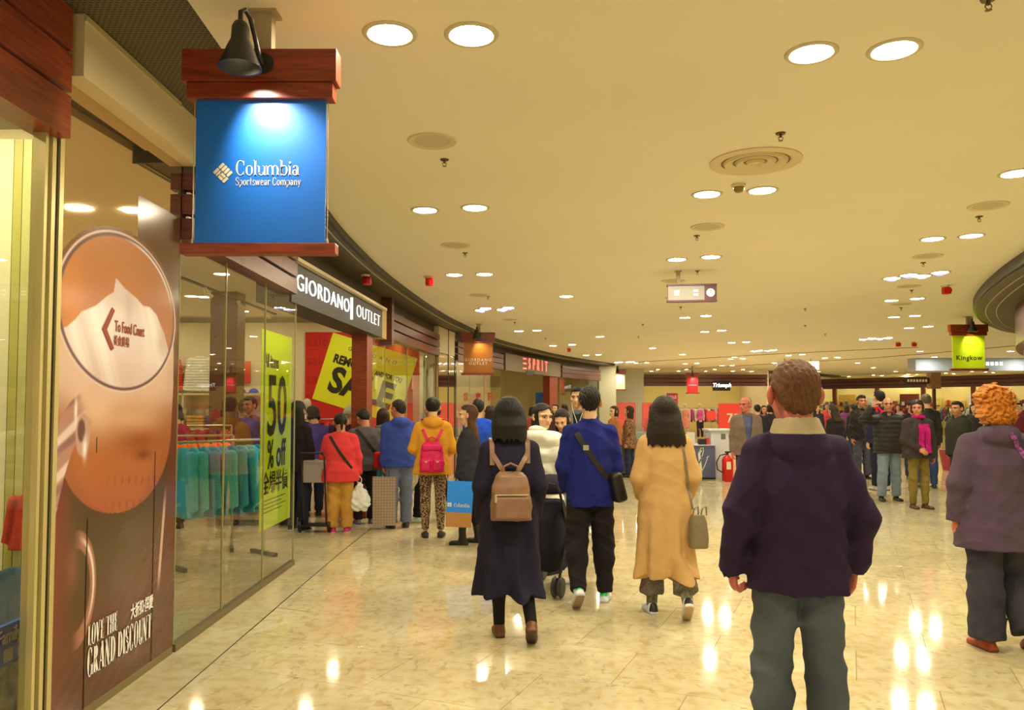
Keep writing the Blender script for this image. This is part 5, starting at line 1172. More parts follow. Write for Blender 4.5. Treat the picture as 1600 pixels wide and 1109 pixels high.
# sale table and trolley at the entrance
t = thing('sale_table', 'low metal sale counter heaped with clothes at the outlet entrance', 'table', (-3.45, 11.0, 0)); MB().bbox(-.45, .45, -.55, .55, .08, .74, b=.01).build('body', mat('grey_counter', A(128, 110, 72), rough=.4), t); MB().bbox(-.48, .48, -.58, .58, .74, .78, b=.008).build('top', M_wood2, t); MB().box(-.4, .4, -.5, .5, 0, .08).build('plinth', M_dark, t)
for i in range(9):
    f = Field(.03); a = random.uniform(0, 6); [f.ell((random.uniform(-.1, .1), random.uniform(-.1, .1), .03), (.12, .09, .045)) for _ in range(3)]; f.disp(folds(.012, a, 2.2)); f.sub(lambda P: P[:, 2], .004)
    c = [(200, 50, 30), (90, 100, 150), (230, 210, 180), (150, 40, 60), (60, 60, 60)][i % 5]
    o = field_obj('crumpled_garment', f, .018, cloth(c)); o.location = (-3.45+random.uniform(-.32, .32), 11.0+random.uniform(-.42, .42), .78+.03*(i // 5)); tag(o, '%s crumpled garment in the %s layer on the sale counter' % (['red', 'blue-grey', 'off-white', 'wine', 'charcoal'][i % 5], ['lower', 'upper'][i // 5]), 'clothing', 'garments on the sale counter')
t = thing('trolley', 'black folding shopping trolley with wire basket beside the red-sweater woman', 'trolley', (-2.46, 9.86, 0))
for q in (-.14, .14): MB().tube([(q, .05, .1), (q, -.02, .5), (q, -.1, .95), (q*.8, -.14, 1.0)], .011, 8).build('side_bar', M_dark, t); w_ = MB().lathe([(.0, -.02), (.07, -.02), (.075, 0), (.07, .02), (0, .02)], 20).xf(Matrix.Translation((q*1.3, .05, .078)) @ Matrix.Rotation(math.pi/2, 4, 'Y')).build('wheel', M_dark, t, True)
MB().tube([(-.14, -.14, 1.0), (.14, -.14, 1.0)], .013, 8).build('handle', M_dark, t); MB().bbox(-.15, .15, -.0, .22, .62, .90, b=.02).build('basket', mat('grey_basket', A(150, 130, 100), rough=.5), t); MB().box(-.16, .16, .0, .2, .08, .1).build('base_plate', M_dark, t)
# first shop: poster stand, panel
t = thing('brochure_poster', 'blue-topped picture poster standing low in the first shop window', 'poster', (-2.42, 3.42, 0), 0)
MB().box(-.01, .01, -.6, .60, .0, .34).build('picture', mat('picture_print', A(205, 190, 110), rough=.5, noise=.6, nscale=9), t); MB().box(-.012, .013, -.6, .60, .34, .53).build('blue_band', mat('blue_band', A(40, 100, 165)), t)
text_obj('lettering', 'Family', .1, M_signw, t, Matrix.Translation((.016, .40, .475)) @ Matrix.Rotation(math.pi/2, 4, 'Z'), sx=.7); [MB().box(.0135, .0155, .14+.11*k, .21+.11*k, .355, .415).build('lettering_block', M_signw, t) for k in range(4)]
for q in (-.6, .6): MB().tube([(.0, q, 0), (0, q, .53)], .012, 6).build('leg', M_brass, t)
for k, (x0_, x1_, c) in enumerate(((-3.6, -3.04, (250, 226, 140)), (-3.035, -2.985, (190, 176, 70)), (-2.98, -2.93, (206, 192, 96)))):
    struct(MB().box(x0_, x1_, 4.74, 4.84, 0, 3.2).build('trim_%d' % (60+k), mat('sand_slat_%d' % c[1], A(*c), rough=.4)), '%s pale upright panel inside the first shop' % ORD[k])
shop_lamp(-2.75, 4.1, ZS, 'first shop'); shop_lamp(-3.3, 4.1, ZS, 'first shop')
t = thing('wall_poster', 'red-framed small poster on the partition inside the first shop', 'poster', (-2.88, 4.82, 1.55)); MB().box(-.05, .09, -.02, .0, -.16, .42).build('red_sheet', M_red, t); MB().box(-.045, .06, -.026, -.02, -.10, .26).build('pale_sheet', M_cream, t); MB().box(-.03, .03, -.03, -.026, -.06, .1).build('figure', M_woodd, t)
garment(-2.86, 4.7, .72, 0, (200, 70, 40), 'rust top hung low on the first shop partition', 'clothes in the first shop', None, .5); garment(-2.9, 4.62, .3, .2, (90, 110, 100), 'grey-green top under the rust one, first shop', 'clothes in the first shop', None, .5)
# far fashion shop display
t = thing('wall_letters', 'red letters on the bright wall inside the far fashion shop', 'sign', (-1.1, 26.98, 1.9)); [text_obj('letter', ch, .36, mat('red_letter', A(220, 60, 50)), t, Matrix.Translation((-.9+i*.42, 0, 0)), depth=.03, bold=.01) for i, ch in enumerate('ESPR')]
mannequin(-1.9, 26.3, math.pi, (225, 215, 180), 'white mannequin in a pale dress, far fashion window', c2=None); mannequin(-2.6, 26.2, math.pi, (120, 140, 90), 'white mannequin in a green dress, far fashion window')
filled_rack(-2.4, 24.6, .2, 1.6, [(230, 220, 190), (120, 140, 150), (200, 190, 150)], 'pale tops in the far fashion window', 1.35, 9)
t = thing('picture', 'gold-framed blue picture on the tan wall of the far fashion shop', 'picture', (1.42, 34.15, 1.62)); MB().box(-.5, .5, -.02, .04, -.66, .66).build('frame', M_brass, t); MB().box(-.40, .40, -.03, .02, -.56, .56).build('canvas', mat('blue_canvas', A(70, 110, 150), noise=.3, nscale=3), t); MB().add([(.38, -.035, -.5), (.0, -.035, -.5), (.3, -.035, .4), (.38, -.035, .45)], [(0, 1, 2, 3)]).build('pale_shape', M_cream, t)
# ------------------------------------------------------------------ lingerie shop facing the camera
X0, X1, YS = 6.35, 12.3, 38.0
t = thing('transom', 'three dark brown fascia boards over the pink lingerie shop', 'transom', (9.3, YS, 2.56))
for z0, z1 in ((0, .15), (.19, .34), (.38, .56)): MB().box(X0-9.3, X1-9.3, -.12, .06, z0, z1).build('board', M_wood2, t); 
MB().box(X0-9.3, X1-9.3, -.02, .06, 0, .56).build('backing_board', M_woodd, t)
t = thing('shop_sign', 'black sign with glowing white script on the lingerie shop fascia', 'sign', (10.07, YS-.14, 2.33)); MB().bbox(-.42, .42, -.05, .04, 0, .48, b=.01).build('box', M_dark, t); text_obj('lettering', 'Triumph', .26, glow('sign_white_hot', (1, 1, .9), 1.6), t, Matrix.Translation((0, -.06, .26)), shear=.25, bold=.008)
shell('wall_lingerie_back', X0, X1, 42.5, 42.7, 0, 3.3, mat('glowing_cream_wall', A(240, 208, 110), rough=.7), 'cream rear wall of the lingerie shop'); shell('wall_lingerie_left', X0-.1, X0, 38, 42.7, 0, 3.3, M_wall); shell('wall_lingerie_right', X1, X1+.1, 38, 42.7, 0, 3.3, M_wall)
for x in (7.2, 8.6, 10, 11.4):
    for y in (38.8, 40.6): shop_lamp(x, y, CEIL, 'lingerie shop')
t = thing('shop_window', 'left glass panes of the lingerie shop front', 'window', (7.4, YS, 0)); 
for a, b in ((-1.05, -.02), (.02, 1.0)): MB().add([(a, 0, .06), (b, 0, .06), (b, 0, 2.56), (a, 0, 2.56)], [(0, 1, 2, 3)]).build('pane', M_glass, t)
MB().box(-1.05, 1.0, -.03, .03, 0, .06).build('sill', M_brass, t)
t = thing('sale_banner', 'tall pink sale banner in the lingerie shop window', 'banner', (7.78, YS+.25, 0)); [MB().box(q-.02, q+.02, .01, .04, 0, 2.22).build('stand_pole', M_wire, t) for q in (-.25, .25)]; MB().box(-.27, .27, -.01, .01, 1.3, 2.22).build('upper_sheet', mat('cerise_print', A(205, 40, 80)), t); MB().box(-.27, .27, -.01, .01, .5, 1.3).build('lower_sheet', mat('violet_print', A(190, 110, 190)), t); text_obj('lettering', 'SALE', .2, M_signw, t, Matrix.Translation((0, -.015, 2.03)), bold=.006); text_obj('lettering', '70%', .25, M_signw, t, Matrix.Translation((0, -.015, 1.5)), bold=.006)
mannequin(8.55, 38.9, math.pi, (236, 140, 100), 'mannequin in coral lingerie behind the kiosk', True); mannequin(9.35, 39.2, math.pi, (225, 90, 130), 'mannequin in a pink top behind the kiosk', False, c2=(60, 40, 40)); mannequin(8.2, 39.6, math.pi, (240, 220, 200), 'mannequin in white, deepest in the lingerie shop')
filled_rack(9.6, 41.0, 0, 2.4, [(235, 170, 160), (200, 60, 90), (240, 220, 190), (120, 60, 60)], 'pink lingerie tops on the rear rack', 1.5, 14)
filled_rack(11.0, 39.3, .1, 1.5, [(230, 80, 60), (240, 150, 130), (200, 60, 90)], 'coral tops on the right rack', 1.35, 10)
t = thing('offer_board', 'orange-red offer board with large white figures in the lingerie shop', 'sign', (10.35, 37.4, 0)); MB().bbox(-.55, .55, -.03, .03, .55, 1.72, b=.02).build('board', mat('orange_red_print', A(228, 62, 36)), t); text_obj('lettering', '70', .62, M_signw, t, Matrix.Translation((.12, -.04, 1.0)), bold=.005); [MB().box(q-.03, q+.03, -.02, .02, 0, .55).build('leg', M_wire, t) for q in (-.4, .4)]
t = thing('offer_board', 'round orange balloon sign beside the offer board', 'sign', (9.4, 37.2, 0)); MB().lathe([(0, -.02), (.24, -.02), (.24, .02), (0, .02)], 24).xf(Matrix.Translation((0, 0, 1.15)) @ Matrix.Rotation(math.pi/2, 4, 'X')).build('disc', mat('orange_red_print', A(228, 62, 36)), t); MB().tube([(0, 0, 0), (0, 0, .92)], .02, 6).build('stem', M_wire, t)
for x, l in ((1.35, 'left'), (3.0, 'right')):
    t = thing('offer_board', '%s coral offer stand before the plain cream wall' % l, 'sign', (4.3+x*.7, 36.2, 0)); MB().bbox(-.42, .42, -.03, .03, .6, 1.75, b=.06).build('board', mat('coral_print', A(222, 84, 60)), t); [MB().box(q-.03, q+.03, -.02, .02, 0, .6).build('leg', M_wire, t) for q in (-.3, .3)]
# ------------------------------------------------------------------ kiosk
t = thing('kiosk_counter', 'dark blue-grey kiosk counter with pale script monogram', 'counter', (4.0, 17.0, 0))
MB().bbox(-.55, .36, -.06, .5, .05, .73, b=.008).build('body', mat('slate_panel', A(88, 86, 92), rough=.5), t); MB().box(-.56, .37, -.02, .5, 0, .05).build('plinth', M_dark, t); MB().bbox(-.57, .38, -.08, .52, .73, .75, b=.004).build('top', mat('pale_top', A(190, 180, 150), rough=.3), t)
Wp = lambda pts, w_: MB().ribbon([(x, -.064, z) for x, z in pts], (0, -1, 0), w_, .006)
M_mono = mat('pale_ink', A(214, 206, 150))
for pts, w_ in (([(-.19, .54), (-.15, .52), (-.12, .30), (-.10, .17)], .045), ([(-.10, .17), (.0, .36), (.07, .50)], .014), ([(.05, .64), (.01, .56), (.03, .36), (.06, .16)], .05), ([(.06, .16), (.15, .36), (.20, .50)], .014), ([(.02, .58), (.05, .68), (.10, .69), (.10, .60), (.05, .44), (-.02, .30)], .014), ([(.17, .48), (.22, .51)], .02)): Wp(pts, w_).build('monogram_stroke', M_mono, t)
t = thing('cabinet', 'white kiosk cabinet beside the slate counter', 'cabinet', (4.52, 17.25, 0)); MB().bbox(-.2, .26, -.1, .4, .0, 1.04, b=.008).build('body', mat('white_cabinet', A(206, 196, 160), rough=.4), t); MB().bbox(-.26, .28, -.14, .44, 1.04, 1.08, b=.006).build('top', mat('white_cabinet', A(206, 196, 160)), t); MB().box(.02, .12, -.105, -.1, .86, .98).build('label_plate', mat('grey_plate', A(110, 100, 80)), t)
t = thing('fire_extinguisher', 'red fire extinguisher with black hose at the kiosk corner', 'fire extinguisher', (4.53, 16.62, 0))
MB().lathe([(.0, 0), (.10, 0), (.115, .02), (.115, .44), (.10, .50), (.05, .54), (.03, .56)], 24).build('cylinder', M_alarm, t, True); MB().lathe([(.03, .55), (.03, .6), (.0, .61)], 12).build('valve', M_dark, t, True); MB().box(-.05, .09, -.015, .015, .6, .63).build('lever', M_dark, t); MB().tube([(-.02, -.02, .58), (-.16, -.03, .55), (-.24, -.03, .40), (-.22, -.04, .25), (-.10, -.08, .18)], .014, 8).build('hose', M_dark, t); MB().box(-.05, .04, -.118, -.112, .26, .42).build('label_plate', M_signw, t)
for i, (x, y, a, b, c, col, l) in enumerate(((3.72, 17.1, .14, .10, .10, (70, 60, 50), 'dark box'), (3.88, 17.15, .18, .02, .26, (210, 196, 150), 'upright pale card'), (4.12, 17.1, .16, .12, .12, (60, 46, 40), 'brown box'), (4.25, 17.2, .08, .08, .14, (214, 70, 40), 'red pot'), (3.55, 17.2, .2, .16, .07, (190, 170, 120), 'tan tray'))):
    o = MB().bbox(-a/2, a/2, -b/2, b/2, 0, c, b=.006).build('counter_item', None); o.data.materials.append(cloth(col)); o.location = (x, y, .75); tag(o, '%s standing on the slate kiosk counter' % l, 'box', 'things on the kiosk counter')
struct(MB().box(3.2, 4.8, 16.55, 18, 0, .012).build('trim_13', M_border), 'pale plinth strip under the kiosk')
# glass display counters of the kiosk, to the left
t = thing('display_counter', 'low glass-topped kiosk showcase behind the beige coat', 'counter', (3.0, 18.2, 0)); MB().bbox(-.6, .5, -.3, .3, .05, .8, b=.01).build('body', mat('grey_counter', A(128, 110, 72)), t); MB().bbox(-.6, .5, -.3, .3, .82, .98, b=.004).build('glass_top', mat('pale_glass', A(150, 160, 120), rough=.1), t); MB().box(-.55, .45, -.25, .25, 0, .05).build('plinth', M_dark, t)
# ------------------------------------------------------------------ far right shops
P0 = np.array((15.5, 50.0)); P1 = np.array((27.5, 37.0)); dv = (P1-P0)/np.linalg.norm(P1-P0); LN = float(np.linalg.norm(P1-P0)); angR = math.atan2(dv[1], dv[0])
t = thing('transom', 'long brown fascia over the bright shops at the far right', 'transom', (*P0, 2.6), angR)
for z0, z1 in ((0, .16), (.2, .36), (.4, .6)): MB().box(0, LN, -.12, .05, z0, z1).build('board', M_wood2, t)
MB().box(0, LN, -.02, .06, 0, .6).build('backing_board', M_woodd, t)
shell_t = struct(MB().box(0, LN, 3.0, 3.2, 0, 3.4).build('wall_far_shops', mat('glowing_cream_wall', A(236, 216, 150))), 'bright cream rear wall of the far right shops'); shell_t.location = (*P0, 0); shell_t.rotation_euler = (0, 0, angR)
for i in range(9):
    q = P0+dv*(1+i*1.95)+np.array((-dv[1], dv[0]))*(1.2); shop_lamp(q[0], q[1], CEIL, 'far right shops')
    q = P0+dv*(1+i*1.95)+np.array((-dv[1], dv[0]))*(2.4); shop_lamp(q[0], q[1], CEIL, 'far right shops')
for i in range(8):
    q = P0+dv*(.2+i*2.45); o = MB().bbox(-.1, .1, -.1, .1, 0, 2.6, b=.01).build('trim_%d' % (20+i), M_wood); o.location = (*q, 0); o.rotation_euler = (0, 0, angR); struct(o, 'red-brown post of the far right shop row')
cols = [(200, 60, 50), (240, 210, 120), (230, 226, 200), (120, 40, 40), (90, 120, 130), (226, 160, 60), (200, 200, 160), (160, 40, 70)]
for i in range(7):
    q = P0+dv*(1.4+i*2.45)+np.array((-dv[1], dv[0]))*(1.3); filled_rack(q[0], q[1], angR, 1.6, [cols[i], cols[(i+3) % 8], cols[(i+5) % 8]], '%s clothes in the %s far right shop bay' % (['red', 'yellow', 'pale', 'maroon', 'grey', 'amber', 'ivory'][i], ORD[i]), 1.5, 8)
    q = P0+dv*(2.3+i*2.45)+np.array((-dv[1], dv[0]))*(.6); mannequin(q[0], q[1], angR, cols[(i+2) % 8], 'mannequin in the %s bay of the far right shops' % ORD[i], bool(i % 2), c2=None if i % 2 else (50, 45, 50))
for i in range(14):
    q = P0+dv*(.9+i*1.22)+np.array((-dv[1], dv[0]))*2.9; t = thing('display_cabinet', '%s display cabinet from the left along the far right shop wall' % ORDN(i+1), 'cabinet', (*q, 0), angR, 'cabinets along the far right shop wall'); c = [(150, 84, 30), (240, 205, 90), (250, 240, 190), (120, 60, 30), (226, 176, 60)][(i*3) % 5]
    MB().bbox(-.5, .5, -.2, .05, 0, 2.3-.2*(i % 3), b=.01).build('body', cloth(c), t)
    for z_ in (.6, 1.1, 1.6): MB().box(-.46, .46, -.3, -.2, z_, z_+.04).build('shelf', M_wood2, t); [MB().bbox(x_-.07, x_+.07, -.29, -.21, z_+.04, z_+.24+.05*((i+k) % 3), b=.01).build('goods', cloth(cols[(i+k) % 8]), t) for k, x_ in enumerate((-.3, 0, .3))]
o = struct(MB().box(15.2, 24, 29.6, 30.2, 2.92, CEIL).build('wall_grey_beam', mat('blue_grey_beam', A(168, 172, 158), rough=.5)), 'pale blue-grey beam hanging below the ceiling at right')
for i in range(4): MB().box(17.85+i*.17, 17.95+i*.17, 29.57, 29.6, 3.12, 3.24).build('lit_letter', glow('beam_text', (1, 1, .9), 1.2), o)
# grooves and recess in the far ceiling
def ceil_line(name, pts, wd, label):
    mb = MB(); mb.ribbon([(x, y, CEIL-.001) for x, y in pts], (0, 0, -1), wd, .012); return struct(mb.build(name, mat('groove_tan', A(140, 112, 58), rough=.8)), label)
ceil_line('trim_30', [(5.2, 32.2), (9.25, 27.1), (12.5, 24.2)], .08, 'thin groove across the far ceiling'); ceil_line('trim_31', [(8.3, 38.2), (13.5, 29.6), (14.4, 26.8), (15.2, 23)], .10, 'second groove across the far ceiling')
outer = [(12.91, 39.68), (15.75, 41.93), (19.19, 46.28), (24.61, 54.83), (27.23, 63.43), (31.73, 82.15)]; inner = [(29.05, 75.21), (25.52, 60.83), (23.41, 54.83), (20.07, 49.36), (16.86, 44.89), (13.9, 42.73)]
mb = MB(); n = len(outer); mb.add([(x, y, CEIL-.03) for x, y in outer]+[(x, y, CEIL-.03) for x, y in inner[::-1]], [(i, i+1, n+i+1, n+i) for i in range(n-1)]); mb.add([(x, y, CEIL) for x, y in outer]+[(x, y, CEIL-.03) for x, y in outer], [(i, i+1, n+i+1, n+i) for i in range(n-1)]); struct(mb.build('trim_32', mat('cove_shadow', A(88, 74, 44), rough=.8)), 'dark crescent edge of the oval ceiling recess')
# spiky plant behind the group on the right
t = thing('potted_plant', 'spiky dark palm in a red pot behind the right-hand group', 'plant', (10.9, 19.6, 0)); MB().lathe([(0, 0), (.2, 0), (.28, .5), (.25, .5), (0, .46)], 18).build('pot', mat('red_pot', A(150, 50, 40)), t, True); MB().tube([(0, 0, .46), (.02, 0, 1.0), (0, 0, 1.2)], .03, 8).build('stem', M_woodd, t)
for i in range(16):
    a = i*2.4; r_ = .45+.1*math.sin(i*3); zt_ = 1.55-.5*(i/16); MB().ribbon([(0, 0, 1.1), (r_*.4*math.cos(a), r_*.4*math.sin(a), 1.35+.1*(i % 3)), (r_*math.cos(a), r_*math.sin(a), zt_)], (0, 0, 1), .035, .004).build('leaf', mat('dark_leaf', (.03, .045, .015), rough=.5), t)
# ------------------------------------------------------------------ people and what they carry
def back_y(J, x, z): return float(snap(J['top'], (x, -.6, z), (0, 1, 0))[1])
def bag_root(J, name, label, cat='bag', loc=(0, 0, 0)):
    t = thing(name, label, cat); t.matrix_world = J['M'] @ Matrix.Translation(loc); return t
def backpack(J, label, m, sm, zc, w, h, d, top_w=.75, pocket=True, buckles=False, straps=((-.1, .09), (.1, -.09))):
    y0 = back_y(J, 0, zc); t = bag_root(J, 'backpack', label, 'backpack', (0, y0-.004, zc)); F = J['top']
    f = Field(.03); f.loft([(-h/2, 0, -d/2, w/2, d/2), (-h*.2, 0, -d/2-.01, w/2*1.02, d/2*1.06), (h*.2, 0, -d/2, w/2*.93, d/2), (h*.42, 0, -d/2+.01, w/2*top_w, d/2*.8), (h/2, 0, -d/2+.02, w/2*top_w*.72, d/2*.5)], ex=3.0); f.disp(folds(.002, 3, 1.5))
    body = field_obj('body', f, .009, m, t)
    if pocket:
        g = Field(.02); g.box((0, -d-.008, -h*.22), (w*.42, .022, h*.24), None, .02); field_obj('front_pocket', g, .008, m, t)
        MB().box(-w*.40, w*.40, -d-.0315, -d-.012, h*.045, h*.058).build('zip', M_brass, t); MB().box(-w*.405, -w*.35, -d-.034, -d-.02, -h*.10, h*.05).build('zip_pull', M_wire, t)
        MB().tube([(-w*.30, -d*.35, h*.44), (-w*.2, -d*.55, h*.485), (0, -d*.6, h*.50), (w*.2, -d*.55, h*.485), (w*.30, -d*.35, h*.44)], .004, 6).build('seam', sm, t)
    if buckles:
        for q in (-1, 1):
            g = Field(.02); g.box((q*w*.23, -d-.005, -h*.25), (w*.2, .03, h*.2), None, .025); field_obj('pocket', g, .009, m, t); MB().box(q*w*.23-.015, q*w*.23+.015, -d-.042, -d-.034, -h*.16, -h*.12).build('buckle', M_brass, t)
        g = Field(.02); g.box((0, -d*.75, h*.32), (w*.42, d*.36, h*.13), None, .03); field_obj('flap', g, .009, m, t)
    MB().tube([(-.05, -d*.3, h/2-.02), (-.045, -d*.3, h/2+.035), (0, -d*.3, h/2+.055), (.045, -d*.3, h/2+.035), (.05, -d*.3, h/2-.02)], .008, 8).build('grab_handle', sm, t)
    for x1, _ in straps:
        sg = 1 if x1 > 0 else -1; zt = J['neck'][2]-.055; pts = [(sg*.03, -.6, zc+h*.40), (x1*.75, -.6, zc+h*.7), (x1*1.05, -.6, zt-.06)]
        mb = MB(); strap_on(mb, F, pts, (0, 1, 0), .032, .006); mb.xf(Matrix.Translation((0, -(y0-.004), -zc))).build('strap', sm, t)
        pts = [(x1*1.05, -.10, J['neck'][2]+.2), (x1*1.1, .0, J['neck'][2]+.2), (x1*1.1, .09, J['neck'][2]+.2)]
        mb = MB(); strap_on(mb, F, pts, (0, 0, -1), .032, .006); mb.xf(Matrix.Translation((0, -(y0-.004), -zc))).build('strap', sm, t)
    return t
def paper_bag(label, x, y, z, rz, w, h, d, cols, band=None, text=None, logo=False, plaid=False, name='shopping_bag', tilt=0):
    t = thing(name, label, 'shopping bag', (x, y, z), rz); t.rotation_euler = (0, tilt, rz)
    mb = MB(); mb.add([(-w/2*.96, -d/2, 0), (w/2*.96, -d/2, 0), (w/2*.96, d/2, 0), (-w/2*.96, d/2, 0), (-w/2, -d*.32, h), (w/2, -d*.32, h), (w/2, d*.32, h), (-w/2, d*.32, h)], [(0, 3, 2, 1), (0, 1, 5, 4), (1, 2, 6, 5), (2, 3, 7, 6), (3, 0, 4, 7), (4, 5, 6, 7)])
    if plaid:
        m = bpy.data.materials.new('plaid_paper'); m.use_nodes = True; N = m.node_tree.nodes; L = m.node_tree.links; p = N['Principled BSDF']; tc = N.new('ShaderNodeTexCoord'); ck = []
        for ax, sc_ in (('X', 55), ('Z', 55), ('X', 110)):
            wv = N.new('ShaderNodeTexWave'); wv.bands_direction = ax; wv.inputs['Scale'].default_value = sc_/6.28; L.new(tc.outputs['Object'], wv.inputs['Vector']); ck.append(wv.outputs[0])
        a = N.new('ShaderNodeMath'); a.operation = 'ADD'; L.new(ck[0], a.inputs[0]); L.new(ck[1], a.inputs[1]); r = N.new('ShaderNodeValToRGB'); r.color_ramp.elements[0].color = (*A(132, 104, 70), 1); r.color_ramp.elements[1].color = (*A(176, 146, 100), 1); b_ = N.new('ShaderNodeMath'); b_.operation = 'MULTIPLY'; b_.inputs[1].default_value = .5; L.new(a.outputs[0], b_.inputs[0]); L.new(b_.outputs[0], r.inputs[0]); L.new(r.outputs[0], p.inputs['Base Color']); mt = m
    else: mt = mat('paper_%d_%d_%d' % cols, A(*cols), rough=.5)
    mb.build('body', mt, t)
    if band: MB().box(-w/2*.97, w/2*.97, -d/2-.001, d/2+.001, 0, band[1]).build('lower_band', mat('paper_%d_%d_%d' % band[0], A(*band[0])), t)
    if text: put_serif('lettering', text[0], text[1], M_signw, t, Matrix.Translation((text[2], -d*.44, text[3])), bold=.13, thin=.05, sx=.8)
    if logo:
        for k in range(4): MB().box(text[2]-.075+.024*(k % 2), text[2]-.055+.024*(k % 2), -d*.46, -d*.44, text[3]+.024*(k // 2), text[3]+.02+.024*(k // 2)).build('emblem_tile', M_signw, t)
    for q in (-1, 1): MB().tube([(-w*.2, q*d*.3, h*.98), (-w*.17, q*d*.15, h+.09), (0, q*d*.05, h+.13), (w*.17, q*d*.15, h+.09), (w*.2, q*d*.3, h*.98)], .004, 6).build('handle', M_blk, t)
    return t
BLK = (.010, .008, .007); DBR = (.030, .014, .007)
# --- the man in front
jk = fabric('plum_navy_cloth', A(46, 29, 44), noise=.15, nscale=4); jeans = fabric('grey_green_denim', A(82, 84, 72), noise=.3, nscale=3.5, bump=.5)
J = person('man in dark plum jacket with beige collar and faded jeans, nearest, back turned', 1.205, 3.36, 0, 1.735, 'm', dict(armL=((.36, -.14, -1), (.02, .42, -1)), armR=((.40, -.14, -1), (-.04, .35, -1)), handL=dict(curl=1.1, dir=(.1, .2, -1)), handR=dict(curl=.5), broad=1.0, legL=((.05, .05, -1), (.0, -.10, -1)), legR=((.06, .02, -1), (.02, -.02, -1)), head=(0, 2), hs=1.14), skin='ruddy',
    hair=('crop', A(104, 62, 28)), top=dict(mat=jk, hem=.105, ease=.042, fold=.0075, sleeve=.020, cuff=.004, flare=.005, vneck=0, ph=.4), legs=dict(mat=jeans, ease=.018, ankle=.062, fold=.006), shoes=dict(col=(.05, .03, .02)), q=0, fat=1.04, hvol=1.0)
N_ = J['neck']; f = Field(.01); f.cone(N_+V3(0, -.014, -.038), N_+V3(0, -.006, .050), .122, .090, cut=True); f.sub(lambda P: np.linalg.norm((P-N_-V3(0, -.004, 0))[:, :2], axis=1)-.086, .004); f.sub(lambda P: np.maximum(np.abs(P[:, 0])-.05, .03-P[:, 1]+N_[1]), .01)
field_obj('collar', f, .007, fabric('beige_collar', A(176, 150, 92)), J['root'])
f = Field(.012); f.cone(N_+V3(0, -.014, -.070), N_+V3(0, -.014, -.012), .138, .118, cut=True); f.sub(lambda P: np.linalg.norm((P-N_-V3(0, -.004, 0))[:, :2], axis=1)-.112, .004); f.sub(lambda P: np.maximum(np.abs(P[:, 0])-.06, .03-P[:, 1]+N_[1]), .01); field_obj('collar_stand', f, .008, jk, J['root'])
# --- woman with orange curls at the right edge
J = person('woman with orange curly hair, dark grey hooded jacket and wide trousers, right edge', 3.18, 5.2, -6, 1.67, 'f', dict(armL=((.34, -.06, -1), (.02, .15, -1)), armR=((.3, .1, -1), (0, .5, -1)), legL=((.02, -.04, -1), (.02, -.06, -1)), legR=((.1, .22, -1), (.06, -.35, -1)), footL=(12, 0), footR=(10, -25), broad=1.16), skin='ruddy', hair=('curly', A(196, 112, 24)),
    top=dict(mat=fabric('mauve_grey_cloth', A(82, 62, 60), noise=.12), hem=.235, ease=.05, hood=1.0, sleeve=.026, flare=.035, fold=.004, vneck=0, ph=2.2), legs=dict(mat=fabric('charcoal_trouser', A(58, 52, 46)), ease=.03, ankle=.085, knee=.075, fold=.004), shoes=dict(col=A(168, 62, 16), sole=A(120, 60, 20)), q=0, hvol=1.08)
t = bag_root(J, 'shoulder_bag', 'patterned purple woven strap bag across the orange-haired woman', 'bag'); mb = MB(); strap_on(mb, J['top'], [(.02, -.6, 1.40), (.10, -.6, 1.28), (.19, -.6, 1.10)], (0, 1, 0), .030, .005); mb.build('strap', mat('woven_strap', A(130, 60, 100), noise=.9, nscale=60), t)
mb = MB(); strap_on(mb, J['top'], [(.26, -.04, 1.05), (.3, .0, .95)], (-1, 0, 0), .03, .005); f = Field(.02); f.box((.36, .08, .82), (.05, .12, .11), None, .03); field_obj('body', f, .014, fabric('purple_bag', A(90, 50, 80)), t)
f = Field(.01); f.cone(J['neck']+V3(0, .0, -.02), J['neck']+V3(0, .004, .05), .07, .062, cut=True); field_obj('cream_scarf', f, .009, fabric('cream_wool', A(222, 200, 120)), J['root'])
# --- navy coat woman with brown backpack
navy = fabric('navy_wool', A(30, 24, 32), noise=.1)
J = person('woman in long navy coat with black bob and brown backpack', -.02, 5.45, 4, 1.615, 'f', dict(armL=((.22, -.10, -1), (-.05, .5, -1)), armR=((.26, -.10, -1), (-.08, .5, -1)), legL=((-.02, .10, -1), (-.02, -.02, -1)), legR=((.05, -.06, -1), (.10, -.42, -1)), footL=(4, 0), footR=(6, -34), broad=1.04), hair=('bob', BLK), hairp=dict(len=-.160, w=.120, wb=.116, d=.105, yb=-.030, front=.03),
    top=dict(mat=navy, hem=.585, ease=.030, flare=.045, sleeve=.02, fold=.0035, ph=1.3), legs=dict(mat=fabric('black_tights', (.012, .011, .014)), ease=.004, knee=.052, ankle=.037, tight=True), shoes=dict(col=A(112, 62, 26), sole=A(70, 40, 20)), q=0)
lea = mat('brown_leather', A(132, 90, 52), rough=.38, noise=.12, nscale=12, bump=.25, bscale=180)
backpack(J, 'small brown leather backpack worn on the navy coat', lea, lea, .975, .275, .32, .11, straps=((-.115, 0), (.115, 0)))
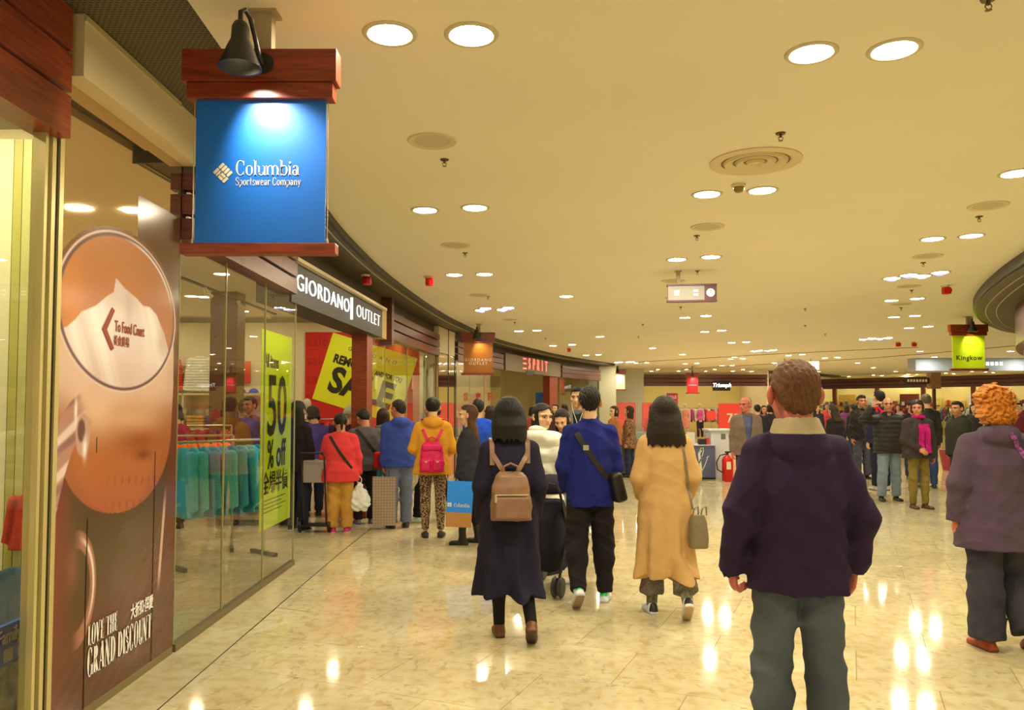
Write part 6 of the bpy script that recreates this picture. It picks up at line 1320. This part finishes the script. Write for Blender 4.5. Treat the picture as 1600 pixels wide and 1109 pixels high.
# --- man in blue shirt
blue = fabric('indigo_shirt', A(26, 32, 84), noise=.12, nscale=6)
J = person('man in indigo shirt and black trousers with crossbody strap, back turned', .63, 6.4, 0, 1.72, 'm', dict(armL=((.22, -.05, -1), (-.15, .7, -.8)), armR=((.22, .05, -1), (-.35, .9, -.55)), legL=((.06, -.10, -1), (.03, -.25, -1)), legR=((.06, .12, -1), (.02, -.02, -1)), footL=(6, -38), footR=(14, 0)), hair=('short', BLK), top=dict(mat=blue, name='shirt', hem=.125, ease=.028, sleeve=.018, fold=.005, collar=.035, ph=3.1), legs=dict(mat=fabric('black_cotton', A(30, 24, 18)), ease=.022, knee=.068, ankle=.042, fold=.006), shoes=dict(col=A(214, 206, 176), sole=A(196, 180, 140), under=A(150, 116, 76), tab=A(30, 180, 70), tz=-.02), q=0)
t = bag_root(J, 'sling_bag', 'black sling bag on a wide strap across the indigo shirt', 'bag'); M_web = mat('black_webbing', (.016, .014, .010), rough=.7, bump=.3)
mb = MB(); strap_on(mb, J['top'], [(-.115, -.6, 1.36), (-.03, -.6, 1.22), (.07, -.6, 1.08), (.13, -.6, 1.0)], (0, 1, 0), .045, .005); mb.build('strap', M_web, t)
_p = snap(J['top'], (-.045, -.6, 1.245), (0, 1, 0)); MB().box(_p[0]-.022, _p[0]+.022, _p[1]-.016, _p[1]-.008, _p[2]-.02, _p[2]+.02).build('buckle', M_wire, t)
f = Field(.02); f.box((.205, -.09, .93), (.05, .07, .12), rotm(20, 0, -15), .03); field_obj('body', f, .01, mat('black_nylon', (.014, .013, .010), rough=.45, bump=.3, bscale=120), t)
# --- beige coat woman
camel = fabric('camel_wool', A(198, 148, 74), noise=.06)
J = person('woman in long camel coat with straight dark shoulder hair, back turned', 1.17, 6.05, 0, 1.63, 'f', dict(armL=((.26, -.08, -1), (-.2, .7, -.7)), armR=((.28, -.10, -1), (-.12, .6, -.8)), legL=((.03, .10, -1), (.02, -.02, -1)), legR=((.05, -.06, -1), (.02, -.22, -1)), footL=(8, 0), footR=(4, -40), broad=1.03), hair=('bob', (.016, .009, .006)), hairp=dict(len=-.235, w=.124, wb=.158, d=.10, yb=-.045, front=.02),
    top=dict(mat=camel, hem=.60, ease=.036, flare=.03, sleeve=.024, fold=.003, ph=.2), legs=dict(mat=fabric('grey_tweed', A(112, 96, 66), noise=.3, nscale=60), low=True, ease=.02, ankle=.08, knee=.07, len=.80), shoes=dict(col=A(222, 212, 180), sole=A(214, 200, 160), under=A(190, 150, 84), tab=(.02, .02, .03), tz=-.05), q=0)
for side in 'LR':
    a_, k_ = J['ank'+side], J['knee'+side]; f = Field(.01); f.cone(a_+(k_-a_)*.32, a_+(k_-a_)*-.06, .046, .040, cut=True); field_obj('sock', f, .009, fabric('grey_sock', A(120, 112, 70), noise=.5, nscale=50), J['root'])
t = bag_root(J, 'handbag', 'small taupe bucket handbag hanging at the camel coat', 'handbag'); taupe = mat('taupe_leather', A(122, 100, 58), rough=.42, noise=.1, bump=.2)
mb = MB(); strap_on(mb, J['top'], [(.115, -.6, 1.30), (.135, -.6, 1.15), (.165, -.6, .95), (.185, -.6, .80)], (0, 1, 0), .018, .005); mb.build('strap', taupe, t)
f = Field(.015); f.loft([(.53, .205, -.19, .070, .06), (.60, .205, -.19, .076, .065), (.72, .202, -.19, .066, .055), (.775, .20, -.19, .048, .042)], ex=2.6); field_obj('body', f, .008, taupe, t)
for q in (-.03, .03): MB().tube([(.20+q-.01, -.21, .76), (.20+q, -.22, .82), (.20+q+.03, -.215, .835), (.20+q+.035, -.20, .77)], .006, 8).build('handle', taupe, t)
# --- puffer woman and stroller
puff = fabric('ivory_puffer', A(230, 216, 160), rough=.6, noise=.05, bump=.15)
J = person('woman in ivory puffer coat glancing back over her shoulder', .28, 7.5, -38, 1.575, 'f', dict(head=(-112, -4), armR=((.30, .2, -1), (-.25, .75, -.75)), armL=((.3, .3, -1), (-.2, 1, -.4)), handR=dict(curl=.9), legL=((.03, .1, -1), (0, 0, -1))), hair=('long', BLK), hairp=dict(len=-.115, w=.090, wb=.085, d=.07, front=.034, part=.02), top=dict(mat=puff, name='puffer_coat', hem=.22, ease=.062, sleeve=.05, quilt=.15, qamp=.012, fold=.003, hood=1.05, k=.03), legs=dict(mat=fabric('navy_skirt', A(34, 26, 36)), ease=.02), shoes=dict(col=(.02, .02, .02)), q=0)
f = Field(.02); C_ = J['headC']; R_ = J['headR']; f.ell(C_+R_ @ V3(0, -.10, .02), (.045, .045, .05)); field_obj('bun', f, .009, hair_mat('hair_5_4_3', BLK), J['root'])
t = thing('stroller', 'dark baby stroller with grey wheels beside the navy coat', 'stroller', (.30, 6.82, 0), math.radians(-20)); M_str = fabric('stroller_cloth', A(36, 30, 34))
f = Field(.03); f.loft([(.17, 0, .1, .14, .20), (.35, 0, .08, .17, .24), (.60, 0, .02, .17, .20), (.78, 0, -.04, .16, .10)], ex=3); f.disp(folds(.004, 1)); field_obj('seat', f, .014, M_str, t)
f = Field(.03); f.ell((0, .12, .86), (.17, .20, .12)); f.sub(lambda P: P[:, 2]-.82, .01); field_obj('canopy', f, .014, M_str, t)
for sx in (-.17, .17):
    MB().tube([(sx, .34, .12), (sx, .05, .5), (sx, -.18, .86), (sx*.9, -.26, .92)], .012, 8).build('frame_tube', M_dark, t); MB().tube([(sx, -.24, .10), (sx, .05, .5)], .012, 8).build('frame_tube', M_dark, t)
    for yy_ in (.34, -.24):
        for o_ in (-.028, .028): MB().lathe([(.03, -.014), (.075, -.016), (.088, 0), (.075, .016), (.03, .014)], 22).xf(Matrix.Translation((sx+o_, yy_, .088)) @ Matrix.Rotation(math.pi/2, 4, 'Y')).build('wheel', mat('grey_rubber', A(74, 66, 46), rough=.6), t, True)
MB().tube([(-.155, -.26, .92), (-.1, -.29, .93), (.1, -.29, .93), (.155, -.26, .92)], .016, 8).build('handle', M_dark, t)
# --- facing man with earphones, phone woman
grey = fabric('grey_jacket', A(112, 108, 84))
J = person('young man in grey jacket with white earphone cord, facing the camera', .84, 9.95, 172, 1.80, 'm', dict(head=(-14, -3), armL=((.15, .1, -1), (0, .3, -1))), hair=('short', BLK), top=dict(mat=grey, hem=.08, ease=.035, open=.05), under=dict(mat=fabric('black_shirt', (.02, .02, .02)), hem=.0, ease=.008, slen=0), legs=dict(mat=fabric('dark_jeans', A(50, 48, 56))), shoes=dict(col=A(220, 210, 180), sole=A(220, 210, 180)), q=1)
t = bag_root(J, 'earphones', 'thin white earphone cord hanging from the young man', 'earphones'); C_ = J['headC']; 
for q in (-1, 1): MB().tube([tuple(C_+J['headR'] @ V3(q*.082, .02, -.01)), (q*.07, C_[1]+.075, C_[2]-.14), (q*.015, C_[1]+.10, C_[2]-.30), (0, C_[1]+.11, C_[2]-.36)], .004, 6).build('cord', mat('white_cord', (.8, .8, .75)), t)
J = person('woman in dark jacket and pale jeans looking down at her phone', .60, 9.25, 150, 1.53, 'f', dict(head=(10, -28), armR=((.1, .3, -1), (-.35, 1, .25)), armL=((.1, .3, -1), (-.35, 1, .25)), handR=dict(curl=.9, palm=(0, 0, 1)), handL=dict(curl=.9, palm=(0, 0, 1))), hair=('long', (.02, .010, .007)), hairp=dict(len=-.2), top=dict(mat=fabric('black_jacket', A(40, 34, 28)), hem=.08, ease=.03), legs=dict(mat=fabric('pale_denim', A(148, 150, 128))), shoes=dict(col=A(176, 18, 14), sole=A(150, 16, 14), boot=.10), q=1)
t = bag_root(J, 'phone', 'small phone held by the woman in red shoes', 'phone', (0, .36, 1.10)); MB().bbox(-.035, .035, -.004, .004, -.07, .07, b=.003).xf(Matrix.Rotation(-.8, 4, 'X')).build('case', M_dark, t); MB().box(-.03, .03, -.006, -.004, -.062, .062).xf(Matrix.Rotation(-.8, 4, 'X')).build('screen', glow('phone_screen', (.7, .8, 1), .6), t)
# --- profile woman with the blue bag, the two behind her
J = person('woman with long auburn hair in dark coat, profile to the left', -.50, 9.1, 78, 1.575, 'f', dict(head=(4, 0), armL=((.1, .15, -1), (0, .2, -1)), armR=((.12, .05, -1), (0, .15, -1)), legL=((.02, .12, -1), (0, 0, -1)), legR=((.02, -.1, -1), (0, -.15, -1))), hair=('long', (.075, .030, .012)), hairp=dict(len=-.40, w=.085, wb=.085, d=.06, yb=-.07, front=-.01), top=dict(mat=fabric('charcoal_coat', A(44, 40, 36)), hem=.16, ease=.035), legs=dict(mat=fabric('black_leggings', (.016, .014, .012)), ease=.0, ankle=.042), shoes=dict(col=(.014, .012, .010), boot=.14), q=1)
paper_bag('blue and brown paper shopping bag with white lettering beside the navy coat', -.60, 8.82, .24, .12, .29, .50, .12, (28, 120, 190), ((168, 112, 44), .16), ('Columbia', .042, -.06, .22), True, tilt=.06)
person('dark-haired person in a blue top standing before the far window', -.49, 11.5, 8, 1.66, 'm', hair=('short', BLK), top=dict(mat=fabric('royal_blue', A(28, 70, 150)), hem=.1, ease=.03), legs=dict(mat=fabric('dark_jeans', A(50, 48, 56))), shoes=dict(col=(.03, .03, .03)), q=1)
person('person in a cream jacket just left of the navy coat bob', -.33, 12.1, 20, 1.56, 'f', hair=('bob', DBR), hairp=dict(len=-.09), top=dict(mat=fabric('cream_jacket', A(206, 196, 140)), hem=.1, ease=.04), legs=dict(mat=fabric('dark_jeans', A(50, 48, 56))), shoes=dict(col=(.03, .03, .03)), q=1)
# --- the queue at the outlet
mus = fabric('mustard_wool', A(214, 142, 32), noise=.06)
leop = mat('leopard_print', (.3, .2, .1), rough=.8); _n = leop.node_tree; _v = _n.nodes.new('ShaderNodeTexNoise'); _v.inputs['Scale'].default_value = 55; _tc = _n.nodes.new('ShaderNodeTexCoord'); _n.links.new(_tc.outputs['Object'], _v.inputs['Vector']); _r = _n.nodes.new('ShaderNodeValToRGB'); _r.color_ramp.elements[0].position = .47; _r.color_ramp.elements[1].position = .52; _r.color_ramp.elements[0].color = (*A(48, 34, 22), 1); _r.color_ramp.elements[1].color = (*A(170, 130, 76), 1); _n.links.new(_v.outputs[0], _r.inputs[0]); _n.links.new(_r.outputs[0], _n.nodes['Principled BSDF'].inputs['Base Color'])
J = person('woman in mustard hooded coat and spotted leggings with pink backpack', -.96, 9.55, 4, 1.665, 'f', dict(armL=((.32, .1, -1), (-.3, .9, -.3)), armR=((.32, .1, -1), (-.3, .9, -.3)), legL=((.0, .0, -1), (.0, 0, -1)), legR=((.03, 0, -1), (.02, 0, -1)), broad=1.12), hair=('bun', BLK), top=dict(mat=mus, hem=.12, ease=.045, hood=1.0, sleeve=.024, flare=.02), legs=dict(mat=leop, ease=.002, knee=.06, ankle=.045, len=.93, name='leggings', tight=True), shoes=dict(col=(.016, .014, .012), top=-.02), q=1)
mag = mat('magenta_nylon', A(214, 12, 66), rough=.5, noise=.1, bump=.3, bscale=90); backpack(J, 'bright pink nylon backpack on the mustard coat', mag, mag, .975, .29, .36, .12, pocket=False, buckles=True, straps=((-.11, 0), (.11, 0)))
hood = fabric('blue_sweat', A(52, 70, 122), noise=.1)
J = person('man in blue hooded sweatshirt and jeans holding a checked bag', -1.47, 10.3, 22, 1.645, 'm', dict(head=(34, -8), armL=((.12, .05, -1), (.02, .1, -1)), armR=((.15, .1, -1), (-.1, .6, -.8)), handL=dict(curl=1.2), broad=1.06), skin='tan', hair=('crop', (.02, .014, .010)), top=dict(mat=hood, name='sweatshirt', hem=.08, ease=.045, hood=1.0, sleeve=.022), legs=dict(mat=fabric('washed_denim', A(104, 108, 104), noise=.2), ease=.02, ankle=.06), shoes=dict(col=(.02, .018, .016), sole=A(60, 50, 40)), q=1)
_w = J['M'] @ Vector(J['wriL']); paper_bag('tall brown checked paper bag held by the blue hooded man', _w.x+.02, _w.y-.06, .05, .1, .30, .62, .14, (150, 120, 80), plaid=True)
red = fabric('coral_red_knit', A(216, 58, 46), noise=.05)
J = person('woman in coral red sweater and khaki trousers with crossbody strap', -2.16, 9.95, 8, 1.47, 'f', dict(head=(10, -24), armL=((.30, .2, -1), (-.1, .9, -.5)), armR=((.28, .02, -1), (.05, .15, -1)), handR=dict(curl=1.2), broad=1.24, belly=.05, lean=.06), skin='tan', hair=('pony', BLK), top=dict(mat=red, name='sweater', hem=.16, ease=.055, sleeve=.022, flare=.01), legs=dict(mat=fabric('khaki', A(188, 132, 44)), ease=.028, ankle=.055), shoes=dict(col=A(196, 24, 70), sole=A(220, 190, 150)), q=1)
t = bag_root(J, 'shoulder_bag', 'dark crossbody strap and pouch on the coral red sweater', 'bag'); mb = MB(); strap_on(mb, J['top'], [(-.13, -.6, 1.20), (.0, -.6, 1.0), (.15, -.6, .80)], (0, 1, 0), .035, .005); mb.build('strap', M_web, t); f = Field(.02); f.box((.22, .16, .78), (.05, .08, .09), None, .03); field_obj('pouch', f, .014, mat('black_nylon', (.014, .013, .010)), t)
_w = J['M'] @ Vector(J['wriR']); t = thing('plastic_bag', 'full white plastic carrier bag in the coral woman\'s hand', 'plastic bag', (_w.x+.02, _w.y-.04, _w.z-.47)); f = Field(.04); f.loft([(0, 0, 0, .09, .07), (.08, 0, 0, .145, .11), (.2, 0, 0, .13, .10), (.29, 0, 0, .06, .05), (.36, 0, 0, .025, .02)]); f.disp(folds(.009, 2, 2.2)); field_obj('body', f, .01, mat('white_plastic', A(226, 212, 168), rough=.3, bump=.2), t); [MB().tube([(q*.02, 0, .33), (q*.03, 0, .40), (0, 0, .44)], .007, 6).build('handle', mat('white_plastic', A(226, 212, 168)), t) for q in (-1, 1)]
J = person('man in dark grey t-shirt and black trousers with black sling, head bowed', -1.98, 10.65, 20, 1.53, 'm', dict(head=(20, -30), armL=((.2, .4, -1), (-.2, 1, -.2)), armR=((.3, .3, -1), (-.5, .9, -.1)), broad=1.18, belly=.05), skin='tan', hair=('short', BLK), top=dict(mat=fabric('slate_tee', A(84, 74, 60)), name='t_shirt', hem=.10, ease=.05), legs=dict(mat=fabric('black_cotton', A(30, 24, 18))), shoes=dict(col=A(120, 90, 70), sole=A(60, 60, 140)), q=1)
t = bag_root(J, 'sling_bag', 'black sling with red flap on the dark grey t-shirt', 'bag'); mb = MB(); strap_on(mb, J['top'], [(-.13, -.6, 1.27), (.0, -.6, 1.1), (.16, -.6, .88)], (0, 1, 0), .04, .005); mb.build('strap', M_web, t); f = Field(.02); f.box((.15, -.24, .86), (.08, .05, .11), None, .03); field_obj('pouch', f, .014, fabric('red_pouch', A(190, 34, 24)), t)
person('woman in olive jacket with red-lined hood and teal trousers in the queue', -1.83, 11.2, 10, 1.52, 'f', dict(broad=1.1), hair=('bob', DBR), hairp=dict(len=-.12), top=dict(mat=fabric('olive_jacket', A(90, 84, 50)), hem=.1, ease=.04, hood=.9), legs=dict(mat=fabric('teal_trouser', A(60, 140, 130))), shoes=dict(col=A(80, 40, 120), sole=A(160, 40, 80)), q=1)
person('elderly woman in violet-blue jacket left of the coral sweater', -2.88, 11.45, 30, 1.56, 'f', dict(head=(15, -15), broad=1.15), hair=('bob', (.05, .035, .02)), hairp=dict(len=-.07), top=dict(mat=fabric('violet_jacket', A(84, 66, 112)), hem=.15, ease=.05), legs=dict(mat=fabric('dark_jeans', A(50, 48, 56))), shoes=dict(col=(.03, .03, .03)), q=1)
person('person in pale green knitted hat between two shoppers', -2.45, 11.9, 0, 1.54, 'f', hair=('beanie', (.4, .38, .25), fabric('pale_green_knit', A(184, 178, 128), bump=.8, bscale=80)), top=dict(mat=fabric('brown_coat', A(60, 44, 36)), hem=.15, ease=.05), legs=dict(mat=fabric('dark_jeans', A(50, 48, 56))), shoes=dict(col=(.03, .03, .03)), q=1)
person('person in black sweater and dark jeans right behind the yellow poster', -2.72, 10.0, -15, 1.62, 'f', dict(armR=((.2, .05, -1), (0, .1, -1)), legL=((.02, .1, -1), (0, 0, -1))), hair=('long', BLK), hairp=dict(len=-.2), top=dict(mat=fabric('black_knit', A(30, 22, 20)), name='sweater', hem=.1, ease=.03), legs=dict(mat=fabric('ink_jeans', A(34, 32, 40))), shoes=dict(col=(.02, .02, .02), sole=A(200, 190, 160)), q=1)
person('shop assistant in black facing out behind the sale counter', -3.25, 12.1, 190, 1.60, 'f', dict(head=(0, -12)), hair=('up', BLK), top=dict(mat=fabric('black_jacket', A(40, 34, 28)), hem=.1, ease=.03), legs=dict(mat=fabric('dark_jeans', A(50, 48, 56))), shoes=dict(col=(.03, .03, .03)), q=1)
person('person in black striding left behind the mustard coat, pale sneakers', -1.08, 10.85, 82, 1.66, 'm', dict(armL=((.1, .35, -1), (0, .3, -1)), armR=((.1, -.25, -1), (0, .1, -1)), legL=((.02, .42, -1), (0, .1, -1)), legR=((.02, -.35, -1), (0, -.55, -1)), footR=(0, -30)), skin='tan', hair=('short', BLK), top=dict(mat=fabric('black_jacket', A(40, 34, 28)), hem=.08, ease=.035), legs=dict(mat=fabric('black_cotton', A(30, 24, 18))), shoes=dict(col=A(200, 200, 170), sole=A(190, 220, 80)), q=1)
person('shopper in wine-red jacket among the racks behind the outlet window', -4.35, 10.2, 60, 1.60, 'f', dict(head=(0, -15)), hair=('bob', BLK), hairp=dict(len=-.1), top=dict(mat=fabric('wine_jacket', A(150, 36, 44)), hem=.1, ease=.04), legs=dict(mat=fabric('black_cotton', A(30, 24, 18))), shoes=dict(col=(.03, .03, .03)), q=2)
person('dark-haired man in brown sweater inside the outlet, seen beside the yellow poster', -3.95, 11.9, 150, 1.70, 'm', skin='tan', hair=('short', BLK), top=dict(mat=fabric('brown_sweater', A(110, 66, 34)), name='sweater', hem=.08, ease=.04), legs=dict(mat=fabric('black_cotton', A(30, 24, 18))), shoes=dict(col=(.03, .03, .03)), q=2)
person('shopper in blue coat further inside the outlet near the end wall', -4.9, 14.2, 10, 1.66, 'm', hair=('short', BLK), top=dict(mat=fabric('mid_blue_coat', A(60, 70, 120)), hem=.15, ease=.05), legs=dict(mat=fabric('dark_jeans', A(50, 48, 56))), shoes=dict(col=(.03, .03, .03)), q=2)
# --- group on the right
J = person('balding man in black puffer jacket and pale jeans, hand raised to his head', 6.32, 13.25, 176, 1.71, 'm', dict(head=(-14, 4), armR=((.80, .30, -.05), (-.62, .05, .9)), armL=((.22, -.02, -1), (.0, .15, -1)), handR=dict(curl=.5, palm=(-1, -.2, -.4)), broad=1.1, belly=.04, legR=((.10, .15, -1), (.06, -.05, -1)), legL=((.06, -.02, -1), (.02, -.06, -1))), skin='tan', hair=('balding', (.03, .02, .014)), top=dict(mat=fabric('black_puffer', A(44, 38, 28), rough=.6), name='puffer_jacket', hem=.10, ease=.06, sleeve=.03, quilt=.075, qamp=.006, collar=.04), legs=dict(mat=fabric('ice_denim', A(120, 124, 108)), ease=.018, ankle=.06), shoes=dict(col=(.02, .016, .012)), q=1)
J = person('woman in brown-black jacket with magenta scarf and olive trousers', 6.30, 12.25, 186, 1.655, 'f', dict(head=(-38, -2), armR=((.28, .1, -1), (-.55, .55, -.5)), armL=((.26, 0, -1), (.0, .1, -1)), handR=dict(curl=.4, palm=(0, -1, 0)), broad=1.22, legL=((.0, .06, -1), (0, 0, -1)), legR=((.02, .0, -1), (0, -.05, -1))), skin='tan', hair=('bob', BLK), hairp=dict(len=-.05, w=.098, front=.036, fringe=.012), hvol=1.05, top=dict(mat=fabric('umber_parka', A(56, 44, 32)), hem=.10, ease=.055, sleeve=.028, collar=.05), legs=dict(mat=fabric('olive_trouser', A(122, 96, 32)), ease=.005, ankle=.05), shoes=dict(col=A(80, 40, 22), sole=A(60, 30, 20)), q=1)
t = bag_root(J, 'scarf', 'magenta scarf hanging down the front of the dark jacket', 'scarf'); sc_m = fabric('magenta_scarf', A(178, 18, 80), noise=.25, nscale=20)
f = Field(.02); f.ell(J['neck']+V3(0, .02, .01), (.095, .095, .045)); f.disp(folds(.006, 1, 2)); field_obj('loop', f, .012, sc_m, t)
for xo in (.035, -.045):
    mb = MB(); strap_on(mb, J['top'], [(xo, .6, 1.30), (xo*1.2, .6, 1.15), (xo*1.4, .6, .95), (xo*1.5, .6, .86)], (0, -1, 0), .085, .014); mb.build('tail', sc_m, t)
J = person('man in open dark jacket and grey trousers behind the couple', 7.62, 17.2, 184, 1.80, 'm', dict(armR=((.2, 0, -1), (0, .1, -1))), skin='tan', hair=('short', (.02, .015, .01)), hvol=1.15, top=dict(mat=fabric('black_leather', A(36, 30, 26), rough=.5), hem=.08, ease=.05, open=.06), under=dict(mat=fabric('brown_shirt', A(70, 56, 40)), hem=.02, ease=.01, slen=0), legs=dict(mat=fabric('grey_trouser', A(76, 70, 68)), ease=.02), shoes=dict(col=(.02, .02, .02)), q=1)
J = person('tall man with red and navy backpack, back turned, behind the couple', 6.95, 14.9, 6, 1.86, 'm', hair=('short', BLK), top=dict(mat=fabric('navy_anorak', A(40, 38, 50)), hem=.1, ease=.05, collar=.05), legs=dict(mat=fabric('ink_jeans', A(34, 32, 40))), shoes=dict(col=A(180, 160, 120)), q=1)
backpack(J, 'red and navy sports backpack behind the couple', fabric('red_nylon', A(210, 26, 30)), fabric('red_nylon', A(210, 26, 30)), 1.28, .32, .44, .16, pocket=True, straps=((-.12, 0), (.12, 0)))
person('woman in black coat with bowed head left of the open-jacket man', 6.72, 16.4, 10, 1.58, 'f', dict(head=(10, -20)), hair=('long', DBR), hairp=dict(len=-.25), top=dict(mat=fabric('black_jacket', A(40, 34, 28)), hem=.12, ease=.05), legs=dict(mat=fabric('dark_jeans', A(50, 48, 56))), shoes=dict(col=(.03, .03, .03)), q=1)
person('grey-haired man in black jacket and blue jeans, back turned, behind scarf woman', 8.05, 15.3, -8, 1.80, 'm', dict(head=(-5, -10), legL=((.05, .1, -1), (.02, -.1, -1))), hair=('short', (.10, .085, .06)), top=dict(mat=fabric('black_leather', A(36, 30, 26)), hem=.12, ease=.055), legs=dict(mat=fabric('dark_blue_denim', A(52, 66, 88))), shoes=dict(col=(.03, .03, .03)), q=1)
person('man in dark flat cap far behind the scarf woman', 8.72, 17.2, 175, 1.68, 'm', skin='tan', hair=('cap', (.02, .02, .02), fabric('navy_cap', A(34, 34, 44))), top=dict(mat=fabric('black_knit', A(30, 22, 20)), hem=.1, ease=.04), legs=dict(mat=fabric('dark_jeans', A(50, 48, 56))), shoes=dict(col=(.03, .03, .03)), q=1)
person('person in olive-black jacket facing left beside the orange curls', 7.86, 13.9, 100, 1.64, 'm', dict(head=(10, 0), broad=1.15), skin='tan', hair=('short', BLK), top=dict(mat=fabric('olive_black', A(44, 42, 26)), hem=.15, ease=.06, hood=.9), legs=dict(mat=fabric('dark_jeans', A(50, 48, 56))), shoes=dict(col=(.03, .03, .03)), q=1)
person('elderly man in grey-brown jacket looking left beside the plum jacket', 3.86, 13.0, 178, 1.715, 'm', dict(head=(-52, -4), broad=1.12), skin='ruddy', hair=('balding', (.28, .24, .17)), top=dict(mat=fabric('taupe_jacket', A(116, 92, 64)), hem=.12, ease=.06, open=.055), under=dict(mat=fabric('slate_polo', A(88, 88, 96)), hem=.02, ease=.012, slen=0, collar=.03), legs=dict(mat=fabric('grey_trouser', A(76, 70, 68))), shoes=dict(col=(.03, .03, .03)), q=1)
person('kiosk woman in coral sweater standing behind the slate counter', 3.38, 18.9, 182, 1.60, 'f', dict(head=(0, -6)), hair=('long', DBR), hairp=dict(len=-.17), top=dict(mat=fabric('coral_knit', A(220, 96, 66)), name='sweater', hem=.05, ease=.03), legs=dict(mat=fabric('dark_jeans', A(50, 48, 56))), shoes=dict(col=(.03, .03, .03)), q=1)
person('woman in rust jacket right of the indigo shirt, facing left', 2.24, 17.3, 120, 1.56, 'f', hair=('bob', DBR), hairp=dict(len=-.10), top=dict(mat=fabric('rust_jacket', A(176, 96, 40)), hem=.1, ease=.04), legs=dict(mat=fabric('dark_jeans', A(50, 48, 56))), shoes=dict(col=(.03, .03, .03)), q=2)
person('woman in patterned brown coat beside the camel-coat woman\'s hair', 2.62, 17.6, 60, 1.56, 'f', hair=('long', DBR), hairp=dict(len=-.15), top=dict(mat=fabric('patterned_coat', A(130, 90, 50), noise=.8, nscale=22), hem=.2, ease=.04), legs=dict(mat=fabric('dark_jeans', A(50, 48, 56))), shoes=dict(col=(.03, .03, .03)), q=2)
# --- far crowd, each person on their own
crowd = [(0.46, 17.5, 1.56, 0, (150, 60, 40), 'rust-red top left of the puffer woman'), (0.73, 19.5, 1.6, 180, (60, 50, 40), 'brown coat behind the puffer woman'), (1.16, 21, 1.62, 150, (90, 50, 40), "maroon coat behind the puffer woman's head"), (1.50, 22.5, 1.62, 20, (50, 46, 44), 'charcoal coat far behind the phone woman'), (6.38, 20.5, 1.6, 0, (44, 38, 36), 'black coat right of the elderly man'), (7.35, 23, 1.58, 180, (150, 70, 60), 'rose coat far behind the elderly man'), (7.04, 21.5, 1.62, 10, (50, 40, 40), "black coat beside the plum jacket's left shoulder"), (10.14, 27, 1.62, 0, (160, 40, 70), "raspberry coat right of the nearest man's ear"), (9.29, 24, 1.64, 180, (56, 44, 44), 'dark coat right of the raspberry coat'), (11.55, 29, 1.66, 200, (190, 60, 50), 'red coat far down the hall'), (9.12, 21, 1.62, 0, (40, 36, 34), 'black coat left of the open-jacket man'), (11.88, 28, 1.62, 0, (120, 60, 80), 'plum coat far left of the open jacket'), (13.41, 33, 1.66, 170, (70, 60, 56), 'grey coat deepest in the hall'), (12.09, 26, 1.64, 0, (50, 46, 60), 'navy coat behind the raised hand'), (12.88, 22, 1.62, 160, (60, 50, 46), 'dark coat left of the orange curls'), (14.26, 29, 1.63, 90, (150, 130, 100), 'tan coat behind the red backpack'), (15.45, 24, 1.66, 120, (110, 40, 46), 'wine coat at the far right edge'), (12.13, 33, 1.66, 30, (200, 150, 60), 'amber coat deepest beside the nearest man')]
for i, (x, Y, h, hd, c, l) in enumerate(crowd):
    person('distant person in %s' % l, x, Y, hd, h, 'fm'[i % 2], hair=(('bob', 'short', 'long')[i % 3], (BLK, DBR)[i % 2]), hairp=dict(len=-.16) if i % 3 != 0 else dict(len=-.09), top=dict(mat=cloth(c), hem=.12, ease=.045), legs=dict(mat=fabric('dark_jeans', A(50, 48, 56))), shoes=dict(col=(.03, .03, .03)), q=2, skin=('asian', 'tan')[i % 2])
